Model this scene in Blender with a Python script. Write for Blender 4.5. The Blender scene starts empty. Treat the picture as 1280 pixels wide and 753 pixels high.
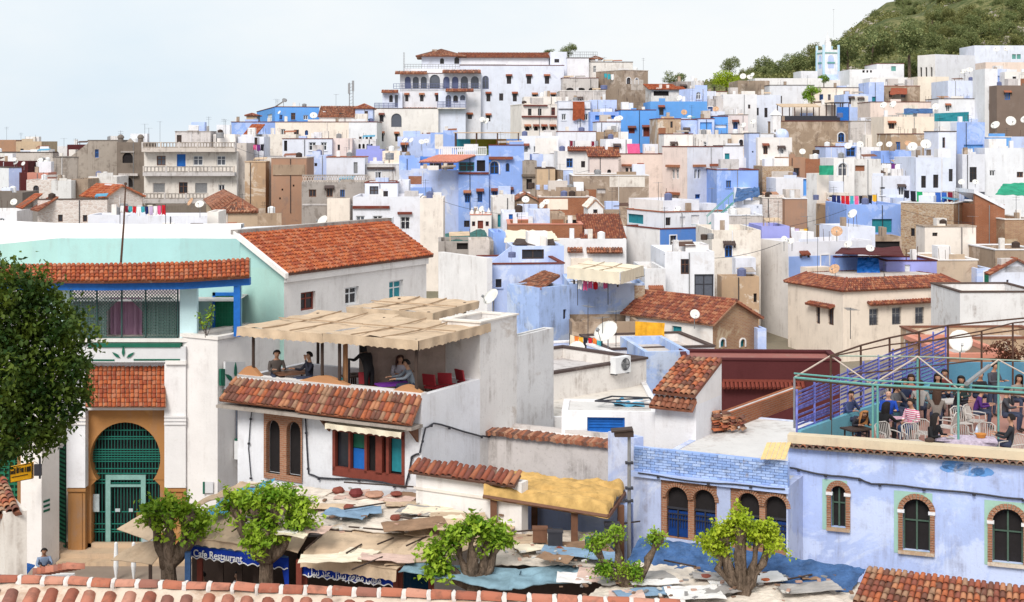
import bpy,bmesh,math,random
from mathutils import Vector,Matrix,noise as mnoise
sc=bpy.context.scene
C=sc.collection
R=random.Random(7)
# ------------------------------------------------------------------ camera, sky, sun, exposure
F,CX,HY,CAMZ=1800.0,640.0,175.0,15.3
cam_d=bpy.data.cameras.new('camera')
cam=bpy.data.objects.new('camera',cam_d);C.objects.link(cam)
cam_d.sensor_width=36.0;cam_d.lens=36.0*F/1280.0
cam_d.shift_y=-(376.5-HY)/1280.0
cam_d.clip_start=0.5;cam_d.clip_end=9000
cam.location=(0,0,CAMZ);cam.rotation_euler=(math.radians(90),0,0)
sc.camera=cam
SUN_EL,SUN_AZ=math.radians(43),math.radians(-20)
world=bpy.data.worlds.new('World');sc.world=world;world.use_nodes=True
nt=world.node_tree;nt.nodes.clear()
wo=nt.nodes.new('ShaderNodeOutputWorld');bg=nt.nodes.new('ShaderNodeBackground')
sky=nt.nodes.new('ShaderNodeTexSky');sky.sky_type='NISHITA';sky.sun_disc=False
sky.sun_elevation=SUN_EL;sky.sun_rotation=math.pi+SUN_AZ;sky.air_density=1.0;sky.dust_density=2.5
tcw=nt.nodes.new('ShaderNodeTexCoord');mpw=nt.nodes.new('ShaderNodeMapping');mpw.inputs['Scale'].default_value=(1.3,1.3,3.2)
nzw=nt.nodes.new('ShaderNodeTexNoise');nzw.inputs['Scale'].default_value=1.7;nzw.inputs['Detail'].default_value=7;nzw.inputs['Roughness'].default_value=0.55
nt.links.new(tcw.outputs['Generated'],mpw.inputs['Vector']);nt.links.new(mpw.outputs['Vector'],nzw.inputs['Vector'])
# cloud cover thickens to the right of the view
spw=nt.nodes.new('ShaderNodeSeparateXYZ');nt.links.new(tcw.outputs['Generated'],spw.inputs[0])
mrx=nt.nodes.new('ShaderNodeMapRange');mrx.inputs['From Min'].default_value=-0.35;mrx.inputs['From Max'].default_value=0.2
nt.links.new(spw.outputs['X'],mrx.inputs['Value'])
rmp=nt.nodes.new('ShaderNodeValToRGB');rmp.color_ramp.elements[0].position=0.30;rmp.color_ramp.elements[1].position=0.72
rmp.color_ramp.elements[0].color=(6.5,7.8,8.9,1);rmp.color_ramp.elements[1].color=(8.9,9.1,9.2,1)
addw=nt.nodes.new('ShaderNodeMath');addw.operation='MULTIPLY_ADD';addw.inputs[1].default_value=0.34
nt.links.new(mrx.outputs[0],addw.inputs[0]);nt.links.new(nzw.outputs['Fac'],addw.inputs[2]);nt.links.new(addw.outputs[0],rmp.inputs['Fac'])
mxw=nt.nodes.new('ShaderNodeMixRGB');mxw.inputs['Fac'].default_value=0.93
nt.links.new(sky.outputs[0],mxw.inputs['Color1']);nt.links.new(rmp.outputs['Color'],mxw.inputs['Color2'])
nt.links.new(mxw.outputs[0],bg.inputs['Color']);bg.inputs['Strength'].default_value=0.079
nt.links.new(bg.outputs[0],wo.inputs['Surface'])
sl=bpy.data.lights.new('sun','SUN');sl.energy=2.15;sl.angle=math.radians(24);sl.color=(1.0,0.95,0.87)
sun=bpy.data.objects.new('sun',sl);C.objects.link(sun)
sdir=Vector((math.sin(SUN_AZ)*math.cos(SUN_EL),-math.cos(SUN_AZ)*math.cos(SUN_EL),math.sin(SUN_EL)))
sun.rotation_euler=sdir.to_track_quat('Z','Y').to_euler();sun.location=(-30,-30,80)
sc.view_settings.view_transform='Standard';sc.view_settings.look='None'
sc.view_settings.exposure=0.5;sc.view_settings.gamma=1.0
sc.render.engine='CYCLES'
sc.cycles.max_bounces=5;sc.cycles.diffuse_bounces=3;sc.cycles.glossy_bounces=2;sc.cycles.transparent_max_bounces=6
sc.cycles.use_denoising=True
# ------------------------------------------------------------------ helpers
def W(px,py,Y):
 return Vector(((px-CX)/F*Y,Y,CAMZ-(py-HY)/F*Y))
def atz(px,py,z):
 Y=F*(CAMZ-z)/(py-HY)
 return W(px,py,Y)
class MB:
 """collects faces and links them as one mesh object"""
 def __init__(s):s.v=[];s.f=[];s.m=[];s.r=[];s.cur=0;s.rnd=0.0
 def add(s,vs,fs,m=None):
  b=len(s.v);s.v.extend([tuple(v) for v in vs])
  m=s.cur if m is None else m
  for f in fs:s.f.append([b+i for i in f]);s.m.append(m);s.r.append(s.rnd)
 def quad(s,a,b,c,d,m=None):s.add([a,b,c,d],[(0,1,2,3)],m)
 def poly(s,pts,m=None):s.add(pts,[tuple(range(len(pts)))],m)
 def box(s,x0,y0,z0,x1,y1,z1,m=None,fn=None):
  p=[(x0,y0,z0),(x1,y0,z0),(x1,y1,z0),(x0,y1,z0),(x0,y0,z1),(x1,y0,z1),(x1,y1,z1),(x0,y1,z1)]
  if fn:p=[fn(*q) for q in p]
  s.add(p,[(0,3,2,1),(4,5,6,7),(0,1,5,4),(1,2,6,5),(2,3,7,6),(3,0,4,7)],m)
 def slab(s,pts,th,m=None,up=(0,0,1)):
  """polygon thickened downwards"""
  u=Vector(up)*th;n=len(pts);t=[Vector(p) for p in pts];b=[p-u for p in t]
  s.add(t+b,[tuple(range(n)),tuple(range(2*n-1,n-1,-1))]+[(i,i+n,(i+1)%n+n,(i+1)%n) for i in range(n)],m)
 def tube(s,pts,r,n=6,m=None,cap=True):
  pts=[Vector(p) for p in pts];k=len(pts);rs=r if isinstance(r,(list,tuple)) else[r]*k
  vs=[];ref=None
  for i,p in enumerate(pts):
   d=(pts[min(i+1,k-1)]-pts[max(i-1,0)])
   if d.length<1e-9:d=Vector((0,0,1))
   d.normalize()
   if ref is None:ref=d.orthogonal().normalized()
   else:
    ref=ref-d*ref.dot(d)
    ref=ref.normalized() if ref.length>1e-6 else d.orthogonal().normalized()
   o=d.cross(ref)
   for j in range(n):
    a=2*math.pi*j/n;vs.append(p+(ref*math.cos(a)+o*math.sin(a))*rs[i])
  fs=[(i*n+j,i*n+(j+1)%n,(i+1)*n+(j+1)%n,(i+1)*n+j) for i in range(k-1) for j in range(n)]
  if cap:fs+=[tuple(range(n-1,-1,-1)),tuple((k-1)*n+j for j in range(n))]
  s.add(vs,fs,m)
 def lathe(s,prof,c=(0,0,0),n=12,m=None,ax=None):
  """prof: (radius, height) list"""
  q=Vector(ax).normalized().to_track_quat('Z','Y') if ax else None
  vs=[];c=Vector(c)
  for r,z in prof:
   for j in range(n):
    a=2*math.pi*j/n;p=Vector((r*math.cos(a),r*math.sin(a),z))
    vs.append(c+(q@p if q else p))
  k=len(prof)
  fs=[(i*n+j,i*n+(j+1)%n,(i+1)*n+(j+1)%n,(i+1)*n+j) for i in range(k-1) for j in range(n)]
  s.add(vs,fs,m)
 def mesh(s,name,mats):
  me=bpy.data.meshes.new(name);me.from_pydata(s.v,[],s.f);
  for mt in mats:me.materials.append(mt)
  me.polygons.foreach_set('material_index',s.m)
  if any(s.r):
   at=me.attributes.new('rnd','FLOAT','FACE');at.data.foreach_set('value',s.r)
  me.validate();me.update();return me
 def build(s,name,mats,parent=None,smooth=False,loc=None):
  if not isinstance(mats,(list,tuple)):mats=[mats]
  me=s.mesh(name,mats)
  if smooth:me.polygons.foreach_set('use_smooth',[True]*len(me.polygons))
  o=bpy.data.objects.new(name,me);C.objects.link(o)
  if parent:o.parent=parent
  if loc is not None:o.location=loc
  return o
THINGS=[]
def tag(o,label,cat,group=None,kind=None):
 if kind in('structure','stuff'):o['kind']=kind
 if label:o['label']=label
 if cat:o['category']=cat
 if group:o['group']=group
 THINGS.append(o);return o
def thing(name,label,cat,loc=(0,0,0),rz=0.0,group=None):
 o=bpy.data.objects.new(name,None);C.objects.link(o);o.location=loc;o.rotation_euler=(0,0,rz)
 o.empty_display_size=0.2
 return tag(o,label,cat,group)
def inst(name,me,parent=None,loc=(0,0,0),rot=(0,0,0),scale=None,mat=None):
 o=bpy.data.objects.new(name,me);C.objects.link(o)
 if parent:o.parent=parent
 o.location=loc
 o.rotation_euler=rot
 if scale:o.scale=scale
 return o
def dup(root,loc,rz=None,label=None,scale=None):
 r=root.copy();C.objects.link(r);r.location=loc
 if rz is not None:r.rotation_euler=(0,0,rz)
 if scale:r.scale=(scale,)*3
 if label:r['label']=label
 for ch in list(root.children):
  c=ch.copy();C.objects.link(c);c.parent=r
  for g in ch.children:
   d=g.copy();C.objects.link(d);d.parent=c
 THINGS.append(r);return r
# ------------------------------------------------------------------ materials
_M={}
def hx(h):
 """sRGB hex -> linear"""
 c=[int(h[i:i+2],16)/255 for i in(0,2,4)]
 return tuple((x/12.92 if x<=0.04045 else((x+0.055)/1.055)**2.4) for x in c)
def base(name,rough=0.9,spec=0.2):
 m=bpy.data.materials.new(name);m.use_nodes=True;n=m.node_tree
 b=n.nodes['Principled BSDF'];b.inputs['Roughness'].default_value=rough;b.inputs['Specular IOR Level'].default_value=spec
 return m,n,b
def N(n,t,**k):
 x=n.nodes.new(t)
 for a,v in k.items():
  if a in x.inputs:x.inputs[a].default_value=v
  else:setattr(x,a,v)
 return x
def noise_(n,vec,scale,detail=4,rough=0.6,dist=0.0):
 x=N(n,'ShaderNodeTexNoise',Scale=scale,Detail=detail,Roughness=rough,Distortion=dist);n.links.new(vec,x.inputs['Vector']);return x.outputs['Fac']
def ramp(n,fac,lo,hi,a=0.0,b=1.0):
 x=N(n,'ShaderNodeMapRange');x.inputs['From Min'].default_value=lo;x.inputs['From Max'].default_value=hi
 x.inputs['To Min'].default_value=a;x.inputs['To Max'].default_value=b
 n.links.new(fac,x.inputs['Value']);return x.outputs[0]
def mix(n,fac,a,b,mode='MIX'):
 x=N(n,'ShaderNodeMixRGB',blend_type=mode)
 for s,v in((0,fac),(1,a),(2,b)):
  if hasattr(v,'links'):n.links.new(v,x.inputs[s])
  elif isinstance(v,(int,float)):x.inputs[s].default_value=v
  else:x.inputs[s].default_value=(*v,1)
 return x.outputs[0]
def mapped(n,vec,sx,sy,sz):
 x=N(n,'ShaderNodeMapping');x.inputs['Scale'].default_value=(sx,sy,sz);n.links.new(vec,x.inputs['Vector']);return x.outputs[0]
def bump(n,b,h,strength=0.3,dist=0.02):
 x=N(n,'ShaderNodeBump',Strength=strength,Distance=dist);n.links.new(h,x.inputs['Height']);n.links.new(x.outputs[0],b.inputs['Normal'])
def geo(n):return N(n,'ShaderNodeNewGeometry').outputs['Position']
def obc(n):return N(n,'ShaderNodeTexCoord').outputs['Object']
def plaster(key,col,dirt=0.35,dcol=(0.27,0.215,0.185),patch=None,pamt=0.42,var=0.10):
 """limewashed render: mottled colour, grime running down in streaks, patches where another coat shows"""
 if key in _M:return _M[key]
 m,n,b=base(key,0.93,0.12);P=geo(n)
 n1=noise_(n,P,0.55,6,0.65);c=mix(n,ramp(n,n1,0.3,0.7),tuple(x*(1-var) for x in col),tuple(min(1,x*(1+var*0.5)) for x in col))
 if patch:
  n2=noise_(n,P,0.38,7,0.7,0.6);c=mix(n,ramp(n,n2,1-pamt,1-pamt+0.05),c,patch)
 st=noise_(n,mapped(n,P,2.6,2.6,0.22),1.0,6,0.7);st2=noise_(n,P,0.9,5,0.7)
 k=N(n,'ShaderNodeMath',operation='MULTIPLY');n.links.new(ramp(n,st,0.45,0.70),k.inputs[0]);n.links.new(ramp(n,st2,0.46,0.66),k.inputs[1])
 k2=N(n,'ShaderNodeMath',operation='MULTIPLY');n.links.new(k.outputs[0],k2.inputs[0]);k2.inputs[1].default_value=dirt*1.6;k2.use_clamp=True
 c=mix(n,k2.outputs[0],c,dcol)
 fn=noise_(n,P,9,4,0.7);c=mix(n,ramp(n,fn,0.58,0.75,0,dirt*0.5),c,dcol)
 oi=N(n,'ShaderNodeObjectInfo').outputs['Random'];tint=mix(n,oi,(1.0,.955,.90),(.94,.97,1.03));c=mix(n,1.0,c,tint,'MULTIPLY')
 n.links.new(c,b.inputs['Base Color']);bump(n,b,noise_(n,P,14,4),0.35,0.02)
 _M[key]=m;return m
def brick(key,c1,c2,mortar,sx=0.30,sz=0.085,patch=None,pamt=0.35,thick=0.012):
 if key in _M:return _M[key]
 m,n,b=base(key,0.95,0.1);O=obc(n);sp=N(n,'ShaderNodeSeparateXYZ');n.links.new(O,sp.inputs[0])
 ad=N(n,'ShaderNodeMath',operation='ADD');n.links.new(sp.outputs[0],ad.inputs[0]);n.links.new(sp.outputs[1],ad.inputs[1])
 cb=N(n,'ShaderNodeCombineXYZ');n.links.new(ad.outputs[0],cb.inputs[0]);n.links.new(sp.outputs[2],cb.inputs[1])
 t=N(n,'ShaderNodeTexBrick',Scale=1.0);t.inputs['Brick Width'].default_value=sx;t.inputs['Row Height'].default_value=sz
 t.inputs['Mortar Size'].default_value=thick;t.inputs['Color1'].default_value=(*c1,1);t.inputs['Color2'].default_value=(*c2,1);t.inputs['Mortar'].default_value=(*mortar,1)
 n.links.new(cb.outputs[0],t.inputs['Vector']);c=t.outputs[0];P=geo(n)
 c=mix(n,ramp(n,noise_(n,P,0.7,6),0.35,0.65,0,0.45),c,tuple(x*0.6 for x in c1))
 if patch:c=mix(n,ramp(n,noise_(n,P,0.45,7,0.7,0.5),1-pamt,1-pamt+0.06),c,patch)
 n.links.new(c,b.inputs['Base Color']);bump(n,b,noise_(n,P,10,5),0.6,0.04);_M[key]=m;return m
def rubble(key,c1,c2,mortar,scale=3.0):
 if key in _M:return _M[key]
 m,n,b=base(key,0.95,0.1);P=mapped(n,geo(n),1,1,1.7)
 v=N(n,'ShaderNodeTexVoronoi',Scale=scale);n.links.new(P,v.inputs['Vector'])
 e=N(n,'ShaderNodeTexVoronoi',Scale=scale,feature='DISTANCE_TO_EDGE');n.links.new(P,e.inputs['Vector'])
 sx=N(n,'ShaderNodeSeparateColor');n.links.new(v.outputs['Color'],sx.inputs[0])
 c=mix(n,sx.outputs[0],c1,c2);c=mix(n,ramp(n,e.outputs[0],0.02,0.09,1,0),c,mortar)
 c=mix(n,ramp(n,noise_(n,geo(n),0.5,6),0.4,0.65,0,0.5),c,mortar)
 n.links.new(c,b.inputs['Base Color']);bump(n,b,e.outputs[0],0.7,0.06);_M[key]=m;return m
def tilem(key,cols,rough=0.85):
 """clay tiles: colour differs from tile to tile, lichen and soot on some"""
 if key in _M:return _M[key]
 m,n,b=base(key,rough,0.2)
 oi=N(n,'ShaderNodeObjectInfo').outputs['Random'];at=N(n,'ShaderNodeAttribute',attribute_name='rnd').outputs['Fac']
 ad=N(n,'ShaderNodeMath',operation='ADD');n.links.new(oi,ad.inputs[0]);n.links.new(at,ad.inputs[1])
 fr=N(n,'ShaderNodeMath',operation='FRACT');n.links.new(ad.outputs[0],fr.inputs[0])
 cr=N(n,'ShaderNodeValToRGB');cr.color_ramp.interpolation='CONSTANT';el=cr.color_ramp.elements
 el[0].color=(*cols[0],1);el[1].position=1/len(cols);el[1].color=(*cols[1],1)
 for i,c in enumerate(cols[2:],2):e=el.new(i/len(cols));e.color=(*c,1)
 n.links.new(fr.outputs[0],cr.inputs[0]);P=geo(n)
 c=mix(n,ramp(n,noise_(n,P,7,5),0.5,0.72,0,0.55),cr.outputs[0],(0.07,0.05,0.04))
 c=mix(n,ramp(n,noise_(n,P,3.1,6),0.62,0.7,0,0.5),c,(0.34,0.27,0.20))
 n.links.new(c,b.inputs['Base Color']);bump(n,b,noise_(n,P,30,3),0.25,0.01);_M[key]=m;return m
def cloth(key,col,var=0.15,scale=2.0,rough=0.9,dirt=0.25,thin=0.0):
 if key in _M:return _M[key]
 m,n,b=base(key,rough,0.15);P=geo(n)
 c=mix(n,ramp(n,noise_(n,P,scale,6),0.3,0.7),tuple(x*(1-var) for x in col),tuple(min(1,x*(1+var)) for x in col))
 c=mix(n,ramp(n,noise_(n,P,scale*2.3,7,0.75),0.55,0.75,0,dirt),c,tuple(x*0.45 for x in col))
 n.links.new(c,b.inputs['Base Color']);bump(n,b,noise_(n,P,5,5),0.3,0.04);_M[key]=m;return m
def plain(key,col,rough=0.6,metal=0.0,spec=0.3,var=0.12,emit=None):
 if key in _M:return _M[key]
 m,n,b=base(key,rough,spec);b.inputs['Metallic'].default_value=metal
 c=mix(n,ramp(n,noise_(n,geo(n),6,5),0.35,0.7),tuple(x*(1-var) for x in col),tuple(min(1,x*(1+var)) for x in col))
 n.links.new(c,b.inputs['Base Color']);_M[key]=m;return m
PAL=dict(white=lambda:plaster('white_plaster',(0.82,0.81,0.82),0.32,patch=(.72,.69,.68),pamt=.38),white2=lambda:plaster('grubby_white_plaster',(0.76,0.73,0.70),0.7,patch=(0.58,0.52,0.47),pamt=0.40),cool=lambda:plaster('cool_white_plaster',(0.74,0.77,0.87),0.28,patch=(.64,.66,.76),pamt=.38),cream=lambda:plaster('cream_plaster',(0.85,0.76,0.67),0.35),pink=lambda:plaster('pinkish_plaster',(0.80,0.68,0.64),0.4),pale=lambda:plaster('pale_blue_plaster',(0.49,0.59,0.87),0.3,patch=(0.62,0.69,0.88),pamt=0.46),palen=lambda:plaster('brushed_pale_blue',(0.48,0.575,0.87),0.75,(0.27,0.27,0.36),patch=(0.60,0.675,0.89),pamt=0.52,var=.16),blue=lambda:plaster('blue_plaster',(0.29,0.43,0.82),0.25,patch=(0.42,0.54,0.86),pamt=0.47),strong=lambda:plaster('strong_blue_plaster',(0.105,0.255,0.66),0.2,patch=(0.15,0.32,0.72),pamt=0.4),sky=lambda:plaster('sky_blue_plaster',(0.14,0.37,0.80),0.2),lav=lambda:plaster('lavender_plaster',(0.34,0.36,0.74),0.2),peel=lambda:plaster('peeling_blue_plaster',(0.40,0.52,0.80),0.6,(0.13,0.13,0.15),patch=(0.52,0.60,0.76),pamt=0.5),mint=lambda:plaster('mint_plaster',(0.40,0.63,0.60),0.15,var=0.06),grey=lambda:plaster('grey_concrete',(0.38,0.34,0.31),0.8,(0.12,0.10,0.09),patch=(0.27,0.235,0.21),pamt=0.46),grey2=lambda:plaster('pale_grey_concrete',(0.60,0.55,0.52),0.8,(0.18,0.15,0.13),patch=(0.46,0.41,0.38),pamt=0.42),dark=lambda:plaster('dark_stained_and_shadow_concrete',(0.20,0.17,0.15),0.5,(0.07,0.06,0.05)),ochre=lambda:plaster('ochre_render',(0.50,0.35,0.23),0.7,patch=(0.66,0.57,0.47),pamt=0.48),terra=lambda:plaster('terracotta_render',(0.40,0.24,0.165),0.6,patch=(0.32,0.20,0.15),pamt=0.4),brown=lambda:plaster('brown_render',(0.37,0.28,0.21),0.8,(0.13,0.09,0.07),patch=(0.50,0.40,0.32),pamt=0.47),tan=lambda:plaster('tan_render',(0.58,0.44,0.31),0.5,patch=(.46,.33,.23),pamt=.4),maroon=lambda:plaster('maroon_paint',(0.10,0.028,0.03),0.3,(0.05,0.01,0.01)),coral=lambda:plaster('coral_paint',(0.62,0.27,0.20),0.2),brick=lambda:brick('red_brickwork',(0.38,0.13,0.06),(0.30,0.10,0.05),(0.30,0.22,0.16),patch=(0.42,0.28,0.17),pamt=0.38),brick2=lambda:brick('brown_brickwork',(0.33,0.17,0.10),(0.42,0.25,0.14),(0.40,0.33,0.26),patch=(0.48,0.38,0.27),pamt=0.45),stone=lambda:rubble('rubble_stone',(0.42,0.28,0.17),(0.26,0.15,0.09),(0.46,0.38,0.30)),stonew=lambda:rubble('whitewashed_stone',(0.66,0.58,0.54),(0.52,0.42,0.38),(0.70,0.66,0.64),2.2),tile=lambda:tilem('clay_tiles',[(0.28,0.085,0.05),(0.34,0.12,0.065),(0.23,0.07,0.045),(0.38,0.16,0.09),(0.18,0.065,0.05)]),tileo=lambda:tilem('orange_clay_tiles',[(0.40,0.10,0.038),(0.35,0.085,0.035),(0.45,0.135,0.055),(0.29,0.07,0.035),(0.42,0.15,0.08)]),tileb=lambda:tilem('weathered_brown_tiles',[(0.26,0.10,0.06),(0.36,0.14,0.08),(0.20,0.08,0.05),(0.42,0.22,0.14),(0.17,0.09,0.07)]),tilew=lambda:tilem('mixed_weathered_tiles',[(0.33,0.10,0.055),(0.25,0.085,0.06),(0.44,0.20,0.11),(0.17,0.075,0.055),(0.42,0.13,0.06),(0.34,0.20,0.13)]),trim=lambda:plaster('dark_red_trim',(0.17,0.045,0.035),0.3),trimb=lambda:plaster('brown_black_trim',(0.09,0.065,0.06),0.3),glass=lambda:plain('dark_window_glass',(0.022,0.024,0.032),0.22,spec=0.5),glassb=lambda:plain('grey_window_glass',(0.10,0.11,0.14),0.25,spec=0.5),void=lambda:plain('dark_interior',(0.018,0.015,0.016),0.9),teal=lambda:plain('teal_paint',(0.02,0.22,0.27),0.6),green=lambda:plain('dark_green_paint',(0.01,0.12,0.075),0.55),bluep=lambda:plain('blue_gloss_paint',(0.012,0.13,0.48),0.5),wood=lambda:plain('brown_wood',(0.16,0.075,0.045),0.7),wooddk=lambda:plain('dark_wood',(0.055,0.035,0.028),0.7),redwood=lambda:plain('red_brown_wood',(0.20,0.045,0.03),0.7),whitep=lambda:plain('white_gloss_paint',(0.75,0.76,0.78),0.5,var=0.05),metal=lambda:plain('grey_metal',(0.30,0.30,0.31),0.45,0.4),irond=lambda:plain('dark_iron',(0.035,0.035,0.045),0.6),rust=lambda:plain('rusty_steel',(0.09,0.045,0.03),0.8),railb=lambda:plain('blue_grey_railing',(0.13,0.15,0.28),0.6),tealp=lambda:plain('turquoise_pipe_paint',(0.13,0.34,0.31),0.5),canvas=lambda:cloth('beige_canvas',(0.54,0.41,0.29),0.18,1.3,dirt=.5),canvasw=lambda:cloth('cream_canvas',(0.74,0.66,0.52),0.08),yellow=lambda:cloth('yellow_tarp',(0.52,0.33,0.12),0.3,2.4,dirt=0.7),yellowb=lambda:cloth('bright_yellow_sheet',(0.72,0.36,0.03),0.25,2),tarpb=lambda:cloth('blue_tarp',(0.05,0.11,0.25),0.4,2.6,0.5,0.6),tarpc=lambda:cloth('light_blue_tarp',(0.08,0.30,0.46),0.35,1.8,0.5,0.3),tarpw=lambda:cloth('dusty_white_sheeting',(0.62,0.55,0.48),0.2,1.2,0.9,0.35),tarpg=lambda:cloth('green_tarp',(0.03,0.28,0.17),0.3,1.2),dish=lambda:plain('off_white_enamel',(0.72,0.70,0.66),0.5,var=0.06),dishy=lambda:plain('rust_stained_enamel',(0.55,0.33,0.20),0.6,var=0.3),)
def mt(k):return(PAL['wood' if k=='-' else k]() if isinstance(k,str) else k)
def ply(name,col):return plain(name,col,0.8)
# ------------------------------------------------------------------ terrain
TX=[-400,0,320,640,960,1120,1280,1900]
TY=[0,40,62,85,110,130,155,185,215,250,300,360,450,600,900,2500,7000]
TZ=[[0,0,0,-1,-1,0,3,6,8,8,6,0,-10,-20,-30,-60,-80],[0,0,0,-1,-1,0,3,6,8,8,6,0,-10,-20,-30,-60,-80],[0,0,0,-1,-1,0,3,6,9,10,8,2,-10,-20,-30,-60,-80],[0,0,0,-1,-1,0,2.5,6,12,18,20,12,0,-15,-30,-60,-80],[0,0,0,-1,-1,0,2.5,6,12,19,27.5,31,30,10,-20,-60,-80],[0,0,0,-1,-1,0,3,7,13,20,30,42,56,40,0,-60,-80],[0,0,0,-1,-1,1,4,8,14,21,31,50,78,70,20,-60,-80],[0,0,0,-1,-1,1,5,10,18,28,42,66,105,100,40,-60,-80]]
def _seg(a,v):
 if v<=a[0]:return 0,0.0
 for i in range(len(a)-1):
  if v<=a[i+1]:return i,(v-a[i])/(a[i+1]-a[i])
 return len(a)-2,1.0
def terr(x,y):
 px=CX+F*x/max(y,30.0);i,s=_seg(TX,px);j,t=_seg(TY,y);s=s*s*(3-2*s)
 a=TZ[i][j]*(1-t)+TZ[i][j+1]*t;b=TZ[i+1][j]*(1-t)+TZ[i+1][j+1]*t
 return a*(1-s)+b*s
# ------------------------------------------------------------------ clay tiles
def tile_arc(mb,o,u,v,n,r,L,k=4,th=0.016,rnd=0.0):
 """one half-round tile: o lower centre, u across, v up the slope, n outwards"""
 vs=[];mb.rnd=rnd
 for e in(0,1):
  rr=r*(1.0 if e==0 else 0.84);base_=o+v*(L*e)+n*(0.035 if e==0 else 0.0)
  for i in range(k+1):
   a=math.pi*i/k;vs.append(base_-u*(math.cos(a)*rr)+n*(math.sin(a)*rr*0.9))
 fs=[(i,i+1,k+2+i,k+1+i) for i in range(k)]+[tuple(range(k,-1,-1))]
 mb.add(vs,fs)
_tm={}
def tile_mesh(r,L,mat):
 key=(round(r,3),round(L,3),mat)
 if key not in _tm:
  mb=MB();k=5;vs=[]
  for rr_,t in((r,0),(r*0.84,1)):
   for q in(1.0,0.78):
    for i in range(k+1):
     a=math.pi*i/k;vs.append((-math.cos(a)*rr_*q,L*t,math.sin(a)*rr_*0.95*q+(0.03 if t==0 else 0)))
  n=k+1;fs=[]
  for i in range(k):
   fs+=[(i,i+1,2*n+i+1,2*n+i),(n+i+1,n+i,3*n+i,3*n+i+1),(i+1,i,n+i,n+i+1),(2*n+i,2*n+i+1,3*n+i+1,3*n+i)]
  mb.add(vs,fs);_tm[key]=mb.mesh('roof_tile',[mt(mat)])
  _tm[key].polygons.foreach_set('use_smooth',[True]*len(_tm[key].polygons))
 return _tm[key]
def tiles(A,B,Cc,D,mat,parent,pitch=0.22,row=0.36,single=False,k=3,name='roof_tiles',bed=True,cap=300,skew=0.0):
 """tiles over the quad eave-left A, eave-right B, ridge-right C, ridge-left D"""
 A,B,Cc,D=map(Vector,(A,B,Cc,D));uu=(B-A)
 if(Cc-D).length>uu.length:uu=Cc-D
 wd=uu.length;sl_=((D-A).length+(Cc-B).length)/2;nc=max(1,round(wd/pitch));nr=max(1,round(sl_/row))
 mb=MB();cnt=0;bd=MB()
 for i in range(nc):
  s=(i+0.5)/nc
  lo=A.lerp(B,s);hi=D.lerp(Cc,s);v=hi-lo;L=v.length
  if L<1e-4:continue
  v=v/L;u=(B-A).normalized() if(B-A).length>1e-6 else(Cc-D).normalized();u=(u-v*u.dot(v)).normalized();n=u.cross(v)
  if n.z<0:n=-n
  w0=(B-A).length/nc;w1=(Cc-D).length/nc
  for j in range(nr):
   t=j/nr;r=((w0+(w1-w0)*t)*0.5)*0.92
   if r<0.012:continue
   o=lo+v*(L*t+R.uniform(-1,1)*L/nr*.09)+u*R.uniform(-1,1)*r*0.13
   if single and cnt<cap:
    cnt+=1;mtx=Matrix((u,v,n)).transposed()
    if mtx.determinant()<0:mtx=Matrix((-u,v,n)).transposed()
    e=mtx.to_euler();e.z+=R.uniform(-.08,.08)
    inst('roof_tile',tile_mesh(r,L/nr*1.22,mat),parent,o+n*R.uniform(0,.012),(e.x,e.y,e.z))
   else:tile_arc(mb,o+n*R.uniform(0,.01),u,v,n,r,L/nr*1.12,k,rnd=R.random())
 n=(B-A).cross(D-A) if(B-A).length>1e-6 else(Cc-D).cross(D-A)
 if n.length<1e-9:n=Vector((0,0,1))
 n.normalize();n=-n if n.z<0 else n
 if bed:
  pts=[A,B,Cc,D];pts=[p for i,p in enumerate(pts) if(p-pts[i-1]).length>1e-4]
  bd.slab([p+n*0.01 for p in pts],0.09,up=n);bd.build('roof_bed',mt('tileb'),parent)
 if mb.f:
  o=mb.build(name,mt(mat),parent);o['kind']='stuff'
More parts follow.
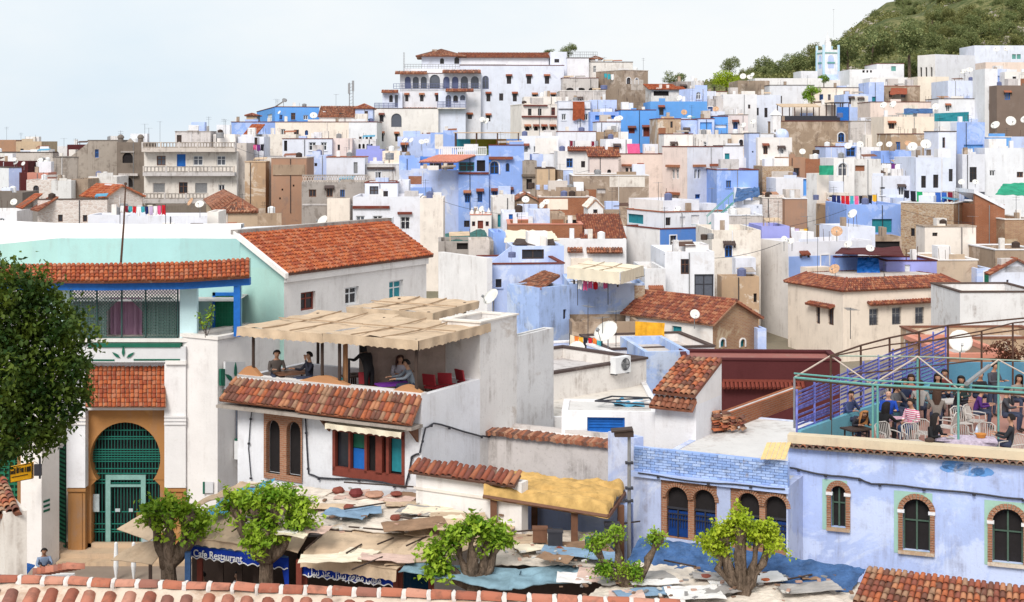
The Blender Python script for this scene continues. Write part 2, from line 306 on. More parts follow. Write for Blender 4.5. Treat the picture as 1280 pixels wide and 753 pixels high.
# ------------------------------------------------------------------ houses
def outline(a0,a1,z0,z1,arch,k=8):
 if not arch:return[(a0,z0),(a1,z0),(a1,z1),(a0,z1)]
 w=(a1-a0)/2;hh=min(w*(1.15 if arch==2 else 1.0),(z1-z0)*0.6);zs=z1-hh;c=(a0+a1)/2
 return[(a0,z0),(a1,z0)]+[(c+w*math.cos(math.pi*i/k),zs+hh*(math.sin(math.pi*i/k)**(0.85 if arch==2 else 1.0))) for i in range(k+1)]
def holed(mb,to3,Wd,z0w,z1w,holes,m=0,dep=0.22):
 """wall face with real openings and reveals"""
 hs=[]
 for h in holes:
  a0,a1,z0,z1,arch=h;a0=max(a0,0.02);a1=min(a1,Wd-0.02);z0=max(z0,z0w+0.01);z1=min(z1,z1w-0.02)
  if a1-a0>0.03 and z1-z0>0.03:hs.append((a0,a1,z0,z1,arch))
 A=sorted({0.0,Wd}|{x for h in hs for x in h[:2]});Z=sorted({z0w,z1w}|{x for h in hs for x in h[2:4]})
 for i in range(len(A)-1):
  j=0
  while j<len(Z)-1:
   ca=(A[i]+A[i+1])/2
   def inside(jj):
    cz=(Z[jj]+Z[jj+1])/2;return any(h[0]<ca<h[1] and h[2]<cz<h[3] for h in hs)
   if inside(j):j+=1;continue
   e=j
   while e+1<len(Z)-1 and not inside(e+1):e+=1
   mb.quad(to3(A[i],Z[j],0),to3(A[i+1],Z[j],0),to3(A[i+1],Z[e+1],0),to3(A[i],Z[e+1],0),m);j=e+1
 for a0,a1,z0,z1,arch in hs:
  ol=outline(a0,a1,z0,z1,arch);n=len(ol)
  if arch:
   ar=ol[2:];h=len(ar)//2
   for i in range(h):mb.poly([to3(a1,z1,0),to3(*ar[i+1],0),to3(*ar[i],0)],m)
   for i in range(h,len(ar)-1):mb.poly([to3(a0,z1,0),to3(*ar[i+1],0),to3(*ar[i],0)],m)
  for i in range(n):
   p,q=ol[i],ol[(i+1)%n];mb.quad(to3(*p,0),to3(*q,0),to3(*q,-dep),to3(*p,-dep),m)
 return hs
def ringm(mb,x0,y0,x1,y1,t,z0,z1,m=0,top=True,outer=True,inner=True,g=0.0):
 o=[(x0-g,y0-g),(x1+g,y0-g),(x1+g,y1+g),(x0-g,y1+g)];i_=[(x0+t,y0+t),(x1-t,y0+t),(x1-t,y1-t),(x0+t,y1-t)]
 for k in range(4):
  a,b,c,d=o[k],o[(k+1)%4],i_[(k+1)%4],i_[k]
  if top:mb.quad((*a,z1),(*b,z1),(*c,z1),(*d,z1),m)
  if outer:mb.quad((*a,z0),(*b,z0),(*b,z1),(*a,z1),m)
  if inner:mb.quad((*d,z0),(*c,z0),(*c,z1),(*d,z1),m)
  if outer and inner:mb.quad((*a,z0),(*d,z0),(*c,z0),(*b,z0),m)
HOUSES={}
class House:
 def __init__(s,label,xl,xc,xr,yt,Y,th,mat,yb=None,z0=None,dep=None,par=0.45,cop=None,roof='flat',holes='',cat='house',name='house',mL=None,key=None,roofmat='grey2',copt=0.10,group=None,k=8,zt=None):
  s.th=math.radians(th);c,sn=math.cos(s.th),math.sin(s.th);s.c,s.s=c,sn;s.Y=Y;t0=(xc-CX)/F
  s.C=(t0*Y,Y);s.ztop=zt if zt is not None else CAMZ+(HY-yt)/F*Y
  tr=(xr-CX)/F;tl=(xl-CX)/F
  s.w1=(tr*Y-s.C[0])/(c-tr*sn) if xr>xc else 5.0
  s.w2=(tl*Y-s.C[0])/(-sn-tl*c) if xl<xc else(dep or 6.0)
  if dep and xl<xc and xr<=xc:s.w1=dep
  s.w1=max(0.4,min(s.w1,60));s.w2=max(0.4,min(s.w2,60))
  cx=s.C[0]+c*s.w1/2-sn*s.w2/2;cy=s.C[1]+sn*s.w1/2+c*s.w2/2
  if z0 is not None:s.zb=z0
  elif yb is not None:s.zb=CAMZ+(HY-yb)/F*Y
  else:s.zb=min(terr(cx,cy),terr(*s.C),terr(s.C[0]+c*s.w1,s.C[1]+sn*s.w1),terr(s.C[0]-sn*s.w2,s.C[1]+c*s.w2))-0.8
  s.zb=min(s.zb,s.ztop-0.6);s.h=s.ztop-s.zb;s.par=min(par,s.h*0.4);s.label=label
  s.root=thing(name,label,cat,(s.C[0],s.C[1],s.zb),s.th,group);s.mat=mat
  if key:HOUSES[key]=s
  hR,hL=[],[];s.wins=[];s.auto=not holes.strip()
  for ln in holes.strip().splitlines():
   p=ln.split()
   if not p:continue
   f,x0,y0,x1,y1,kd=p[0],*map(float,p[1:5]),p[5];op=p[6] if len(p)>6 else '-';fc=p[7] if len(p)>7 else 'wood';pc=p[8] if len(p)>8 else 'glass'
   a0,_=s.onface(f,x0,(y0+y1)/2);a1,_=s.onface(f,x1,(y0+y1)/2);_,za=s.onface(f,(x0+x1)/2,y1);_,zb=s.onface(f,(x0+x1)/2,y0)
   if a0>a1:a0,a1=a1,a0
   arch=2 if 'A' in op else(1 if 'a' in op else 0)
   Wd=s.w1 if f=='R' else s.w2
   a0=max(a0,0.05);a1=min(a1,Wd-0.05);za=max(za,0.05);zb=min(zb,s.h-0.05)
   if a1-a0<0.08 or zb-za<0.08:continue
   (hR if f=='R' else hL).append((a0,a1,za,zb,arch));s.wins.append((f,a0,a1,za,zb,arch,kd,op,fc,pc))
  if roof=='flat' and name=='house' and 100<Y<245 and not hR and s.w1>2.5 and s.h>3.5 and not str(mat).startswith('brick'):
   rq=random.Random(int(xc*13+yt));nw=rq.choice((0,1,1,2,3));a=rq.uniform(.5,1.2);zz=s.h-rq.uniform(1.5,2.2)
   for _ in range(nw):
    ww=rq.uniform(.45,.8);
    if a+ww>s.w1-.4:break
    hh_=rq.uniform(.7,1.1);ar=rq.choice((0,0,1));hR.append((a,a+ww,zz,zz+hh_,ar));s.wins.append(('R',a,a+ww,zz,zz+hh_,ar,'w',rq.choice(('-','hH','l','gl','r','h','-')),rq.choice(('wood','bluep','whitep','wooddk')),rq.choice(('glass','glassb','glass'))));a+=ww+rq.uniform(.7,1.8)
  mb=MB();topz=s.h
  r=holed(mb,lambda a,z,n:(a,-n,z),s.w1,0,topz,hR,0);l=holed(mb,lambda a,z,n:(-n,a,z),s.w2,0,topz,hL,1)
  mb.quad((s.w1,0,0),(s.w1,s.w2,0),(s.w1,s.w2,topz),(s.w1,0,topz),0);mb.quad((0,s.w2,0),(s.w1,s.w2,0),(s.w1,s.w2,topz),(0,s.w2,topz),0)
  T=min(0.22,s.w1*0.3,s.w2*0.3)
  if roof=='flat':
   ringm(mb,0,0,s.w1,s.w2,T,s.h-s.par,s.h,0,outer=False)
   rb=MB();rb.quad((T,T,s.h-s.par),(s.w1-T,T,s.h-s.par),(s.w1-T,s.w2-T,s.h-s.par),(T,s.w2-T,s.h-s.par));
   rb.build('roof',mt(roofmat),s.root)
   if cop:
    cb=MB();ringm(cb,0,0,s.w1,s.w2,T+0.03,s.h+0.003,s.h+copt,g=0.06);cb.build('coping',mt(cop),s.root)
  mb.build('wall',[mt(mat),mt(mL or mat)],s.root)
  for w in s.wins:s.window(*w,k=k)
  if roof=='flat' and name=='house' and 100<Y<245 and s.w1>2:s.clutter()
 def clutter(s):
  rr=random.Random(int(s.C[0]*37+s.Y*11));T=.25;zr=s.h-s.par;w1,w2=s.w1,s.w2
  def roombox(x0,y0,sx,sy,hh,mat,nm):
   m=MB();m.box(x0,y0,zr,x0+sx,y0+sy,zr+hh);m.build(nm,mt(mat),s.root)
  for _ in range(rr.choice((2,3,3,4)) if w1>4 else 2):
   k=rr.random();x=rr.uniform(.3,max(.4,w1-1.2));y=rr.uniform(.3,min(2.2,max(.4,w2-1)))
   if k<.3:roombox(x,y,.4,.4,s.par+rr.uniform(.5,.9),rr.choice(('white','white2','brown')),'chimney')
   elif k<.55:roombox(x,y+.4,min(rr.uniform(.8,2.2),w1-x-.25),min(1.4,w2-y-.7),s.par+rr.uniform(.35,1.3),rr.choice(('white','cool','white2','pale','grey2','white')),'roof_room')
   elif k<.72:m=MB();m.lathe([(0,zr),(.35,zr),(.35,zr+s.par+.5),(.12,zr+s.par+.62),(0,zr+s.par+.64)],c=(x+.3,y+.4,0),n=10);m.build('water_tank',mt(rr.choice(('wooddk','metal','railb','whitep'))),s.root)
   elif k<.88:m=MB();m.slab([(x,y,s.h+.3),(min(x+1.6,w1-.1),y,s.h+.34),(min(x+1.6,w1-.1),y+1.3,s.h+.55),(x,y+1.3,s.h+.5)],.05);[m.box(x+a,y+b,zr,x+a+.06,y+b+.06,s.h+.3) for a,b in((.05,.05),(.05,1.2))];m.build('lean_to',mt(rr.choice(('rust','grey','tileb','tarpc','canvas'))),s.root)
   else:m=MB();[m.tube([(x+a,y,zr),(x+a+rr.uniform(-.1,.1),y,s.h+rr.uniform(.5,1.1))],.02,4) for a in(0,.5,.9) if x+a<w1];m.build('starter_bars',mt('rust'),s.root)
  if rr.random()<.4 and w1>3 and s.auto:
   a=rr.uniform(.05,.5)*w1;b=min(w1-.1,a+rr.uniform(1,3));zt=s.h-rr.uniform(.1,1.5);m=MB();m.box(a,-.012,zt-rr.uniform(.8,2),b,-.002,zt);m.build('render_patch',mt(rr.choice(('white2','grey2','pale','cream','brick','white','cool'))),s.root)
  if rr.random()<.5:
   x=rr.uniform(.3,w1-.3);L=rr.uniform(1.2,2.6);m=MB();m.tube([(x,.5,zr),(x,.5,zr+L)],.02,4);[m.tube([(x-.35,.5,zr+L-.1-q),(x+.35,.5,zr+L-.1-q)],.012,3) for q in(0,.25)];m.build('aerial',mt('irond'),s.root)
  if rr.random()<.5 and w1>2.5 and s.auto:
   a=rr.uniform(0,.5)*w1;b=min(w1,a+rr.uniform(1.5,4));zt=s.h-rr.uniform(1.6,3.0);m=MB();m.box(a,-rr.uniform(.8,1.6),0,b,-.004,zt);m.build('annex',mt(rr.choice(('white','cool','white2','pale','cream','grey2','blue'))),s.root)
  if rr.random()<.6:
   a=rr.uniform(.15,.85)*w1;m=MB();m.tube([(a,-.06,max(0,s.h-6)),(a,-.06,s.h-.1),(a,.1,s.h-.05)],.04,5);m.build('drain_pipe',mt(rr.choice(('metal','irond','white'))),s.root)
  if rr.random()<.45:
   a=rr.uniform(0,.6)*w1;m=MB();m.box(a,.0,s.h+.003,min(w1,a+rr.uniform(.6,2.2)),.2,s.h+rr.uniform(.15,.5));m.build('parapet_step',mt(s.mat),s.root)
 def onface(s,f,px,py):
  tx=(px-CX)/F;tz=(HY-py)/F;Cx,Cy=s.C;c,sn=s.c,s.s
  if f=='R':Y=(sn*Cx-c*Cy)/(sn*tx-c);a=(tx*Y-Cx)*c+(Y-Cy)*sn
  else:Y=(c*Cx+sn*Cy)/(c*tx+sn);a=-(tx*Y-Cx)*sn+(Y-Cy)*c
  return a,CAMZ+tz*Y-s.zb
 def lp(s,f,px,py,n=0.0):
  a,z=s.onface(f,px,py);return Vector((a,-n,z)) if f=='R' else Vector((-n,a,z))
 def to(s,f):return(lambda a,z,n:(a,-n,z)) if f=='R' else(lambda a,z,n:(-n,a,z))
 def world(s,p):
  x,y,z=p;return Vector((s.C[0]+s.c*x-s.s*y,s.C[1]+s.s*x+s.c*y,s.zb+z))
 def window(s,f,a0,a1,z0,z1,arch,kd,op,fc,pc,k=8):
  to=s.to(f);w,h=a1-a0,z1-z0;near=s.Y<70
  def bx(mb,A0,A1,Z0,Z1,N0,N1,m=0):mb.box(A0,N0,Z0,A1,N1,Z1,m,fn=lambda a,n,z:to(a,z,n))
  ol=outline(a0,a1,z0,z1,arch);d=0.17
  if kd=='o':
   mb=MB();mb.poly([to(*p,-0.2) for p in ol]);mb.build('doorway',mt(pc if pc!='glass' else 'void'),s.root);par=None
  else:
   t=min(0.07 if near else 0.09,w*0.14);ca,cz=(a0+a1)/2,(z0+z1)/2
   inn=[(ca+(p[0]-ca)*(1-2*t/w),cz+(p[1]-cz)*(1-2*t/h)) for p in ol]
   mb=MB();n=len(ol)
   for i in range(n):
    j=(i+1)%n;mb.quad(to(*ol[i],-d+.04),to(*ol[j],-d+.04),to(*inn[j],-d+.04),to(*inn[i],-d+.04));mb.quad(to(*inn[i],-d+.04),to(*inn[j],-d+.04),to(*inn[j],-d-.03),to(*inn[i],-d-.03))
   if kd=='w':
    if w>0.45:bx(mb,ca-t*.45,ca+t*.45,z0+t*.9,z1-t*.9-(w*.02 if arch else 0),-d-.02,-d+.03)
    if h>1.0 or near:bx(mb,a0+t*.8,ca-t*.46,cz+h*.1,cz+h*.1+t*.7,-d-.018,-d+.025);bx(mb,ca+t*.46,a1-t*.8,cz+h*.1,cz+h*.1+t*.7,-d-.018,-d+.025)
   if kd=='d':
    par=mb.build('door',mt(fc),s.root);p2=MB();p2.poly([to(*p,-d) for p in inn])
    for q in(0.25,0.7):bx(p2,a0+w*.2,a1-w*.2,z0+h*(q-.15),z0+h*(q+.15),-d+.002,-d+.02)
    p2.build('door_leaf',mt(pc if pc!='glass' else fc),par)
   elif kd=='s':
    par=mb.build('shutter',mt(fc),s.root);p2=MB();nn=max(4,int(h/0.16));p2.poly([to(*p,-d-.01) for p in inn])
    for q in range(nn):
     zz=z0+t+(h-2*t)*q/nn;bx(p2,a0+t,a1-t,zz,zz+(h-2*t)/nn*.6,-d+.0,-d+.02)
    p2.build('slats',mt(pc if pc!='glass' else fc),par)
   else:
    par=mb.build('window',mt(fc),s.root);p2=MB();p2.poly([to(*p,-d) for p in inn]);p2.build('pane',mt(pc),par)
  if 'g' in op:
   mb=MB();nb=max(3,int(w/0.16));hh=h*(0.5 if 'G' in op else 1.0)-0.03
   for i in range(1,nb):a=a0+w*i/nb;mb.tube([to(a,z0+.02,-.06),to(a,z0+hh,-.06)],0.016,4)
   for q in(0.12,0.5,0.9):mb.tube([to(a0+.02,z0+hh*q,-.045),to(a1-.02,z0+hh*q,-.045)],0.016,4)
   mb.build('grille',mt('irond'),s.root)
  if 'h' in op:
   mb=MB();e=max(0.16,w*.2);pr=0.42;zt=z1+0.28;zb_=z1+0.05;th=0.09
   mb.slab([to(a0-e,zb_,pr),to(a1+e,zb_,pr),to(a1+e,zt,0.003),to(a0-e,zt,0.003)],th)
   for q in(a0-e*.8,a1+e*.6):bx(mb,q,q+.07,z1-.25,z1-.02,0.003,pr*.6,1)
   if near or s.Y<120:
    nn=max(4,int((w+2*e)/.13))
    for i in range(nn):a=a0-e+(w+2*e)*(i+.5)/nn;mb.tube([to(a,zb_+.01,pr+.02),to(a,zt+.01,.02)],.05,5)
   mb.build('hood',[mt('tile' if 'H' not in op else 'trimb'),mt('wooddk')],s.root)
  if 'l' in op:
   mb=MB();bx(mb,a0-.08,a1+.08,z0-.08,z0-.003,.003,.1);mb.build('sill',mt(s.mat),s.root)
  if 'r' in op:
   mb=MB();q=max(.09,w*.14);ol2=[((a0+a1)/2+(p[0]-(a0+a1)/2)*(1+2*q/w),z0+(p[1]-z0)*(1+q/h)) for p in ol];n=len(ol)
   for i in range(1,n):
    j=(i+1)%n;mb.quad(to(*ol[i],.05),to(*ol[j],.05),to(*ol2[j],.05),to(*ol2[i],.05));mb.quad(to(*ol2[i],.05),to(*ol2[j],.05),to(*ol2[j],.003),to(*ol2[i],.003));mb.quad(to(*ol[i],.05),to(*ol[j],.05),to(*ol[j],.0),to(*ol[i],.0))
   mb.build('surround',mt('white' if 'R' not in op else 'blue'),s.root)
 def band(s,f,x0,y0,x1,y1,mat,proud=0.06,name='cornice',drop=0.0):
  """a strip standing out of a face, corners by pixel"""
  a0,z1=s.onface(f,x0,y0);a1,_=s.onface(f,x1,y0);_,z0=s.onface(f,x0,y1);mb=MB();to=s.to(f)
  if a0>a1:a0,a1=a1,a0
  mb.box(a0,0.003,z0,a1,proud,z1,0,fn=lambda a,n,z:to(a,z-(drop*n),n));return mb.build(name,mt(mat),s.root)
 def strip(s,f,x0,y,x1,mat='tile',proud=0.5,rise=0.25,pitch=0.25):
  """a narrow pent roof of tiles along a face"""
  a0,z=s.onface(f,x0,y);a1,_=s.onface(f,x1,y);to=s.to(f)
  if a0>a1:a0,a1=a1,a0
  tiles(to(a0,z,proud),to(a1,z,proud),to(a1,z+rise,0.01),to(a0,z+rise,0.01),mat,s.root,pitch,max(.3,proud*.6),k=3,name='pent_roof_tiles')
 def gable(s,rise,axis='x',mat='tile',over=0.25,pitch=0.25,row=0.4,k=3,off=0.5,single=False):
  """tiled gable roof; ridge runs along local x or y"""
  h=s.h;a,b=(s.w1,s.w2) if axis=='x' else(s.w2,s.w1);P=(lambda x,y,z:(x,y,z)) if axis=='x' else(lambda x,y,z:(y,x,z));m=b*off;dz=rise/max(m,.1)*over
  tiles(P(-over,-over,h-dz),P(a+over,-over,h-dz),P(a+over,m,h+rise),P(-over,m,h+rise),mat,s.root,pitch,row,k=k,single=single)
  dz2=rise/max(b-m,.1)*over
  if b-m>0.1:tiles(P(-over,b+over,h-dz2),P(a+over,b+over,h-dz2),P(a+over,m,h+rise),P(-over,m,h+rise),mat,s.root,pitch,row,k=k)
  g=MB()
  for x in(0.0,a):g.poly([P(x,0,h),P(x,b,h),P(x,m,h+rise-.02)])
  g.build('gable_wall',mt(s.mat),s.root)
  rt=MB();rt.rnd=.3;n=max(2,int((a+2*over)/.4))
  for i in range(n):
   x0=-over+(a+2*over)*i/n;rt.rnd=R.random();rt.tube([P(x0,m,h+rise+.03),P(x0+(a+2*over)/n*.96,m,h+rise+.03)],.11,6)
  rt.build('ridge_tiles',mt(mat),s.root)['kind']='stuff'
 def hip(s,rise,mat='tile',over=0.25,pitch=0.25,row=0.4,inset=None,k=3,ridgex=True,flatw=None):
  h=s.h;o=over;w1,w2=s.w1,s.w2;q=inset if inset is not None else min(w1,w2)/2
  iz=h+rise;A,B,Cq,D=(-o,-o,h),(w1+o,-o,h),(w1+o,w2+o,h),(-o,w2+o,h);qx,qy=q,q
  a,b,c_,d=(qx,qy,iz),(w1-qx,qy,iz),(w1-qx,w2-qy,iz),(qx,w2-qy,iz)
  for e,f_,g,i_ in((A,B,b,a),(B,Cq,c_,b),(Cq,D,d,c_),(D,A,a,d)):tiles(e,f_,g,i_,mat,s.root,pitch,row,k=k)
  if w1-2*qx>.3 and w2-2*qy>.3:
   mb=MB();mb.quad(a,b,c_,d);mb.build('roof',mt('grey2'),s.root)
  mb=MB()
  for p,r_ in((A,a),(B,b),(D,d)):mb.tube([Vector(p)+Vector((0,0,.06)),Vector(r_)+Vector((0,0,.06))],.1,5)
  mb.build('hip_tiles',mt(mat),s.root)
 def shed(s,rise,to='y',mat='tile',over=0.25,pitch=0.25,row=0.4,k=3):
  """single slope; low edge on the face towards us"""
  h=s.h;o=over;P=(lambda x,y,z:(x,y,z)) if to=='y' else(lambda x,y,z:(y,x,z));a,b=(s.w1,s.w2) if to=='y' else(s.w2,s.w1)
  tiles(P(-o,-o,h-.03),P(a+o,-o,h-.03),P(a+o,b,h+rise),P(-o,b,h+rise),mat,s.root,pitch,row,k=k)
  g=MB()
  for x in(0.0,a):g.poly([P(x,0,h),P(x,b,h),P(x,b,h+rise-.02)])
  g.quad(P(0,b,h),P(a,b,h),P(a,b,h+rise),P(0,b,h+rise));g.build('gable_wall',mt(s.mat),s.root)
def HS(label,xl,xc,xr,yt,Y,th,mat,**k):return House(label,xl,xc,xr,yt,Y,th,mat,**k)
# ------------------------------------------------------------------ small roof things
_dm={}
def dish(px,py,Y,dia=0.85,az=-40,el=35,mast=1.0,where='',rusty=False,near=False):
 """px,py: centre of the reflector"""
 p=W(px,py,Y);key=rusty
 if key not in _dm:
  mb=MB();prof=[(0.002,0),(.2,.018),(.36,.055),(.5,.115),(.5,.125),(.36,.068),(.2,.03),(.002,.012)]
  mb.lathe(prof,n=14);a=mb.mesh('reflector',[mt('dishy' if rusty else 'dish')]);a.polygons.foreach_set('use_smooth',[True]*len(a.polygons))
  mb=MB();mb.tube([(0,-.48,.1),(0,-.3,.55)],.015,4);mb.box(-.05,-.36,.5,.05,-.24,.62);b=mb.mesh('feed_arm',[mt('metal')])
  mb=MB();mb.tube([(0,0,0),(0,0,1)],.03,5);c=mb.mesh('mast',[mt('metal')]);_dm[key]=(a,b,c)
 a,b,c=_dm[key];col='rust-stained' if rusty else 'white'
 dia*=.85;r=thing('satellite_dish',f"{col} satellite dish {where}",'satellite dish',(p.x,p.y,p.z-mast),math.radians(az),'satellite dishes on the roofs')
 f=inst('reflector',a,r,(0,-.1,mast),(math.radians(90-el),0,0),(dia,)*3);inst('feed_arm',b,f);inst('mast',c,r,(0,0,0),(0,0,0),(1,1,mast));return r
_am=[]
def antenna(px,py0,py1,Y,where=''):
 p=W(px,py1,Y);h=(py1-py0)/F*Y
 if not _am:
  mb=MB();mb.tube([(0,0,0),(0,0,1)],.018,4);_am.append(mb.mesh('mast',[mt('irond')]))
  mb=MB();mb.tube([(-.5,0,0),(.5,0,0)],.012,4)
  for i in range(7):x=-.45+i*.15;L=.28-.02*i;mb.tube([(x,-L,0),(x,L,0)],.008,3)
  _am.append(mb.mesh('dipole_array',[mt('metal')]))
 r=thing('antenna',f"thin television antenna {where}",'antenna',tuple(p),R.uniform(0,3),'television antennas')
 inst('mast',_am[0],r,(0,0,0),(0,0,0),(1,1,h));inst('dipole_array',_am[1],r,(0,0,h-.05),(0,0,0),(1.0,)*3);return r
LC=dict(red=(.5,.02,.03),pink=(.7,.12,.28),white=(.78,.78,.8),blue=(.04,.12,.45),green=(.02,.33,.12),teal=(.05,.35,.42),black=(.02,.02,.03),yellow=(.7,.4,.04),navy=(.02,.03,.12),purple=(.16,.04,.2),orange=(.7,.2,.04),maroon=(.2,.02,.04),grey=(.3,.3,.33),turquoise=(.1,.5,.55),cream=(.7,.6,.45),lilac=(.5,.4,.6))
def hangcloth(p,w,h,dirv,col,where,what='cloth'):
 mb=MB();nx,nz=6,5;g=[];ph=R.uniform(0,6)
 for i in range(nx+1):
  for j in range(nz+1):
   s=i/nx;t=j/nz;q=dirv*(w*(s+.03*math.sin(t*3+ph)));off=math.sin(s*9+ph+t)*.05*t
   g.append((q.x-dirv.y*off,q.y+dirv.x*off,-h*t*(1+.06*math.sin(s*7+ph))))
 mb.add(g,[(i*(nz+1)+j,(i+1)*(nz+1)+j,(i+1)*(nz+1)+j+1,i*(nz+1)+j+1) for i in range(nx) for j in range(nz)])
 o=mb.build('hanging_'+what,cloth('laundry_'+col,LC[col],.12,4,.95,.1),loc=p);tag(o,f"{col} {what} hung to dry {where}",what,'washing hung on the roofs')
 return o
def laundry(px0,py0,px1,py1,Y0,Y1,spec,where,drop=(5,10),poles=True):
 """a cord with clothes; spec: list of colours"""
 a,b=W(px0,py0,Y0),W(px1,py1,Y1);mb=MB();n=10;pts=[a.lerp(b,i/n)-Vector((0,0,.12*math.sin(math.pi*i/n))) for i in range(n+1)]
 r=thing('washing_line',f"washing line on two thin posts {where}",'washing line',(a.x,a.y,a.z-1.6));off=Vector(r.location)
 mb.tube([p-off for p in pts],.012,3);mb.build('cord',mt('irond'),r)
 if poles:
  for q in(a,b):m2=MB();m2.tube([q-off-Vector((0,0,1.6)),q-off+Vector((0,0,.05))],.03,4);m2.build('post',mt('irond'),r)
 k=len(spec);d=(b-a);L=d.length;d=Vector((d.x,d.y,0)).normalized()
 for i,c in enumerate(spec):
  if not c:continue
  s=(i+.08)/k;q=a.lerp(b,s)-Vector((0,0,.12*math.sin(math.pi*s)+.01));hangcloth(q,L/k*R.uniform(.78,.95),R.uniform(*drop)/F*(Y0+Y1)/2,d,c,where)
def sheet(name,label,cat,pts,mat,th=0.03,sub=10,amp=0.08,seed=0,fall=0.0,group=None,parent=None,frq=1.3):
 """creased sheet over a quad of world points (A,B,C,D), thickened"""
 A,B,Cc,D=map(Vector,pts);mb=MB();nx=ny=sub;o0=A.copy();g=[]
 nrm=(B-A).cross(D-A).normalized();nrm=nrm if nrm.z>-0.01 else-nrm
 for i in range(nx+1):
  for j in range(ny+1):
   s,t=i/nx,j/ny;p=A.lerp(B,s).lerp(D.lerp(Cc,s),t);k=mnoise.noise(Vector((p.x*frq+seed,p.y*frq,p.z*frq)))+.5*mnoise.noise(Vector((p.x*frq*2.7,p.y*frq*2.7+seed,p.z*frq*2.7)))
   rid=1-abs(mnoise.noise(Vector((p.x*frq*1.6-seed,p.y*frq*1.9,p.z))))*3
   g.append(p-o0+nrm*(amp*(k+.5*rid))-Vector((0,0,fall*4*s*(1-s))))
 m=len(g);f=[(i*(ny+1)+j,(i+1)*(ny+1)+j,(i+1)*(ny+1)+j+1,i*(ny+1)+j+1) for i in range(nx) for j in range(ny)]
 mb.add(g+[q-nrm*th for q in g],f+[tuple(m+i for i in reversed(q)) for q in f])
 ed=[(i*(ny+1),(i+1)*(ny+1)) for i in range(nx)]+[((i+1)*(ny+1)+ny,i*(ny+1)+ny) for i in range(nx)]+[(j+1,j) for j in range(ny)]+[(nx*(ny+1)+j,nx*(ny+1)+j+1) for j in range(ny)]
 b0=len(mb.v)-2*m;mb.f+=[[b0+a,b0+b,b0+b+m,b0+a+m] for a,b in ed];mb.m+=[0]*len(ed);mb.r+=[0.0]*len(ed)
 o=mb.build(name,mt(mat),parent,smooth=False,loc=None if parent else o0)
 if parent:o.location=o0-Vector(parent.location) if parent.rotation_euler.z==0 else o0
 else:tag(o,label,cat,group)
 return o
def pots(px,py,Y,label,h=0.6,mat='terra'):
 p=W(px,py,Y);r=thing('potted_plant',label,'plant',tuple(p));mb=MB();mb.lathe([(.12,0),(.18,.3),(.2,.3),(.17,.28),(0,.26)],n=10);mb.build('pot',mt(mat),r)
 leaves((0,0,.3+h/2),(.3,.3,h/2),160,.12,'leafb',r,'foliage');return r
# ------------------------------------------------------------------ leaves and trees
PAL.update(leafb=lambda:leafm('fresh_green_leaves',(.10,.24,.01),(.38,.52,.045)),leafy=lambda:leafm('yellow_green_leaves',(.28,.40,.012),(.46,.54,.04)),leafd=lambda:leafm('dark_green_leaves',(.022,.06,.008),(.13,.18,.018)),leafh=lambda:leafm('hill_tree_leaves',(.11,.155,.055),(.32,.34,.14)),leafo=lambda:leafm('olive_scrub_leaves',(.13,.15,.045),(.30,.29,.11)),bark=lambda:barkm())
def leafm(key,c1,c2):
 if key in _M:return _M[key]
 m,n,b=base(key,.6,.3);at=N(n,'ShaderNodeAttribute',attribute_name='rnd').outputs['Fac']
 c=mix(n,at,c1,c2);n.links.new(c,b.inputs['Base Color'])
 tr=N(n,'ShaderNodeBsdfTranslucent');n.links.new(c,tr.inputs['Color']);ms=N(n,'ShaderNodeMixShader');ms.inputs[0].default_value=.3
 n.links.new(b.outputs[0],ms.inputs[1]);n.links.new(tr.outputs[0],ms.inputs[2]);n.links.new(ms.outputs[0],n.nodes['Material Output'].inputs['Surface']);_M[key]=m;return m
def barkm():
 if 'bark' in _M:return _M['bark']
 m,n,b=base('knotty_bark',.95,.1);P=mapped(n,geo(n),1,1,.45);a=noise_(n,P,7,8,.75,1.2);c=mix(n,ramp(n,a,.35,.62),(.06,.042,.03),(.30,.22,.165));c=mix(n,ramp(n,noise_(n,geo(n),2.2,6),.5,.7,0,.6),c,(.10,.075,.055));n.links.new(c,b.inputs['Base Color']);bump(n,b,a,1.0,.12);_M['bark']=m;return m
def leafshape(mb,p,s,rr,tone=None):
 q=Matrix.Rotation(rr.uniform(0,6.28),3,'Z')@Matrix.Rotation(rr.uniform(-1.2,1.2),3,'X')@Matrix.Rotation(rr.uniform(-.8,.8),3,'Y');mb.rnd=rr.random() if tone is None else min(1,max(0,tone+rr.uniform(-.18,.18)))
 pts=[q@Vector(v)*s for v in((0,0,0),(.34,.45,.06),(0,1,-.1),(-.34,.45,.06))];mb.add([p+v for v in pts],[(0,1,2),(0,2,3)])
def leaves(c,rad,n,size,mat,parent,name,seed=None,clumps=9,build=True,mb=None):
 rr=random.Random(seed if seed is not None else R.random());mb=mb or MB();cl=[]
 for _ in range(clumps):
  while True:
   v=Vector((rr.uniform(-1,1),rr.uniform(-1,1),rr.uniform(-1,1)))
   if.25<v.length<.85:break
  cl.append((v,rr.uniform(.28,.5)))
 for i in range(n):
  v,q=cl[i%len(cl)];d=Vector((rr.gauss(0,1),rr.gauss(0,1),rr.gauss(0,1))).normalized()*q*rr.uniform(.55,1.05);p=v+d
  leafshape(mb,Vector((c[0]+p.x*rad[0],c[1]+p.y*rad[1],c[2]+p.z*rad[2])),size*rr.uniform(.7,1.3),rr)
 if build:o=mb.build(name,mt(mat),parent);return o
_ct={}
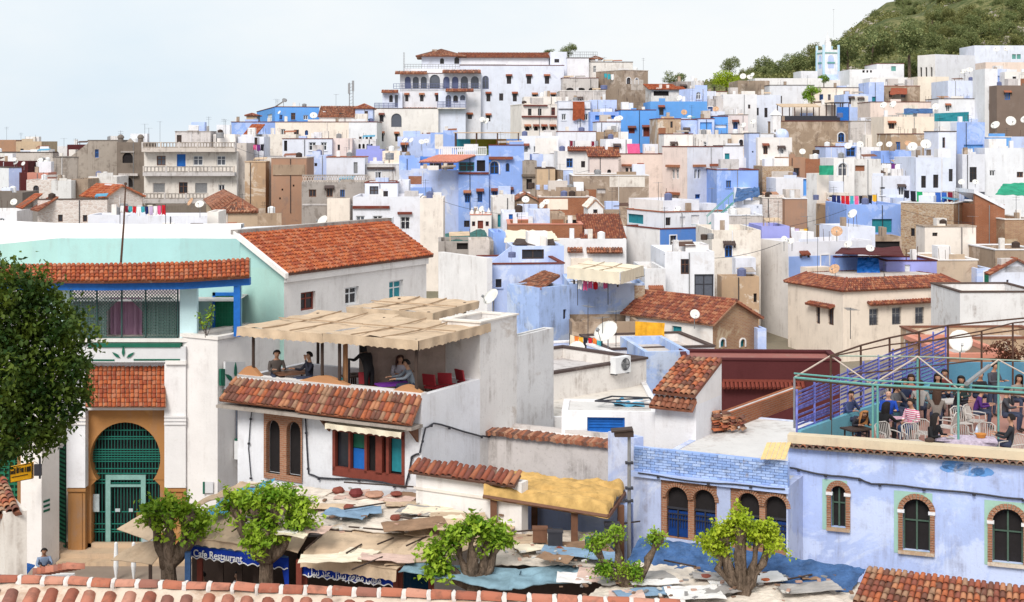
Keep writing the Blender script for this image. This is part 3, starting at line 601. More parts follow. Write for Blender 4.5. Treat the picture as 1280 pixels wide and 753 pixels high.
def hilltree(px,py,Y,size,label,mat='leafh',tall=1.0,group='trees on the hill',snap=False,base_z=None):
 """px,py: foot of the crown in the photo"""
 p=W(px,py,Y);kv=R.randrange(4);key=(mat,kv)
 if key not in _ct:
  mb=MB();mb.tube([(0,0,-.6),(.03,0,.25),(0,.03,.5)],[.04,.03,.015],6);a=mb.mesh('trunk',[mt('bark')])
  m2=MB();leaves((0,0,.46),(.52,.52,.46),2200,.062,mat,None,'',seed=kv*13+1,clumps=13+kv*3,build=False,mb=m2);_ct[key]=(a,m2.mesh('crown',[mt(mat)]))
 a,b=_ct[key];r=thing('tree',label,'tree',tuple(p),R.uniform(0,6.28),group);sc_=(size,size,size*tall)
 inst('trunk',a,r,scale=sc_);inst('crown',b,r,scale=sc_);return r
# ------------------------------------------------------------------ people
def skinmesh(nodes,edges,sub=1):
 me=bpy.data.meshes.new('body');bm=bmesh.new();ly=bm.verts.layers.skin.verify();vs=[]
 for i,(p,rx,ry) in enumerate(nodes):
  v=bm.verts.new(p);v[ly].radius=(rx,ry);v[ly].use_root=(i==0);vs.append(v)
 for a,b in edges:bm.edges.new((vs[a],vs[b]))
 bm.to_mesh(me);bm.free();o=bpy.data.objects.new('tmp',me);C.objects.link(o)
 s=o.modifiers.new('s','SKIN');s.use_smooth_shade=True
 if sub:d=o.modifiers.new('d','SUBSURF');d.levels=sub
 dg=bpy.context.evaluated_depsgraph_get();r=bpy.data.meshes.new_from_object(o.evaluated_get(dg));bpy.data.objects.remove(o);return r
SKIN=dict(a=(.42,.23,.15),b=(.30,.15,.09),c=(.55,.33,.24))
def person(label,pos,rz=0,pose='sit',shirt=(.1,.1,.12),legs=(.04,.05,.09),skin='a',hair=(.015,.012,.012),hs='short',lean=0.15,look=(0,0),arms='table',turn=0.0,group=None,stripes=None,hood=False,size=1.0):
 """figure facing local -Y; pos is the ground or seat-foot point"""
 V=Vector;sit=pose in('sit','ground');zp=.50 if pose=='sit' else(.14 if pose=='ground' else.93)
 pel=V((0,0,zp));up=Matrix.Rotation(lean,3,'X')@V((0,0,1));fw=Matrix.Rotation(lean,3,'X')@V((0,-1,0))
 nodes=[];seg=[];edges=[]
 def nd(p,rx,ry,reg):nodes.append((p,rx,ry));seg.append(reg);return len(nodes)-1
 def ed(a,b):edges.append((a,b))
 a0=nd(pel,.155,.12,'L');a1=nd(pel+up*.18,.135,.105,'S');a2=nd(pel+up*.38,.16,.115,'S');a3=nd(pel+up*.49,.085,.07,'S');ed(a0,a1);ed(a1,a2);ed(a2,a3)
 nk=pel+up*.49;hu=(up+V((0,0,1.2))+fw*look[1]).normalized();lx=Matrix.Rotation(look[0],3,'Z');hf=lx@V((0,-1,0))
 a4=nd(nk+hu*.06,.052,.052,'H');a5=nd(nk+hu*.12+hf*.02,.062,.066,'H');a6=nd(nk+hu*.19+hf*.012,.078,.088,'H');a7=nd(nk+hu*.26,.06,.068,'H')
 ed(a3,a4);ed(a4,a5);ed(a5,a6);ed(a6,a7);hc=nk+hu*.19
 n1=nd(hc+hf*.105-hu*.015,.014,.016,'H');ed(a6,n1)
 for sx in(-1,1):e=nd(hc+(lx@V((sx*.085,0,0))),.012,.022,'H');ed(a6,e)
 sh=pel+up*.43
 for sx in(-1,1):
  S=sh+V((sx*.19,0,0));s1=nd(S,.062,.062,'S');ed(a2,s1)
  if arms=='table':E=S+up*-.24+V((sx*.05,-.12,0));Wr=E+V((-sx*.08,-.24,.05))
  elif arms=='down':E=S+V((sx*.06,.02,-.27));Wr=E+V((0,-.05,-.24))
  elif arms=='lap':E=S+up*-.25+V((sx*.07,-.06,0));Wr=V((sx*.08,-.36,zp+.14)) if sit else E+V((-sx*.1,-.2,.0))
  elif arms=='knees':E=S+V((sx*.06,-.16,-.2));Wr=E+V((-sx*.1,-.2,.02))
  elif arms=='mouth':E=S+V((sx*.06,-.16,-.2));Wr=(hc+hf*.14-hu*.12+V((sx*.04,0,0))) if sx>0 else E+V((0,-.22,.05))
  else:E=S+V((sx*.05,-.2,-.16));Wr=E+V((-sx*.02,-.26,0))
  e1=nd(E,.05,.05,'S');w1=nd(Wr,.034,.03,'S');ed(s1,e1);ed(e1,w1);dr=(Wr-E).normalized();hb=nd(Wr+dr*.06,.032,.02,'K');ed(w1,hb);pm=nd(Wr+dr*.09,.034,.017,'K');ed(hb,pm)
  sd=dr.cross(V((0,0,1)));sd=sd.normalized() if sd.length>.05 else V((1,0,0));dn=V((0,0,-.35))
  for q,L in((-.027,.055),(-.009,.068),(.009,.064),(.027,.05)):
   f1=nd(Wr+dr*.125+sd*q,.0095,.0095,'K');f2=nd(Wr+dr*.125+sd*q+(dr+dn).normalized()*L,.008,.008,'K');ed(pm,f1);ed(f1,f2)
  tq=nd(Wr+dr*.09-sd*(.045*sx),.0105,.0105,'K');ed(hb,tq)
 for sx in(-1,1):
  hp=nd(pel+V((sx*.1,-.02,-.03)),.098,.098,'L');ed(a0,hp)
  if pose=='sit':K=V((sx*.13,-.44,.52));A=V((sx*.12,-.40,.09))
  elif pose=='ground':K=V((sx*.16,-.40,.48));A=V((sx*.12,-.52,.07))
  elif pose=='stride':K=V((sx*.1,-.14*sx-.02,.5));A=V((sx*.09,-.1*sx+.1,.09))
  else:K=V((sx*.1,-.03,.5));A=V((sx*.09,.01,.09))
  k1=nd(K,.066,.066,'L');m=nd(K.lerp(A,.4),.062,.06,'L');an=nd(A,.042,.042,'L');t=nd(A+V((sx*.02,-.15,-.045)),.042,.034,'F');ed(hp,k1);ed(k1,m);ed(m,an);ed(an,t)
 me=skinmesh(nodes,edges,1);reg={'S':0,'L':1,'H':2,'K':2,'F':3}
 for q in(ply('shirt_%.2f_%.2f_%.2f'%shirt,shirt) if not stripes else stripem(shirt,stripes),ply('trousers_%.2f_%.2f_%.2f'%legs,legs),plain('skin_'+skin,SKIN[skin],.6),ply('shoe_leather',(.03,.02,.018))):me.materials.append(q)
 B=[(nodes[a][0],nodes[b][0],reg[seg[b]]) for a,b in edges]
 for pl in me.polygons:
  c=pl.center;best=9;bi=0
  for a,b,r in B:
   ab=b-a;t=max(0,min(1,(c-a).dot(ab)/max(ab.length_squared,1e-9)));d=(c-(a+ab*t)).length
   if d<best:best,bi=d,r
  pl.material_index=bi
 root=thing('person',label,'person',pos,rz,group);root.scale=(size,)*3;bo=bpy.data.objects.new('body',me);C.objects.link(bo);bo.parent=root
 if hs!='bald':
  mb=MB();nu,nv=12,8;g=[];back=-hf
  for j in range(nv+1):
   for i in range(nu):
    al=2*math.pi*i/nu;be=math.pi*j/nv*.62;d=hu*math.cos(be)+(back*math.cos(al)+(lx@V((1,0,0)))*math.sin(al))*math.sin(be)
    fr=math.cos(al)<-.25;r_=.118
    if fr and be>.95:d=(hu*math.cos(.95)+(back*math.cos(al)+(lx@V((1,0,0)))*math.sin(al))*math.sin(.95));r_=.104
    p=hc+hu*.012+d*r_*(1.12 if hs in('long','bun') or hood else 1)
    if hs in('long','hood') and not fr and j>nv*.6:p+=V((0,0,-1))*(.30 if hs=='long' else.12)*((j/nv-.6)/.4)+back*.02
    g.append(p)
  mb.add(g,[(j*nu+i,j*nu+(i+1)%nu,(j+1)*nu+(i+1)%nu,(j+1)*nu+i) for j in range(nv) for i in range(nu)])
  if hs=='hood':mb.lathe([(.10,0),(.07,.08),(.0,.2)],c=hc+hu*.07,n=10,ax=tuple(hu+back*.7))
  mb.build('hood' if hs=='hood' else 'hair',ply('hair_%.3f_%.3f'%hair[:2],hair),root,smooth=True)
 for sx in(-1,1):mb=MB();mb.lathe([(0,-.011),(.011,0),(0,.011)],c=hc+hf*.086+(lx@V((sx*.032,0,0)))+hu*.012,n=6);mb.build('eye',plain('eye_dark',(.02,.015,.01),.3),root)
 return root
def stripem(a,b):
 key='striped_%.2f_%.2f'%(a[0],b[0])
 if key in _M:return _M[key]
 m,n,bb=base(key,.9,.1);sp=N(n,'ShaderNodeSeparateXYZ');n.links.new(obc(n),sp.inputs[0]);k=N(n,'ShaderNodeMath',operation='SINE');q=N(n,'ShaderNodeMath',operation='MULTIPLY');q.inputs[1].default_value=110;n.links.new(sp.outputs[2],q.inputs[0]);n.links.new(q.outputs[0],k.inputs[0])
 c=mix(n,ramp(n,k.outputs[0],-.1,.1),a,b);n.links.new(c,bb.inputs['Base Color']);_M[key]=m;return m
def at_px(px,Y,z):return((px-CX)/F*Y,Y,z)
# ------------------------------------------------------------------ the town, back to front
def loc(h,v):
 v=Vector(v);dx,dy=v.x-h.C[0],v.y-h.C[1];return Vector((dx*h.c+dy*h.s,-dx*h.s+dy*h.c,v.z-h.zb))
Hs=HS
# --- left skyline
Hs('low rust-brown block at the far left end of the skyline',-60,-60,20,175,232,3,'terra')
Hs('plain beige block on the left skyline beside the rust-brown one',20,20,52,177,230,2,'tan',dep=9)
Hs('long grey-beige building with a dark roof edge under the left skyline',-60,-60,66,191,202,2,'grey2',cop='trimb')
Hs('small white roof room behind the long grey building',38,38,61,187,206,2,'white',dep=3)
Hs('white roof hut behind the ruined concrete building',72,72,86,183,205,2,'white',dep=5)
Hs('maroon wall on the roof behind the ruined concrete building',84,84,106,181,203,2,'maroon',dep=5)
Hs('little white house below the long grey building at far left',45,45,67,203,190,4,'white',dep=5)
Hs('low maroon house at the far left edge',-40,-40,35,202,187,2,'maroon')
Hs('white and pale blue corner house at the far left edge',-30,11,27,210,177,40,'pale',mL='white',cop='trimb')
Hs('narrow maroon tower at far left',24,26,34,216,171,25,'maroon',dep=3)
Hs('small coral red house beside the narrow maroon tower',34,34,60,216,174,3,'coral',dep=4)
Hs('rough whitewashed stone house below the coral red one',33,33,67,225,168,3,'stonew',dep=5)
Hs('dark stained brick house at the left edge',-40,-40,28,241,152,2,'dark')
Hs('plain white house at the left edge above the curved parapet',-40,-40,21,264,138,2,'white',dep=6)
# --- ruined concrete building with arches
h=Hs('ruined grey concrete building with a broken sloping wall top',66,66,97,197,186,2,'grey',dep=9,cop='dark')
mb=MB();A=[h.lp('R',88,196,-.1),h.lp('R',111,178,-.1),h.lp('R',111,260,-.1),h.lp('R',88,260,-.1)]
mb.slab(A,.35,up=(0,-1,0));mb.build('sloping_wall',mt('grey'),h.root)
Hs('tall grey block of the ruined concrete building',110,110,147,176,186,2,'grey',dep=10,cop='dark')
h=Hs('dark grey concrete tower with two arched openings',146,146,181,178,184,2,'dark',dep=7,holes="""R 153 191 166 204 o a
R 153 222 166 234 o a""",cat='tower')
h.band('R',149,217,173,220,'grey2',.5,'balcony_slab');h.band('R',151,189,168,191,'grey',.12)
for x in(150,175):
 mb=MB();a=h.lp('R',x,178,-.4);mb.lathe([(.36,0),(.36,.5),(.46,.55),(.42,.75),(.2,.98),(0,1.02)],c=a,n=10);mb.build('pinnacle',mt('dark'),h.root)
mb=MB();a=h.lp('R',157,178,-.2);b=h.lp('R',167,178,-.2);mb.slab([a,b,(a+b)/2+Vector((0,0,.5))],.3,up=(0,-1,0));mb.build('gable',mt('grey'),h.root)
Hs('low white patched house under the ruined concrete wall',64,64,89,226,165,2,'white2',dep=5)
Hs('brown low house between white patched ones on the left',89,89,110,224,167,2,'brown',dep=5)
Hs('white peeling house below the dark concrete tower',110,110,146,221,172,2,'white2',dep=6)
# --- apartment block with balconies
h=Hs('three storey apartment block with concrete balconies',180,180,296,189,180,1,'white2',dep=12,cat='apartment block',name='apartment_block',par=.2,holes="""R 196 195 207 207 w l wood glassb
R 221 193 232 209 d - bluep
R 241.5 195 253.5 207 w l whitep glassb
R 271 195 282 207 w l whitep glassb
R 191 229 206.5 241.5 s - grey2 metal
R 223.5 228 234.5 242 w - wood
R 244 229 259 241.5 s - metal
R 273 231 281 239 w - whitep""")
def balcony(h,x0,x1,yt,yb,sl,mat='grey',post='grey2',pr=1.1,spans=4):
 a0,z1=h.onface('R',x0,yt);a1,_=h.onface('R',x1,yt);_,z0=h.onface('R',x0,yb);_,zs=h.onface('R',x0,sl)
 m=MB();m.box(a0,-pr,zs,a1,-.003,z0);m.build('balcony_slab',mt('grey2'),h.root)
 m=MB();n=6*spans
 m.box(a0,-pr,z1-.12,a1,-pr+.16,z1);m.box(a0,-pr+.03,z0+.003,a1,-pr+.1,z0+.15)
 for i in range(n+1):a=a0+(a1-a0-.16)*i/n;m.box(a,-pr+.04,z0+.15,a+.3*(a1-a0)/n,-pr+.1,z1-.12)
 m.build('balustrade',mt(mat),h.root)
 for i in range(spans+1):m=MB();a=a0+(a1-a0-.2)*i/spans;m.box(a,-pr-.02,z0+.003,a+.2,-pr+.2,z1+.04);m.build('baluster_post',mt(post),h.root)
balcony(h,181,295,208,215.5,220);balcony(h,181,262,241.5,248.5,254,spans=3);balcony(h,180,296,178,185,190,spans=5,mat='grey',pr=1.3)
Hs('stained concrete stair column right of the apartment block',296,296,308,179,181.5,2,'grey2',dep=8,cat='tower')
Hs('roof room with a door on top of the apartment block',219,219,263,165,186,1,'grey2',dep=5,yb=189,cop='grey',holes="R 221 169 227 178 d - wooddk")
Hs('small white roof room at the end of the apartment block roof',266,266,294,168,187,1,'white',dep=4,yb=189)
Hs('wall coloured dark for the shadow under the apartment block balconies',180,180,266,257,172,1,'dark',dep=5,cat='wall',name='wall_building')  # shadow band below the balconies, painted as the wall's dark colour
# --- gabled stone houses at the left
h=Hs('orange-fronted hut with a short tiled slope at far left',20,27,60,260,143,15,'white2',mL='tan',dep=6)
tiles(loc(h,W(19.5,259,142)),loc(h,W(27.5,261,141)),loc(h,W(53,243,143)),loc(h,W(44,243,147)),'tileo',h.root,.3,.4)
h=Hs('long whitewashed stone house with two small dark windows',39,47,134,250,138,8,'stonew',mL='tan',cop='trimb',dep=7,holes="""R 72.5 268.5 78.5 277.5 w -
R 103.5 269 109 277.5 w -""")
tiles(loc(h,W(38,262,137)),loc(h,W(47.5,264,136)),loc(h,W(73,247,138.5)),loc(h,W(63,246,142)),'tile',h.root,.3,.4)
h=Hs('gabled whitewashed stone house with an orange tiled slope',103,133,178,246,141,42,'stonew',holes="R 160 262 165 270 w -",cat='house')
h.gable(1.05,'y','tileo',off=.42,pitch=.3)
h=Hs('brown house with a hipped tile roof before the apartment block',258,272,322,266,134,14,'tan');h.hip(1.15,'tileb',pitch=.3)
Hs('low rough brown house beside the hipped tile roof',318,322,352,267,133,10,'brown')
Hs('pale low house with washing at left behind the curved parapet',110,110,160,269,126,2,'cool',dep=4)
Hs('lilac white house with sloping top behind the curved parapet',160,160,259,270,124,2,'cool',dep=5)
Hs('small white cubic house with a flat top beside the hipped roof',259,259,273,265,122,2,'white',dep=4)
# --- blue and cream group on the skyline
Hs('bright blue skyline building with a red edge',321,344,399,134,219,14,'sky',cop='trim',mL='sky',dep=8,holes="L 334 143 340 152 d - whitep")
h=Hs('tiny tiled hut left of the bright blue skyline building',308,308,321,145,221,3,'tan',dep=4);h.hip(.35,'tile')
h=Hs('low house with a red-brown tiled roof on the skyline',399,399,444,146,217,3,'white2',dep=6);h.shed(1.7,'y','tileb')
h=Hs('pale blue roof house with tile edge left of the palace',444,444,466,136,218,3,'pale',dep=6,holes="R 456 139 460 143 w -");h.hip(.7,'tile')
Hs('blue house with red coping at the left end of the cream wall',289,289,344,153,211,3,'blue',cop='trim',dep=8)
Hs('long cream-white building with a dark red coping line',344,344,436,153,209,1,'cream',cop='trim',dep=10)
Hs('cream-white block with dark coping next to the palace',436,436,471,153,207,1,'white',cop='trim',dep=10,holes="""R 449 171 452 176 w -
R 457 171 460 176 w -
R 462 171 465 176 w -""")
h=Hs('lilac house with a coral sloping roof below the blue skyline houses',303,330,352,168,200,35,'cool',dep=6)
tiles(loc(h,W(303,170,200)),loc(h,W(319,170,198)),loc(h,W(331,156,202)),loc(h,W(315,156,204)),'tileo',h.root,.3,.4)
Hs('ragged cream wall house above the twin-window white house',336,336,370,168,197,2,'white2',dep=6)
Hs('white roof house with washing behind the concrete column',297,297,330,171,188,2,'cool',dep=6,holes="R 318 172 322 182 d - wooddk")
Hs('white house with two square dark windows left of centre',353,353,415,174,184,2,'cool',dep=8,cop='trim',holes="""R 386 178 395 188.5 w l whitep
R 401 178 408.5 188.5 w l whitep
R 355 176 359 189 o -""")
Hs('pinkish narrow house beside the twin-window white house',415,415,440,173,185,2,'pink',dep=7,holes="R 422 181 425 188 w -")
Hs('white house with a row of little arches below the palace',440,440,470,174,187,2,'white2',dep=7,holes="""R 448 180 451 186 o a
R 453 180 456 186 o a
R 458 180 461 186 o a
R 463 180 466 186 o a""")
Hs('lavender flat wall house below the palace',445,445,478,187,180,2,'lav',dep=6)
Hs('pale blue house with one tiny window above the concrete lattice wall',383,383,409,194,168,2,'pale',dep=6,holes="R 393 204 396.5 208 w -")
Hs('cool white house with red roof edge above the concrete lattice wall',408,408,456,197,167,2,'cool',dep=6,cop='tile',holes="R 442 203 447 217 d - metal")
Hs('ochre ruined house wall with peeling render',306,306,332,203,160,2,'ochre',dep=5,cop='tan')
Hs('thin white house strip with one dark window',329,329,344,197,163,2,'white2',dep=6,holes="R 332 211 336.5 219.5 w -")
h=Hs('terracotta-brown rendered house with a grey lintel',339,339,383,198,157,2,'terra',dep=8,cop='grey2',holes="""R 352 236 354 238.5 o -
R 366 231 368 233.5 o -
R 349 247 351 249.5 o -""");h.band('R',341,206,381,219,'brown',.12,'lintel')
# concrete wall with lattice
h=Hs('grey concrete building with a white criss-cross lattice along its top',377,377,460,228,150,2,'grey',dep=8,par=.3)
mb=MB();a0,z0=h.onface('R',377.5,228);a1,z1=h.onface('R',459,220);n=26;s_=(a1-a0)/n
for i in range(n):
 a=a0+s_*i
 for p,q in(((a,z0),(a+s_,z1)),((a+s_,z0),(a,z1))):mb.slab([(p[0],.02,p[1]),(p[0]+.07,.02,p[1]),(q[0]+.07,.02,q[1]),(q[0],.02,q[1])],.07,up=(0,-1,0))
mb.build('lattice',mt('grey2'),h.root)['kind']='stuff';mb=MB();mb.box(a0,-.03,z1,a1,.15,z1+.12);mb.build('lattice_rail',mt('grey'),h.root);h.band('R',378,255,459,257,'grey2',.05)
# --- palace
Pl=230
def P(*a,**k):k.setdefault('group','blocks of the white palace');k.setdefault('cat','palace');k.setdefault('name','palace_block');return Hs(*a,**k)
h=P('main white palace block with three rows of hooded dark windows',575,575,705,82,Pl,2,'cool',dep=14,cop='trim',holes="""R 603 95 611 111.5 w a railb glassb
R 633.5 95 639 105 w h wooddk
R 658.5 95 664 105 w h wooddk
R 681 95 686.5 105 w h wooddk
R 608 117 613 127 w h wooddk
R 624 117 629 126 w - wooddk
R 641 117 646 127 w h wooddk
R 666 118 671 127 w h wooddk
R 689 118 694 127 w h wooddk
R 608 144 613 152 w h wooddk""")
h=P('palace gallery storey with a row of tall horseshoe arches',500,500,601,92,Pl-1.5,2,'cool',dep=14,holes="""R 506 96 513.5 111 o A - railb
R 516 96 523.5 111 o A - glassb
R 526 96 533.5 111 o A - glassb
R 537 93.5 550 111 o A - glassb
R 554 96 562 111 o A - railb
R 565 96 573 111 o A - railb
R 576 95.5 585 111 o A - glassb
R 588.5 95.5 598.5 111 o A - glassb
R 506.5 118.5 510.5 127 w ah wooddk
R 525 118.5 529.5 127 w ah wooddk
R 544.5 118.5 548.5 127 w ah wooddk
R 527 143 532 146 w - wooddk
R 533.5 143 541 146 w - wooddk
R 584.5 143 590 149 w h wooddk
R 607 143 612 149 w h wooddk""",cop='trim')
h.strip('R',494,93,534,'tileb',1.3,.45);h.strip('R',553,92,601,'tileb',1.5,.55);h.strip('R',500,139,546,'tileb',.8,.5)
def rail(h,f,x0,y1,x1,y0,mat='railb',pr=.3,n=30,name='railing'):
 a0,z1=h.onface(f,x0,y1);a1,_=h.onface(f,x1,y1);_,z0=h.onface(f,x0,y0);to=h.to(f);m=MB();a0,a1=min(a0,a1),max(a0,a1)
 for z in(z0,(z0+z1)/2,z1):m.tube([to(a0,z,pr),to(a1,z,pr)],.045,4)
 for i in range(n+1):a=a0+(a1-a0)*i/n;m.tube([to(a,z0,pr),to(a,z1,pr)],.03 if i%6 else.06,4)
 m.build(name,mt(mat),h.root)
rail(h,'R',492,105,600,111)
h2=P('low palace wing with a square gallery pavilion at its left end',478,478,503,116,Pl-2.5,2,'cool',dep=9,holes="""R 486.5 119 491 128 w a wooddk
R 493.5 119 497.5 134 o - - glassb""");h2.strip('R',477,116,498,'tile',1.0,.4)
h3=P('white palace base wing with arched windows on the left',468,468,548,136,Pl-4,2,'white',dep=12,holes="""R 474.5 143.5 479.5 152.5 w ah wooddk
R 489 142 502 159 o a - glassb
R 474.5 166.5 479.5 177 w ah wooddk
R 494 167 498 177 w ah wooddk""",cop='trimb');rail(h3,'R',468,129,497,136,pr=-.2)
h4=P('palace bay with a railed balcony and tiled pent roof',548,548,582,113.5,Pl-3,2,'cool',dep=9,holes="""R 557 119 564 134 w a railb glassb
R 566.5 119.5 572.5 128.5 w a wooddk
R 575 119 582 126 w a railb glassb""");h4.strip('R',557,115,592,'tile',1.1,.45);rail(h4,'R',547,127.5,582,135,pr=.9)
h4.band('R',547,135,582,136.5,'white2',1.0,'balcony_slab')
h=P('top palace pavilion with arched windows under a tiled roof',527,527,576,71,Pl+6,2,'cool',dep=7,holes="""R 550 73 555 80 w a wooddk
R 568 71.5 574 80 w a wooddk""");h.hip(1.35,'tileb',over=.9)
h=P('long top palace wing with a red tiled roof',576,576,686,72,Pl+6,2,'cool',dep=7);h.shed(1.2,'y','tile',over=.5)
h=P('roof terrace of the palace with a thin rail around it',505,505,632,86,Pl+1.5,2,'white',dep=6);rail(h,'R',506,80.5,632,86,'metal',-.2,36)
mb=thing('lattice_mast','thin lattice radio mast standing on the left end of the palace','mast',W(505,92,Pl));q=MB()
for i in range(8):z=i*.42;q.tube([(-.1,0,z),(.1,0,z+.42)],.02,4);q.tube([(.1,0,z),(-.1,0,z+.42)],.02,4)
for x in(-.1,.1):q.tube([(x,0,0),(x,0,3.4)],.03,4)
q.build('lattice',mt('metal'),mb)
h=P('small white chimney block on the top palace pavilion',540,540,546,62,Pl+8,2,'brown',dep=1,yb=66,cat='chimney',name='chimney')
P('pale wall with railed top right of the long palace wing',688,688,709,65,Pl+5,2,'cool',dep=6,holes="R 693 74 699 78.5 w - wooddk")
h=P('white palace block under the far railed roof terrace',709,709,736,73,Pl+4,2,'cool',dep=8,cop='trimb');rail(h,'R',709,65,747,72,'metal',-.3,14)
Hs('white building with dark coping right of the palace',736,736,791,78,235,2,'white2',dep=9,cop='trimb')
h=Hs('dark tiled pavilion roof behind the white coping wall',738,738,752,74,240,2,'white2',dep=6);h.hip(.5,'tileb')
Hs('pale grey building with three arched recesses beside the palace',703,703,748,98,227,2,'grey2',dep=8,cop='trim',holes="""R 708 110 717 113 o a
R 722 110 731 113 o a
R 736 110 745 113 o a""")
Hs('plain brown concrete block right of the palace',745,778,810,88,224,30,'brown',mL='brown',dep=9,cop='grey2')
Hs('white rubble wall building below the three recesses',700,700,757,114,214,2,'grey2',dep=7,cop='white')
h=Hs('low white roof wall under the palace main block',655,655,702,121,208,2,'white2',dep=7)
h=Hs('cream house with three small windows and a row of arched niches',638,652,700,131,203,12,'cream',dep=8,cop='cream',holes="""R 660 136 664.5 144.5 w - wooddk
R 672.5 136 677 144.5 w - wooddk
R 689 134.5 694 144.5 w - redwood
R 656.5 158 662 163.5 o ah
R 667.5 158 672.5 163.5 o ah
R 677.5 158 682.5 163.5 o ah
R 688 158 693.5 163.5 o ah""");h.band('R',652,145,697,147,'trim',.3);h.band('R',654,131.5,684,133,'trim',.3)
h=Hs('white house with a big rust-red rug hung on its front',698,698,738,127,201,2,'cool',dep=8,cop='cool',holes="""R 702 142.5 707.5 150.5 w l whitep
R 729.5 142.5 735 150.5 w l whitep""");h.band('R',698,136,738,137,'trimb',.15)
p=W(715.6,127,200.6);g=hangcloth(p,1.65,2.55,Vector((1,0,0)),'maroon','','rug');g['label']='big rust-red rug hanging over the front of a white house';g.data.materials.clear();g.data.materials.append(cloth('rust_rug',(.30,.075,.035),.3,3))
Hs('light blue house with small openings right of the rug house',738,738,771,125,202,2,'pale',dep=7,holes="""R 769 136 773 141 w - wooddk""")
Hs('blue loggia wall under the light blue house',738,738,776,140,198,2,'blue',dep=5,holes="""R 744 144.5 751 150 o - - bluep
R 758 144.5 769 150 o - - bluep""")
Hs('white roof hut with a brown lower wall below the blue loggia',746,746,776,153,191,3,'cool',dep=5,cop='trim')
Hs('low brown rubble wall in front of the white roof hut',746,746,776,165,190,3,'brown',dep=1.0)
Hs('bright blue house with a red-brown shuttered window',776,776,820,138,196,3,'sky',dep=8,cop='trim',holes="""R 804 159 812 171 s Rrh redwood
R 786 160 793.5 167 s h redwood""")
Hs('bright blue wide house with one hooded window',813,813,884,127,201,1,'sky',dep=9,holes="R 824 134 829.5 144 w h wooddk")
Hs('pale blue cubic roof room on the bright blue wide house',863,863,884,111,204,12,'pale',dep=5)
h=Hs('house with a tan sloping roof over a dark veranda',814,814,854,112,216,3,'white2',dep=6,holes="R 817 114 836 120 o -");h.shed(1.0,'y','tileo',over=.4)
Hs('rough grey wall house beside the tan sloping roof',845,845,880,102,219,3,'grey',dep=7)
Hs('white patched low house left of the date palm',885,885,909,115,211,3,'white2',dep=7,cop='trim')
h=Hs('grey house with a sheet roof sloping to the left',880,880,904,124,205,3,'grey2',dep=8);h.shed(.8,'y','grey2') if 0 else None
Hs('white house at the foot of the wooded slope',904,904,946,118,209,3,'white',dep=8,holes="R 935 131 938 136 w -")
Hs('pink-white house with rounded parapet arches',910,910,935,144,196,3,'pink',dep=7,cop='grey',holes="R 918 139 928 144 o a")
h=Hs('ochre stone house with a dark red edge below the bright blue houses',822,822,851,149,187,3,'ochre',dep=7,cop='trim',holes="R 838 152 841 160 w -");h.band('R',823,160,832,175,'brick',.04,'bare_brick')
Hs('pale blue house with dark edge in the centre right',850,850,874,150,189,3,'pale',dep=6,cop='trim')
Hs('white house with a deep sky blue loggia',873,873,893,149,188,3,'pale',dep=6,cop='trim',holes="R 875 153 890 165 o - - sky")
Hs('tiny white and blue striped roof hut',892,892,910,146,189,3,'sky',dep=5,cop='trim',holes="R 894 156 908 160 o - - white")
Hs('white low terrace house with thin dark red coping',830,830,866,168,180,2,'white',dep=5,cop='trim')
Hs('long low white terrace house in the centre right',865,865,914,168,181,2,'white2',dep=6)
Hs('cream house with a dark ledge left of the white bell-shaped tower',913,913,938,168,182,2,'cream',dep=7,cop='trimb')
Hs('tall narrow pale blue wall left of the white bell-shaped tower',936,936,949,167,179,2,'pale',dep=6,holes="R 940 189 942 191 o -",cop='trimb')
Hs('white house with wide flat wall above the arched gate niches',650,650,698,170,180,2,'white',dep=8)
Hs('white house with red roof flowers in the centre',697,697,745,165,184,2,'cool',dep=6,cop='trim')
h=Hs('white house with a long low tile strip and pots on top',697,697,757,189,173,2,'white',dep=7);h.strip('R',709,189,756,'tile',.5,.5)
Hs('white house with a pink cloth on its roof',757,757,790,174,176,2,'white',dep=7)
h=Hs('pinkish house with tiled roof and two arched windows',735,737,773,196,166,8,'pink',dep=6,holes="""R 742.5 212 747 218.5 w a wooddk
R 759 212 764 218.5 w a wooddk""");h.shed(.75,'y','tile')
h=Hs('pink weathered house with two hooded windows',776,776,829,193,169,2,'pink',dep=8,cop='trim',holes="""R 782 210 785.5 217.5 w - wooddk
R 787.5 210 791 217.5 w - wooddk
R 798 207 803 216 w h wooddk
R 771 200 774 212 o -""");h.band('R',777,205.5,792,208,'tile',.35,'hood')
h=Hs('tall two-sided pink and lilac house with red coping and hooded windows',828,859,903,184,165,33,'cool',mL='pink',cop='trim',holes="""L 840 212 843.5 224 w - whitep
L 845 212 848.5 224 w - whitep
L 840 246 842.5 250.5 w - whitep
L 845 246 847.5 250.5 w - whitep
R 868 212 871 223.5 w - whitep glassb
R 872.5 212 875.5 223.5 w - whitep glassb
R 888.5 211 891 223 w - whitep glassb
R 892.5 211 895 223 w - whitep glassb
R 869 243 875.5 248.5 w - bluep""")
for f,x0,x1,y in(('L',835,850,206),('L',835,850,240),('R',866,880,206),('R',887,899,205)):h.band(f,x0,y,x1,y+3,'tile',.4,'hood')
Hs('narrow pale house with a teal window right of the tall pink and lilac one',903,903,929,183,168,2,'cool',dep=6,cop='trimb',holes="R 906 192 912 201 w - teal teal")
Hs('blue house with a maroon coping at the right centre',896,896,948,213,160,2,'blue',dep=8,cop='trim')
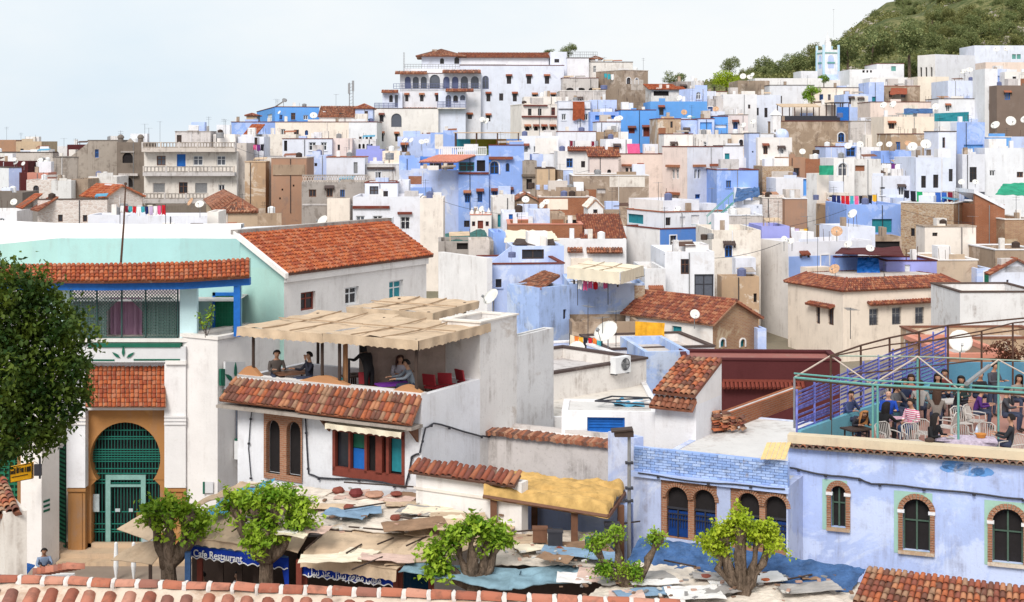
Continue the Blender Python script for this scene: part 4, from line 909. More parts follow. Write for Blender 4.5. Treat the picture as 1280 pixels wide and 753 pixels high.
# --- blue terrace house left of centre
h=Hs('big mottled pale blue wall of the terrace house',499,499,573,213,160,1,'peel2',dep=10) if 0 else Hs('big mottled pale blue house below the palace',499,499,573,213,160,1,'pale',dep=10)
Hs('small blue roof room on the mottled pale blue house',499,499,525,198,164,2,'blue',dep=5,yb=214)
Hs('deep blue recessed wall behind the coral pent roof',525,525,573,196,167,2,'strong',dep=4,yb=214,holes="""R 537 204 552 212 w - wood
R 553 204 567 212 w - wood""")
h=Hs('blue house front with large dark openings and twin hooded arches',573,573,611,195,159.5,1,'blue',dep=9,holes="""R 574 203 593 214.5 w - teal
R 596 200.5 606.5 214.5 o -
R 581 241 587 253.5 w Ah bluep
R 597 239 603 253 w Ah bluep
R 580 276 587 284 w - wooddk
R 594 270 606 278 o -""");h.band('R',573,215.5,611,218,'trim',.15)
m=MB();a0,z1=h.onface('R',548.5,183.5);a1,_=h.onface('R',608,183.5);_,z0=h.onface('R',548,194.5);m.box(a0,-.05,z1-.12,a1,.15,z1);m.box(a0,-.05,z0,a1,.15,z0+.12)
for i in range(24):a=a0+(a1-a0-.1)*i/23;m.box(a,-.02,z0+.12,a+.11,.1,z1-.12)
m.build('balustrade',mt('whitep'),h.root)
tiles(h.lp('R',524.6,202.5,2.2),h.lp('R',571,202.5,2.2),h.lp('R',595,194.5,.02),h.lp('R',548,194.5,.02),'coral',h.root,.35,.6,name='pent_roof_tiles')
h=Hs('tall blue house end with a big arched window',611,611,655,182,160,1,'blue',dep=9,cop='trim',holes="""R 612.5 202 623.5 218 w Ar bluep
R 632 204 637 215 w A bluep
R 615.5 238.5 621.5 246.5 w Ah bluep
R 634 237 640 244.5 w Ah bluep""");h.band('R',611,196,641,199.5,'tile',.5,'hood');h.band('R',611,199.5,614,203,'bluep',.4,'bracket')
Hs('blue roof wall with terrace seats below the palace',538,538,572,166,176,2,'blue',dep=3,yb=200)
Hs('pale blue low roof wall with dishes below the palace',497,497,551,171,181,2,'pale',dep=5)
Hs('strong blue end wall of the covered terrace',633,633,652,174,170,2,'strong',dep=3,yb=186)
Hs('teal panel wall on the covered terrace',571,571,588,174,168,2,'teal',dep=.4,yb=186,cat='wall',name='panel_wall');Hs('olive panel wall on the covered terrace',588,588,620,174,168,2,plaster('olive_paint',(.22,.19,.02),.2),dep=.4,yb=186,cat='wall',name='panel_wall')
Hs('yellow panel wall on the covered terrace',620,620,633,174,168,2,plaster('amber_paint',(.5,.24,.02),.2),dep=.4,yb=186,cat='wall',name='panel_wall')
def pergola(label,pts,Y,ytop,ybot,dep,mat,th=.1,post='rust',nposts=4,x0=None,x1=None,cat='pergola',slope=0):
 a,b=W(x0,ytop,Y),W(x1,ytop,Y);r=thing('pergola',label,cat,(a.x,Y,W(x0,ybot,Y).z));L=b.x-a.x;h_=a.z-W(x0,ybot,Y).z;m=MB();m.slab([(-.2,-.2,h_-slope),(L+.2,-.2,h_-slope),(L+.2,dep,h_),(-.2,dep,h_)],th);m.build('roof_sheet',mt(mat),r)
 for i in range(nposts):
  for y in(0,dep-.2):m=MB();x=L*i/(nposts-1);m.box(x-.06,y-.06,-.3,x+.06,y+.06,h_-th-(slope if y==0 else 0));m.build('post',mt(post),r)
 return r
pergola('pergola with a thin tan roof over the blue roof terrace',None,165,165.5,184,3.5,'tan',x0=569,x1=648)
h=Hs('small cream house with a black ledge left of the big blue house',457,457,499,206,168,2,'white2',dep=6,cop='white');h.band('R',459,209,493,212,'trimb',.25)
Hs('cream-white roof house with a sloping sheet top',478,478,500,189,174,2,'cream',dep=6)
h=Hs('upper storey of the white cubic house with a glass door',456,456,497,229,147,1,'cool',dep=6,cop='trim',holes="""R 462 233 473 247 w - wooddk glassb
R 477 239 485 247 w - wooddk""")
Hs('thin white wall block left of the mottled blue house',497,497,511,226,149,2,'cool',dep=5)
h=Hs('white cubic house with three dark square windows',441,441,525,246,140,1,'cool',dep=8,holes="""R 445 270 456 281 w l whitep glassb
R 466 270 478 282 w l whitep
R 500.5 271 512.5 287 w g whitep""");h.band('R',441,257.5,487,261,'trim',.2,'hood');h.band('R',497,265,515,268,'trim',.3,'hood')
Hs('plain cream block with a stained top right of the white cubic house',525,525,554,248,138,1,'cream',dep=6)
h=Hs('ornate small white and red kiosk on a roof',588,588,614,269,140,2,'white',dep=4,cop='coral',holes="""R 597 276 604 286 d - redwood
R 590 277 594 283 w - redwood
R 607 277 611 283 w - redwood""")
mb=MB()
for x in(590,597,604,611):a=h.lp('R',x,269,-.3);mb.lathe([(.25,0),(.2,.25),(.08,.5),(0,.75)],c=a,n=6)
mb.build('merlons',mt('white'),h.root)
# --- centre
h=Hs('weathered white house with a teal door under the blue house',616,616,643,247,143,3,'white2',dep=6,holes="R 622 268 628.5 284 d - teal")
h=Hs('grey-brown narrow tower house with a dark opening',653,653,671,201,160,3,'grey',dep=5,holes="R 658 224 665 237 o -");h.band('R',652,218,671,221,'dark',.25)
Hs('pale blue thin wall behind the grey-brown tower house',665,665,679,193,165,3,'pale',dep=4)
Hs('tan rendered house with a thin roof ledge in the centre',671,671,694,211,157,2,'tan',dep=6,cop='trimb')
Hs('half brown half pale blue house in the centre',694,704,716,213,156,20,'pale',mL='brown',cop='white',dep=5)
Hs('low pale blue wall below the tan rendered house',671,671,716,232,151,2,'pale',dep=2)
h=Hs('large brown rendered house with a white roof line',716,716,811,220,150,1,'brown',dep=9,cop='white',holes="R 746 236 757 242 o - - grey2");h.band('R',731,237,745,250,'brick',.03,'bare_brick');h.band('R',762,221,806,234,'white2',.03,'render_patch')
Hs('rough brown wall above the long red brick wall',671,671,736,239,147,1,'brown',dep=4)
Hs('long red brick house with white mortar spots on top',674,674,737,247,144,1,'brick',dep=6,cop='stonew')
h=Hs('brown hut with a white arched roof edge',640,640,676,252,146,3,'brown',dep=5,holes="R 650 262 654 268 o -");h.shed(.5,'y','white2') if 0 else h.gable(.8,'y','tileb')
h=Hs('little white gabled house with one tiny window',735,735,754,259,138,3,'white',dep=4,holes="R 741.5 262 747 267 w -");h.gable(.75,'y','white2',over=.1)
Hs('brown wall house behind the little white gabled house',753,753,790,262,141,2,'brown',dep=6)
Hs('low white and pale blue house with a dark window band',628,628,686,266,135,2,'cool',dep=6,holes="""R 661 275 684 280 o -
R 636 268 641 281 d - bluep""")
Hs('brown roof shed beside the dark window band',686,686,706,267,134,2,'brown',dep=5)
Hs('low brown roof room with a black awning',706,706,730,272,133,2,'brown',dep=4,holes="R 708 275 727 282 o -")
h=Hs('red brick parapet house right above the white tarpaulin',635,635,728,281,128,1,'brick',dep=7,cop='coral')
h=Hs('white house with a weathered red tiled slope in the centre',727,727,782,298,127,1,'white',dep=7,holes="");h.shed(1.75,'y','tile',over=.1,pitch=.22,row=.34)
h=Hs('white wall house with two broken strips of roof tiles',690,690,783,299,126,1,'white',dep=1.2,par=.1)
h.strip('R',709,315,728,'tileb',.45,.35);h.strip('R',733,316,778,'tileb',.45,.42)
h=Hs('corner house with one white and one strong blue side',783,825,903,287,125,26,'strong',mL='white',cop='trim')
h=Hs('white upper storey with teal windows on the blue and white corner house',784,829,905,266,126.3,24,'white',cop='tile',yb=288,dep=8,holes="""L 784.5 268 804 279.5 w - teal teal
R 832 272 838.5 282 w - wooddk
R 850 271 856.5 281 w - wooddk
R 864 269 874 281 w - teal teal""")
Hs('white roof parapet room above the teal-windowed storey',786,829,874,251,127.5,24,'cool',mL='white',yb=267,dep=6)
m=thing('metal_stair','turquoise metal stair on the roof of the blue and white corner house','stair',W(884,284,125));q=MB();L=2.3
for s in(0,.7):q.tube([(0,s,0),(L,s,2.1)],.05,4);q.tube([(0,s,.9),(L,s,3.0)],.035,4)
for i in range(6):q.tube([(L*i/5,0,2.1*i/5),(L*i/5,0,2.1*i/5+.9)],.03,4)
q.build('stringers',mt('tealp'),m);q=MB()
for i in range(9):q.box(L*i/9,0,2.1*i/9,L*i/9+.24,.7,2.1*i/9+.04)
q.build('treads',mt('teal'),m)
h=Hs('white house with a tall grey-blue glass door',831,831,893,315,106,3,'white',dep=7,cat='house',holes="""R 851 324 862.5 343 w g wood
R 868 343 893 376 w - irond glassb""");
Hs('small white roof parapet step on the glass-door house',857,857,886,306,108,3,'white',dep=3,yb=316)
Hs('white house with a red-hooded shuttered window',806,806,832,336,104,3,'white2',dep=6,holes="R 813 362 826 373 s h wood")
Hs('tall stained cream-white wall house with a bare ochre base',890,890,951,288,116,2,'white2',dep=8)
Hs('bare ochre wall with bricked-up openings',902,902,949,346,112,2,'ochre',dep=2,holes="R 942 367 946 378 o -")
h=Hs('tall white wall with a lilac and blue side',950,985,1090,303,116,20,'cool',mL='white',dep=9);h.band('R',986,321,1060,346,'blue',.03,'blue_dado')
Hs('lilac stepped parapet block at the end of the tall white house',1060,1060,1094,284,121,16,'cool',dep=5)
Hs('lavender roof hut with washing beside it',952,952,987,283,121,3,'lav',dep=5)
h=Hs('cream corner house with a tiled roof edge and barred windows',985,1054,1200,364,106,22,'cream',par=.1,holes="""L 1020 382.5 1025 405 w g - glassb
L 1035 384 1042 406.5 w g - glassb
R 1086.5 386 1098 407 w gG metal glassb
R 1115 384.5 1126.5 406 w gG metal glassb
R 1144 384 1155 405 w gG metal glassb
L 1015 449 1023 462 w h wood""");h.hip(.78,'tile',over=.25,inset=1.05,pitch=.22,row=.34)
h.strip('L',1013,379.5,1044,'tile',.5,.18);h.strip('R',1083.5,381,1163.5,'tile',.5,.2)
Hs('low blue roof room with maroon roof behind the cream corner house',1044,1044,1130,322,117,5,'blue',dep=4,cop='maroon')
h=Hs('lavender roof hut with a white door and maroon roof edge',1108,1108,1171,327,113,5,'lav',dep=4,cop='maroon',holes="R 1131 331 1138 343 d - whitep")
Hs('tan house with a white roof right of the lavender roof hut',1171,1171,1222,326,116,3,'tan',dep=7,cop='white')
Hs('big dirty white wall with a dark roof edge at the right',1200,1200,1300,366,97,2,'white2',dep=6,cop='trimb')
Hs('narrow pale house with a green window',1221,1221,1240,336,115,3,'pale',dep=6,holes="R 1230 340 1238 354.5 w r green green")
h=Hs('bluish white gabled house at the right edge',1238,1239,1300,341,108,8,'cool',dep=7,holes="R 1258 350 1261 354 w -");h.gable(1.0,'y','tile',off=.5)
Hs('brown wall house with white top at the right edge',1244,1244,1300,313,122,3,'brown',dep=6,cop='white')
h=Hs('rubble stone corner house with a darker brick side',1126,1192,1220,255,134,58,'brick2',mL='stone',holes="L 1138.5 285.5 1143.5 295.5 w - wooddk",cop='white')
Hs('cream house front with a tiny blue window below the stone house',1156,1156,1220,284,128,2,'cream',dep=2.5,holes="""R 1165.5 291 1172 295.5 w - wooddk
R 1172 312 1176.5 320 w - tealp tealp""",cop='brown')
h=Hs('tall bare red brick house with a sloping white top',1219,1219,1256,256,133,2,'brick',dep=9);m=MB();m.slab([h.lp('R',1219,240,-.1),h.lp('R',1250,256,-.1),h.lp('R',1219,256,-.1)],.4,up=(0,-1,0));m.build('sloping_wall',mt('brick'),h.root)
m=MB();m.slab([h.lp('R',1217,237,.1),h.lp('R',1256,257,.1),h.lp('R',1256,257,-5),h.lp('R',1217,237,-5)],.35);m.build('sloping_roof',mt('white'),h.root)
Hs('brown brick house at the right edge below the white roof',1256,1256,1300,275,131,2,'brick2',dep=8,cop='white')
# --- right-hand town
h=Hs('brown concrete house carrying a covered restaurant terrace',976,976,1063,152,198,1,'brown',dep=9,cop='trim',holes="R 1047.5 166 1055.5 177.5 w ar bluep")
Hs('grey-pink concrete house right of the restaurant terrace',1063,1063,1098,152,197,1,'grey2',dep=8,cop='grey')
h=Hs('white bell-shaped tower with a pyramid cap',963,966,976,144,184,15,'white',dep=1.6,cat='tower',holes="R 968 162 970 167 o a");m=MB();w1,w2=h.w1,h.w2;m.add([(-.1,-.1,h.h),(w1+.1,-.1,h.h),(w1+.1,w2+.1,h.h),(-.1,w2+.1,h.h),(w1/2,w2/2,h.h+.8)],[(0,1,4),(1,2,4),(2,3,4),(3,0,4)]);m.build('cap',mt('white'),h.root)
h=Hs('wide plain white house below the bell-shaped tower',947,947,990,172,178,2,'white',dep=7)
m=MB();a=h.lp('R',981,172,-1.5);m.lathe([(.85,0),(.85,.3),(.75,.7),(.45,1.0),(0,1.12)],c=a,n=16);m.build('dome',mt('pale'),h.root,smooth=True)
Hs('pale blue roof room in front of the brown concrete house',1032,1032,1057,184,172,2,'pale',dep=5,cop='trim')
Hs('white roof room with a blue framed door',1056,1056,1101,184,173,2,'white',dep=5,holes="R 1058 184.5 1069 196 w Rr bluep")
h=Hs('white house with a leafy arched window frame',1042,1042,1068,198,158,2,'white',dep=6,holes="R 1047.5 204 1059 220.5 w ar white glassb")
Hs('patched white and brick house right of the leafy window',1067,1067,1101,199,160,2,'white2',dep=6,holes="R 1069 207 1081 214 o - - brick")
Hs('rusty brown brick house left of the green-white banner',980,980,1007,197,166,2,'terra',dep=5,holes="")
Hs('orange brick house behind the green-white banner',1007,1007,1034,199,166,2,'brick',dep=5)
Hs('light rubble stone house in the right centre',953,953,992,208,163,2,'stone',dep=5)
Hs('house with a big white cloth covered wall',970,970,1009,223,157,2,'cool',dep=5,holes="R 1004 224 1008.5 245 o - - sky")
Hs('tall streaked cream tower house in the right centre',1008,1021,1036,217,152,30,'cream',mL='white2',dep=5)
Hs('grey stone house with a flat cream base',953,953,981,248,146,2,'stonew',dep=5,cop='white2')
Hs('dark red plastered house with a thin white ledge',981,981,1009,249,145,2,'terra',dep=6,cop='white')
Hs('grey rough house below the blue tarpaulin',910,910,953,270,140,2,'grey2',dep=5,cop='white')
Hs('lilac panelled balcony wall right of the teal stair',908,908,953,256,143,2,'cool',dep=.5,holes="""R 917 259 919 262 o -
R 946 258 948 261 o -""")
Hs('orange-brown rough house beside the streaked cream tower',1035,1035,1060,257,147,2,'ochre',dep=5)
Hs('white roof house with a dark doorway behind the washing',1034,1034,1062,241,152,2,'white2',dep=4,holes="R 1036.5 244.5 1042 255 o -")
Hs('blue house with a dark teal opening',1058,1058,1127,256,139,2,'blue',dep=8,holes="R 1090 274 1115 291 o - - teal")
Hs('dark gap house under the blue one',1090,1090,1127,296,130,2,'brown',dep=3,holes="R 1093 302 1125 315 o -")
Hs('lilac-grey plain house above the blue one',1090,1090,1143,220,160,2,'cool',dep=8)
Hs('white house with washing across its front',1097,1097,1145,206,164,2,'white',dep=4,cop='trimb',holes="R 1140 205 1144 220 o -")
Hs('blue roof room above the washing',1101,1101,1139,189,169,2,'blue',dep=5)
Hs('ochre roof wall with large dishes',1114,1114,1175,168,178,2,'ochre',dep=6,cop='trim')
Hs('plain cream house wall above the ochre roof wall',1105,1105,1168,146,190,2,'cream',dep=6)
h=Hs('pale blue house with four narrow dark windows',1145,1145,1195,197,158,2,'pale2' if 0 else 'cool',dep=8,holes="""R 1151.5 220 1157.5 235 w g wooddk
R 1166.5 218.5 1173 235 w g wooddk
R 1186 211.5 1191 227 w - wooddk""")
Hs('upper part of the pale blue house with a slit window',1173,1173,1195,165,162,2,'cool',dep=5,holes="R 1178 172 1181.5 185 w -",cop='trimb')
h=Hs('tall strong pale blue tower house',1188,1196,1231,153,166,8,'blue',mL='cool',dep=7,holes="R 1205 181 1229 192 o - - sky")
Hs('white lower front of the pale blue tower house',1203,1203,1231,193,162,3,'cool',dep=3,holes="R 1212 209 1221 228 w g wooddk",yb=240)
Hs('white house right of the pale blue tower house',1231,1231,1300,185,163,2,'white',dep=7,holes="""R 1237 213 1244 220.5 w - whitep
R 1271 215 1279 222 w - wood""")
Hs('sky blue loggia house at the upper right',1232,1232,1264,172,168,2,'sky',dep=5,cop='white')
Hs('pale blue roof house at the right edge',1264,1264,1300,171,169,2,'pale',dep=5)
Hs('dark brown unplastered square house at the right edge',1246,1246,1300,107,206,2,plaster('raw_brown_render',(.22,.16,.13),.4),dep=8)
Hs('narrow white stair tower left of the dark brown house',1231,1231,1247,86,209,2,'white',dep=5,holes="""R 1236 130 1239 138 w -
R 1243 114 1245 117 o -
R 1243 128 1245 131 o -""",cat='tower')
Hs('white house band with dark coping at the upper right',1173,1173,1232,124,213,2,'white',dep=6,cop='trimb')
Hs('pale blue flat house with an open shed',1185,1185,1232,101,225,2,'cool',dep=8,holes="R 1220 104 1230 112 o -")
Hs('white and blue loggia house at the upper right',1238,1238,1264,89,222,2,'pale',dep=5,holes="R 1244 95 1257 106 o - - blue")
Hs('white house with clutter on the roof at the right edge',1256,1256,1300,90,220,2,'white',dep=6)
h=Hs('large white fortress-like house with arched slits',1147,1169,1232,68,262,25,'cool',mL='white',dep=12,holes="""L 1150 84 1152.5 96 o a
L 1156.5 84 1159 96 o a
L 1163 84 1165.5 96 o a""")
Hs('pleated cream wall below the fortress-like house',1147,1147,1186,96,250,2,'cream',dep=6)
Hs('white hillside house with two teal windows at top right',1218,1218,1300,57,266,2,'cool',dep=8,holes="""R 1265 68 1270 74 w - tealp tealp
R 1271 68 1276 74 w - tealp tealp""")
Hs('pink-white low house in front of the top right houses',1232,1232,1300,78,250,2,'pink',dep=5)
Hs('bright white hillside house with three tiny windows',1062,1062,1098,87,262,2,'white',dep=8,holes="""R 1078 88 1081 91 o -
R 1083 88 1085.5 91 o -
R 1087.5 88 1090 91 o -""")
Hs('white hillside house with a teal window',1096,1096,1130,80,264,2,'white',dep=8,cop='trim',holes="R 1114 83 1120 89 w - tealp tealp")
Hs('white lower terrace below the teal-windowed hillside house',1090,1090,1135,97,256,2,'white',dep=6)
Hs('low white house left of the minaret',1001,1001,1022,89,268,2,'cool',dep=6)
Hs('long white house below the minaret',944,944,1026,98,256,1,'white',dep=8)
Hs('cool white house with dark coping and two slim windows',962,962,1018,107,242,2,'cool',dep=8,cop='trimb',holes="""R 965 120 969 129.5 w - wooddk
R 973 120 977.5 129.5 w - wooddk""")
Hs('cream-white house with a dark roof line below the minaret',1018,1018,1073,110,238,2,'cream',dep=8,cop='trimb')
Hs('blue wall house right of the restaurant terrace',1055,1055,1090,118,229,2,'pale',dep=6)
Hs('tall narrow pale blue house with a teal balcony',1086,1086,1105,103,233,2,'pale',dep=6,holes="R 1088 121 1095 128 o - - teal")
Hs('small brown house between the pale blue and fortress-like ones',1104,1104,1150,108,236,2,'brown',dep=7,cop='tile')
Hs('pink rough house row above the cream wall',1088,1088,1172,128,216,2,'pink',dep=7,cop='trim')
Hs('brown block with dishes at the foot of the wooded slope',922,922,962,101,246,2,'brown',dep=8)
Hs('white house with two slim windows below the brown block',930,930,976,119,216,2,'cool',dep=8,holes="""R 945 135 948.5 144.5 w - wooddk
R 955.5 135 959.5 147 w - wooddk
R 936 133 938 136 w -""")
pergola('covered restaurant terrace with a yellow and brown awning',None,202,129,151,4,'canvas',x0=978,x1=1024,nposts=4,slope=.5)
pergola('open restaurant shed roof with blue screens',None,203,128,151,4,'wooddk',x0=1040,x1=1061,nposts=3)
Hs('blue screen wall on the restaurant terrace',1047,1047,1061,134,200,2,'bluep',dep=.5,yb=151,cat='wall',name='screen_wall')
Hs('dark low parapet of the restaurant terrace',977,977,1050,145,199.5,2,'irond',dep=.3,yb=152,cat='wall',name='parapet_wall')
Hs('white terrace room behind the restaurant awning',994,994,1045,131,207,2,'cream',dep=2,yb=152)
# --- near middle
h=Hs('white wall house with a stained corner left of the blue house',548,609,612,323,97,33,'white',dep=5)
Hs('pale blue roof room with a dark window and a sloping end',640,640,705,308,104,6,'pale',dep=4,yb=332,holes="R 652.5 312 680 324 w - wooddk")
h=Hs('plain pale blue house with one small dark window',609,609,705,331,98,7,'pale',dep=7,cop='trim',holes="R 619.5 349 627 359.5 w l wooddk")
m=MB();m.slab([h.lp('R',615,330,-1),h.lp('R',641,310,-1),h.lp('R',641,330,-1)],.3,up=(0,-1,0));m.build('sloping_wall',mt('pale'),h.root)
Hs('narrow blue house wall left of the white tarpaulin',616,616,632,291,113,5,'blue',dep=5)
h=Hs('stained pale blue house with a small brown tiled roof',634,674,712,360,88,40,'peel',holes="R 704 387 708 399 w - wooddk");h.shed(1.0,'x','tileb',pitch=.2) if 0 else tiles(loc(h,W(637,361,91)),loc(h,W(676,361,88)),loc(h,W(700,345,92)),loc(h,W(680,339,95)),'tileb',h.root,.22,.3)
h=Hs('peeling blue and black house below the cream awning',712,712,806,355,92,2,'peel',dep=7);h.band('R',793,357,806,395,'stone',.03,'bare_stone')
Hs('sloping dark rubble wall below the peeling blue house',715,715,800,403,88,4,'brown',dep=4)
h=Hs('hut with white walls and a brown brick gable end',782,891,948,403,86,42,'brick2',mL='white',holes="""L 840 408 852 428 d - teal
R 900 424 906 434 w ar teal teal
R 925 424 931 434 w ar teal teal""");h.gable(1.15,'y','tile',off=.45,pitch=.22,row=.32)
for x0,x1 in((893,915),(918,940)):
 ol=outline(0,1,0,1,1)
o=sheet('hanging_sheet','bright yellow sheet hung across the front of the white hut','sheet',(W(794,402,84),W(831,404,85),W(831,434,84.6),W(793,436,83.6)),'yellowb',.02,12,.06)
Hs('pink roof room left of the maroon shed',730,730,770,404,90,3,'ochre',dep=4)
Hs('pale blue low terrace house in the middle distance',692,692,770,447,73,18,'pale',dep=5,cop='white')
Hs('white flat-roofed house below the yellow sheet',760,760,893,438,79,12,'white',dep=6,cop='trimb')
Hs('small blue-white chimney block beside the brick gable',947,947,958,411,88,10,'pale',dep=2)
h=Hs('long dirty white wall house with a dark tiled edge and a cooling unit',692,692,808,468,58,44,'white2',dep=5,cop='trimb')
HOUSES['long']=h
h=Hs('blue patched house end left of the maroon shed',806,806,862,440,75,8,'peel',dep=6)
PAL['redroof']=lambda:plaster('dull_red_roof',(.30,.12,.11),.5)
h=Hs('maroon metal shed with a pale red roof',855,855,1050,450,73,-3,'maroon',dep=3.2,cop='maroon',roofmat='redroof',copt=.1,par=.08,cat='shed',name='shed')
for i in range(20):m=MB();a,z=h.onface('R',904+i*5.2,478);m.tube([(a,-.05,z),(a,-.45,z-.22)],.09,5);m.build('gutter_tile',mt('redwood'),h.root)
h.band('R',903,474,1005,477,'redwood',.12,'ledge')
# fabric canopies
PAL['canvasdk']=lambda:cloth('canvas_seam',(.40,.29,.20),.2,3)
def canopy(label,A,B,Cc,D,mat,zfloor,cat='awning',drop=.35,amp=.035,name='canopy',posts=True,seed=3,val=('front',)):
 r=thing(name,label,cat,(A[0],A[1],zfloor));off=Vector(r.location);P4=[Vector(p)-off for p in(A,B,Cc,D)]
 m=MB();nx=14;g=[]
 for i in range(nx+1):
  for j in range(nx+1):
   s,t=i/nx,j/nx;p=P4[0].lerp(P4[1],s).lerp(P4[3].lerp(P4[2],s),t);g.append(p+Vector((0,0,amp*(mnoise.noise(p*1.1+Vector((seed,0,0)))*2.2+mnoise.noise(p*3.3)*.7-math.sin(s*math.pi*4)**2*1.0-1.6*math.sin(math.pi*t)))))
 m.add(g,[(i*(nx+1)+j,(i+1)*(nx+1)+j,(i+1)*(nx+1)+j+1,i*(nx+1)+j+1) for i in range(nx) for j in range(nx)]);m.build('canopy_sheet',mt(mat),r)
 if len(val) and posts:
  for s in(.3,.62):m=MB();m.tube([P4[0].lerp(P4[1],s).lerp(P4[3].lerp(P4[2],s),t)+Vector((0,0,amp*.6-.06*math.sin(math.pi*t))) for t in(0,.25,.5,.75,1)],.028,4);m.build('seam',mt('canvasdk'),r)
  m=MB();m.tube([P4[0].lerp(P4[3],.5)+Vector((0,0,.01)),P4[1].lerp(P4[2],.5)+Vector((0,0,.01))],.03,4);m.build('seam',mt('canvasdk'),r)
 for k,(p,q) in enumerate(((P4[0],P4[1]),(P4[1],P4[2]))):
  if k==1 and 'right' not in val:continue
  m=MB();n=max(8,int((q-p).length/.09));out=(q-p).cross(Vector((0,0,1))).normalized()*.02
  for i in range(n):
   a,b=p.lerp(q,i/n),p.lerp(q,(i+1)/n);c=drop*(1-.0)+.0;wv=.05*math.sin(i*.7+seed);e=.04*abs(math.sin(i*math.pi/3));e2=.04*abs(math.sin((i+1)*math.pi/3));wv2=.05*math.sin((i+1)*.7+seed)
   m.quad(a+out,b+out,b+out*(1+2*wv2/.05)-Vector((0,0,c-e2)),a+out*(1+2*wv/.05)-Vector((0,0,c-e)))
  m.build('valance',mt(mat),r)
 if posts:
  cen=sum(P4,Vector())/4
  for p in[q+(cen-q).normalized()*.55 for q in P4]:m=MB();m.tube([(p.x,p.y,0),(p.x,p.y,p.z-.03)],.06,6);m.build('post',mt('wooddk'),r)
 return r
def Y_(px,py,z):return atz(px,py,z)
canopy('cream canvas awning with a hanging side over a blue terrace',W(709,334,90),W(775,341,88),W(804,332,94),W(735,326,95),'canvasw',W(709,356,90).z,drop=.75,val=('front','right'))
sheet('hanging_curtain','orange patterned curtain under the cream canvas awning','curtain',(W(727,337,91),W(745,337,91),W(745,352,91),W(727,352,91)),cloth('orange_curtain',(.55,.22,.03),.3,4),.02,6,.03)
sheet('white_tarpaulin','crumpled white tarpaulin over a roof behind the pale blue house','tarpaulin',(W(630,304,110),W(700,301,110),W(690,289,118),W(632,288,118)),'canvasw',.03,12,.12)
sheet('roof_rug','brown blankets lying on the roof edge behind the pale blue house','blanket',(W(640,306,106),W(694,306,107),W(692,299,109),W(645,299,109)),'wooddk',.05,8,.1)
sheet('blue_tarpaulin','blue tarpaulin hanging on a roof right of the teal stair','tarpaulin',(W(917,254,142),W(950,244,143),W(949,235,146),W(921,236,146)),'tarpb',.03,10,.2)
sheet('blue_tarpaulin','bright blue tarpaulin under the maroon roof','tarpaulin',(W(1071,343,112),W(1100,343,112),W(1098,323,113),W(1072,323,113)),'bluep',.03,10,.15)
sheet('maroon_roof_sheet','maroon sheet roof with a bent corner behind the cream corner house','roof',(W(1044,316,111),W(1130,320,111),W(1125,309,117),W(1052,310,117)),'maroon',.08,10,.06)
sheet('green_tarpaulin','green tarpaulin at the right edge','tarpaulin',(W(1244,244,138),W(1300,246,138),W(1300,230,144),W(1254,230,144)),'tarpg',.04,10,.15)
sheet('striped_awning','green and white banner hung on the cream tower','banner',(W(1024,219,151),W(1042,219,151),W(1042,207,151),W(1024,207,151)),'tarpg',.03,6,.05)
sheet('blue_screen','dark blue screens along the roof left of the tower house','screen',(W(1168,152,178),W(1211,152,178),W(1211,140,178),W(1168,142,178)),'teal',.05,8,.06)
sheet('blue_screen','navy blue tarpaulin strip along a roof edge','tarpaulin',(W(1130,142,190),W(1166,142,190),W(1166,136,191),W(1130,136,191)),'tarpb',.05,8,.1)
sheet('orange_awning','orange-brown awning on the small brown hillside house','awning',(W(1112,118,232),W(1134,118,232),W(1134,111,236),W(1114,110,236)),'tileo',.05,8,.1)
sheet('green_roof_sheet','dark green sheets on a cluttered roof left of the pale blue house','tarpaulin',(W(560,305,113),W(612,300,114),W(606,288,120),W(556,294,120)),cloth('murky_green_sheet',(.05,.13,.12),.3,2),.04,10,.25)
Hs('grey wooden roof shed with junk left of the blue wall',548,548,617,302,110,3,'grey',dep=5,holes="R 571 304 585 312 o -")
h=Hs('grey round-shouldered shed behind the white wall',586,586,612,300,106,3,'grey2',dep=3)
# washing
laundry(150,257,207,256,118,118,['white','maroon','teal','red','white','teal','navy','lilac','white','pink','red'],'behind the curved parapet',(7,12))
laundry(302,180,330,180,186,186,['navy','pink','','pink','purple','black'],'behind the concrete column',(6,10))
laundry(1040,244,1096,243,146,143,['navy','navy','red','red','teal','pink','black','','black','yellow'],'above the blue house',(8,12))
laundry(1130,238,1192,240,139,137,['black','black','green','white','white','blue','blue','maroon'],'above the rubble stone house',(9,15))
laundry(1096,204,1143,203,163,163,['white','white','white','purple','white','','maroon','grey'],'on the white house front',(9,13))
laundry(722,350,760,349,90,90,['white','pink','pink','red','white','pink'],'under the cream canvas awning',(6,12))
laundry(712,418,752,421,78,77,['cream','orange','yellow','black','red','orange','turquoise'],'left of the yellow sheet',(13,19))
laundry(988,284,1010,285,122,122,['white','lilac','cream','yellow'],'beside the lavender roof hut',(10,16))
laundry(712,176,748,176,176,176,['maroon','black','pink','red','white','red','maroon','grey'],'on the white roof in the centre',(5,8))
laundry(705,96,712,96,229,229,['white'],'beside the palace',(5,7))
laundry(755,92,772,92,226,226,['teal','teal','white','white'],'on the roof right of the palace',(5,8))
g=hangcloth(W(784,180,172),1.5,1.25,Vector((1,0,0)),'pink','','sheet');g['label']='bright pink sheet hung over a white roof wall in the centre'
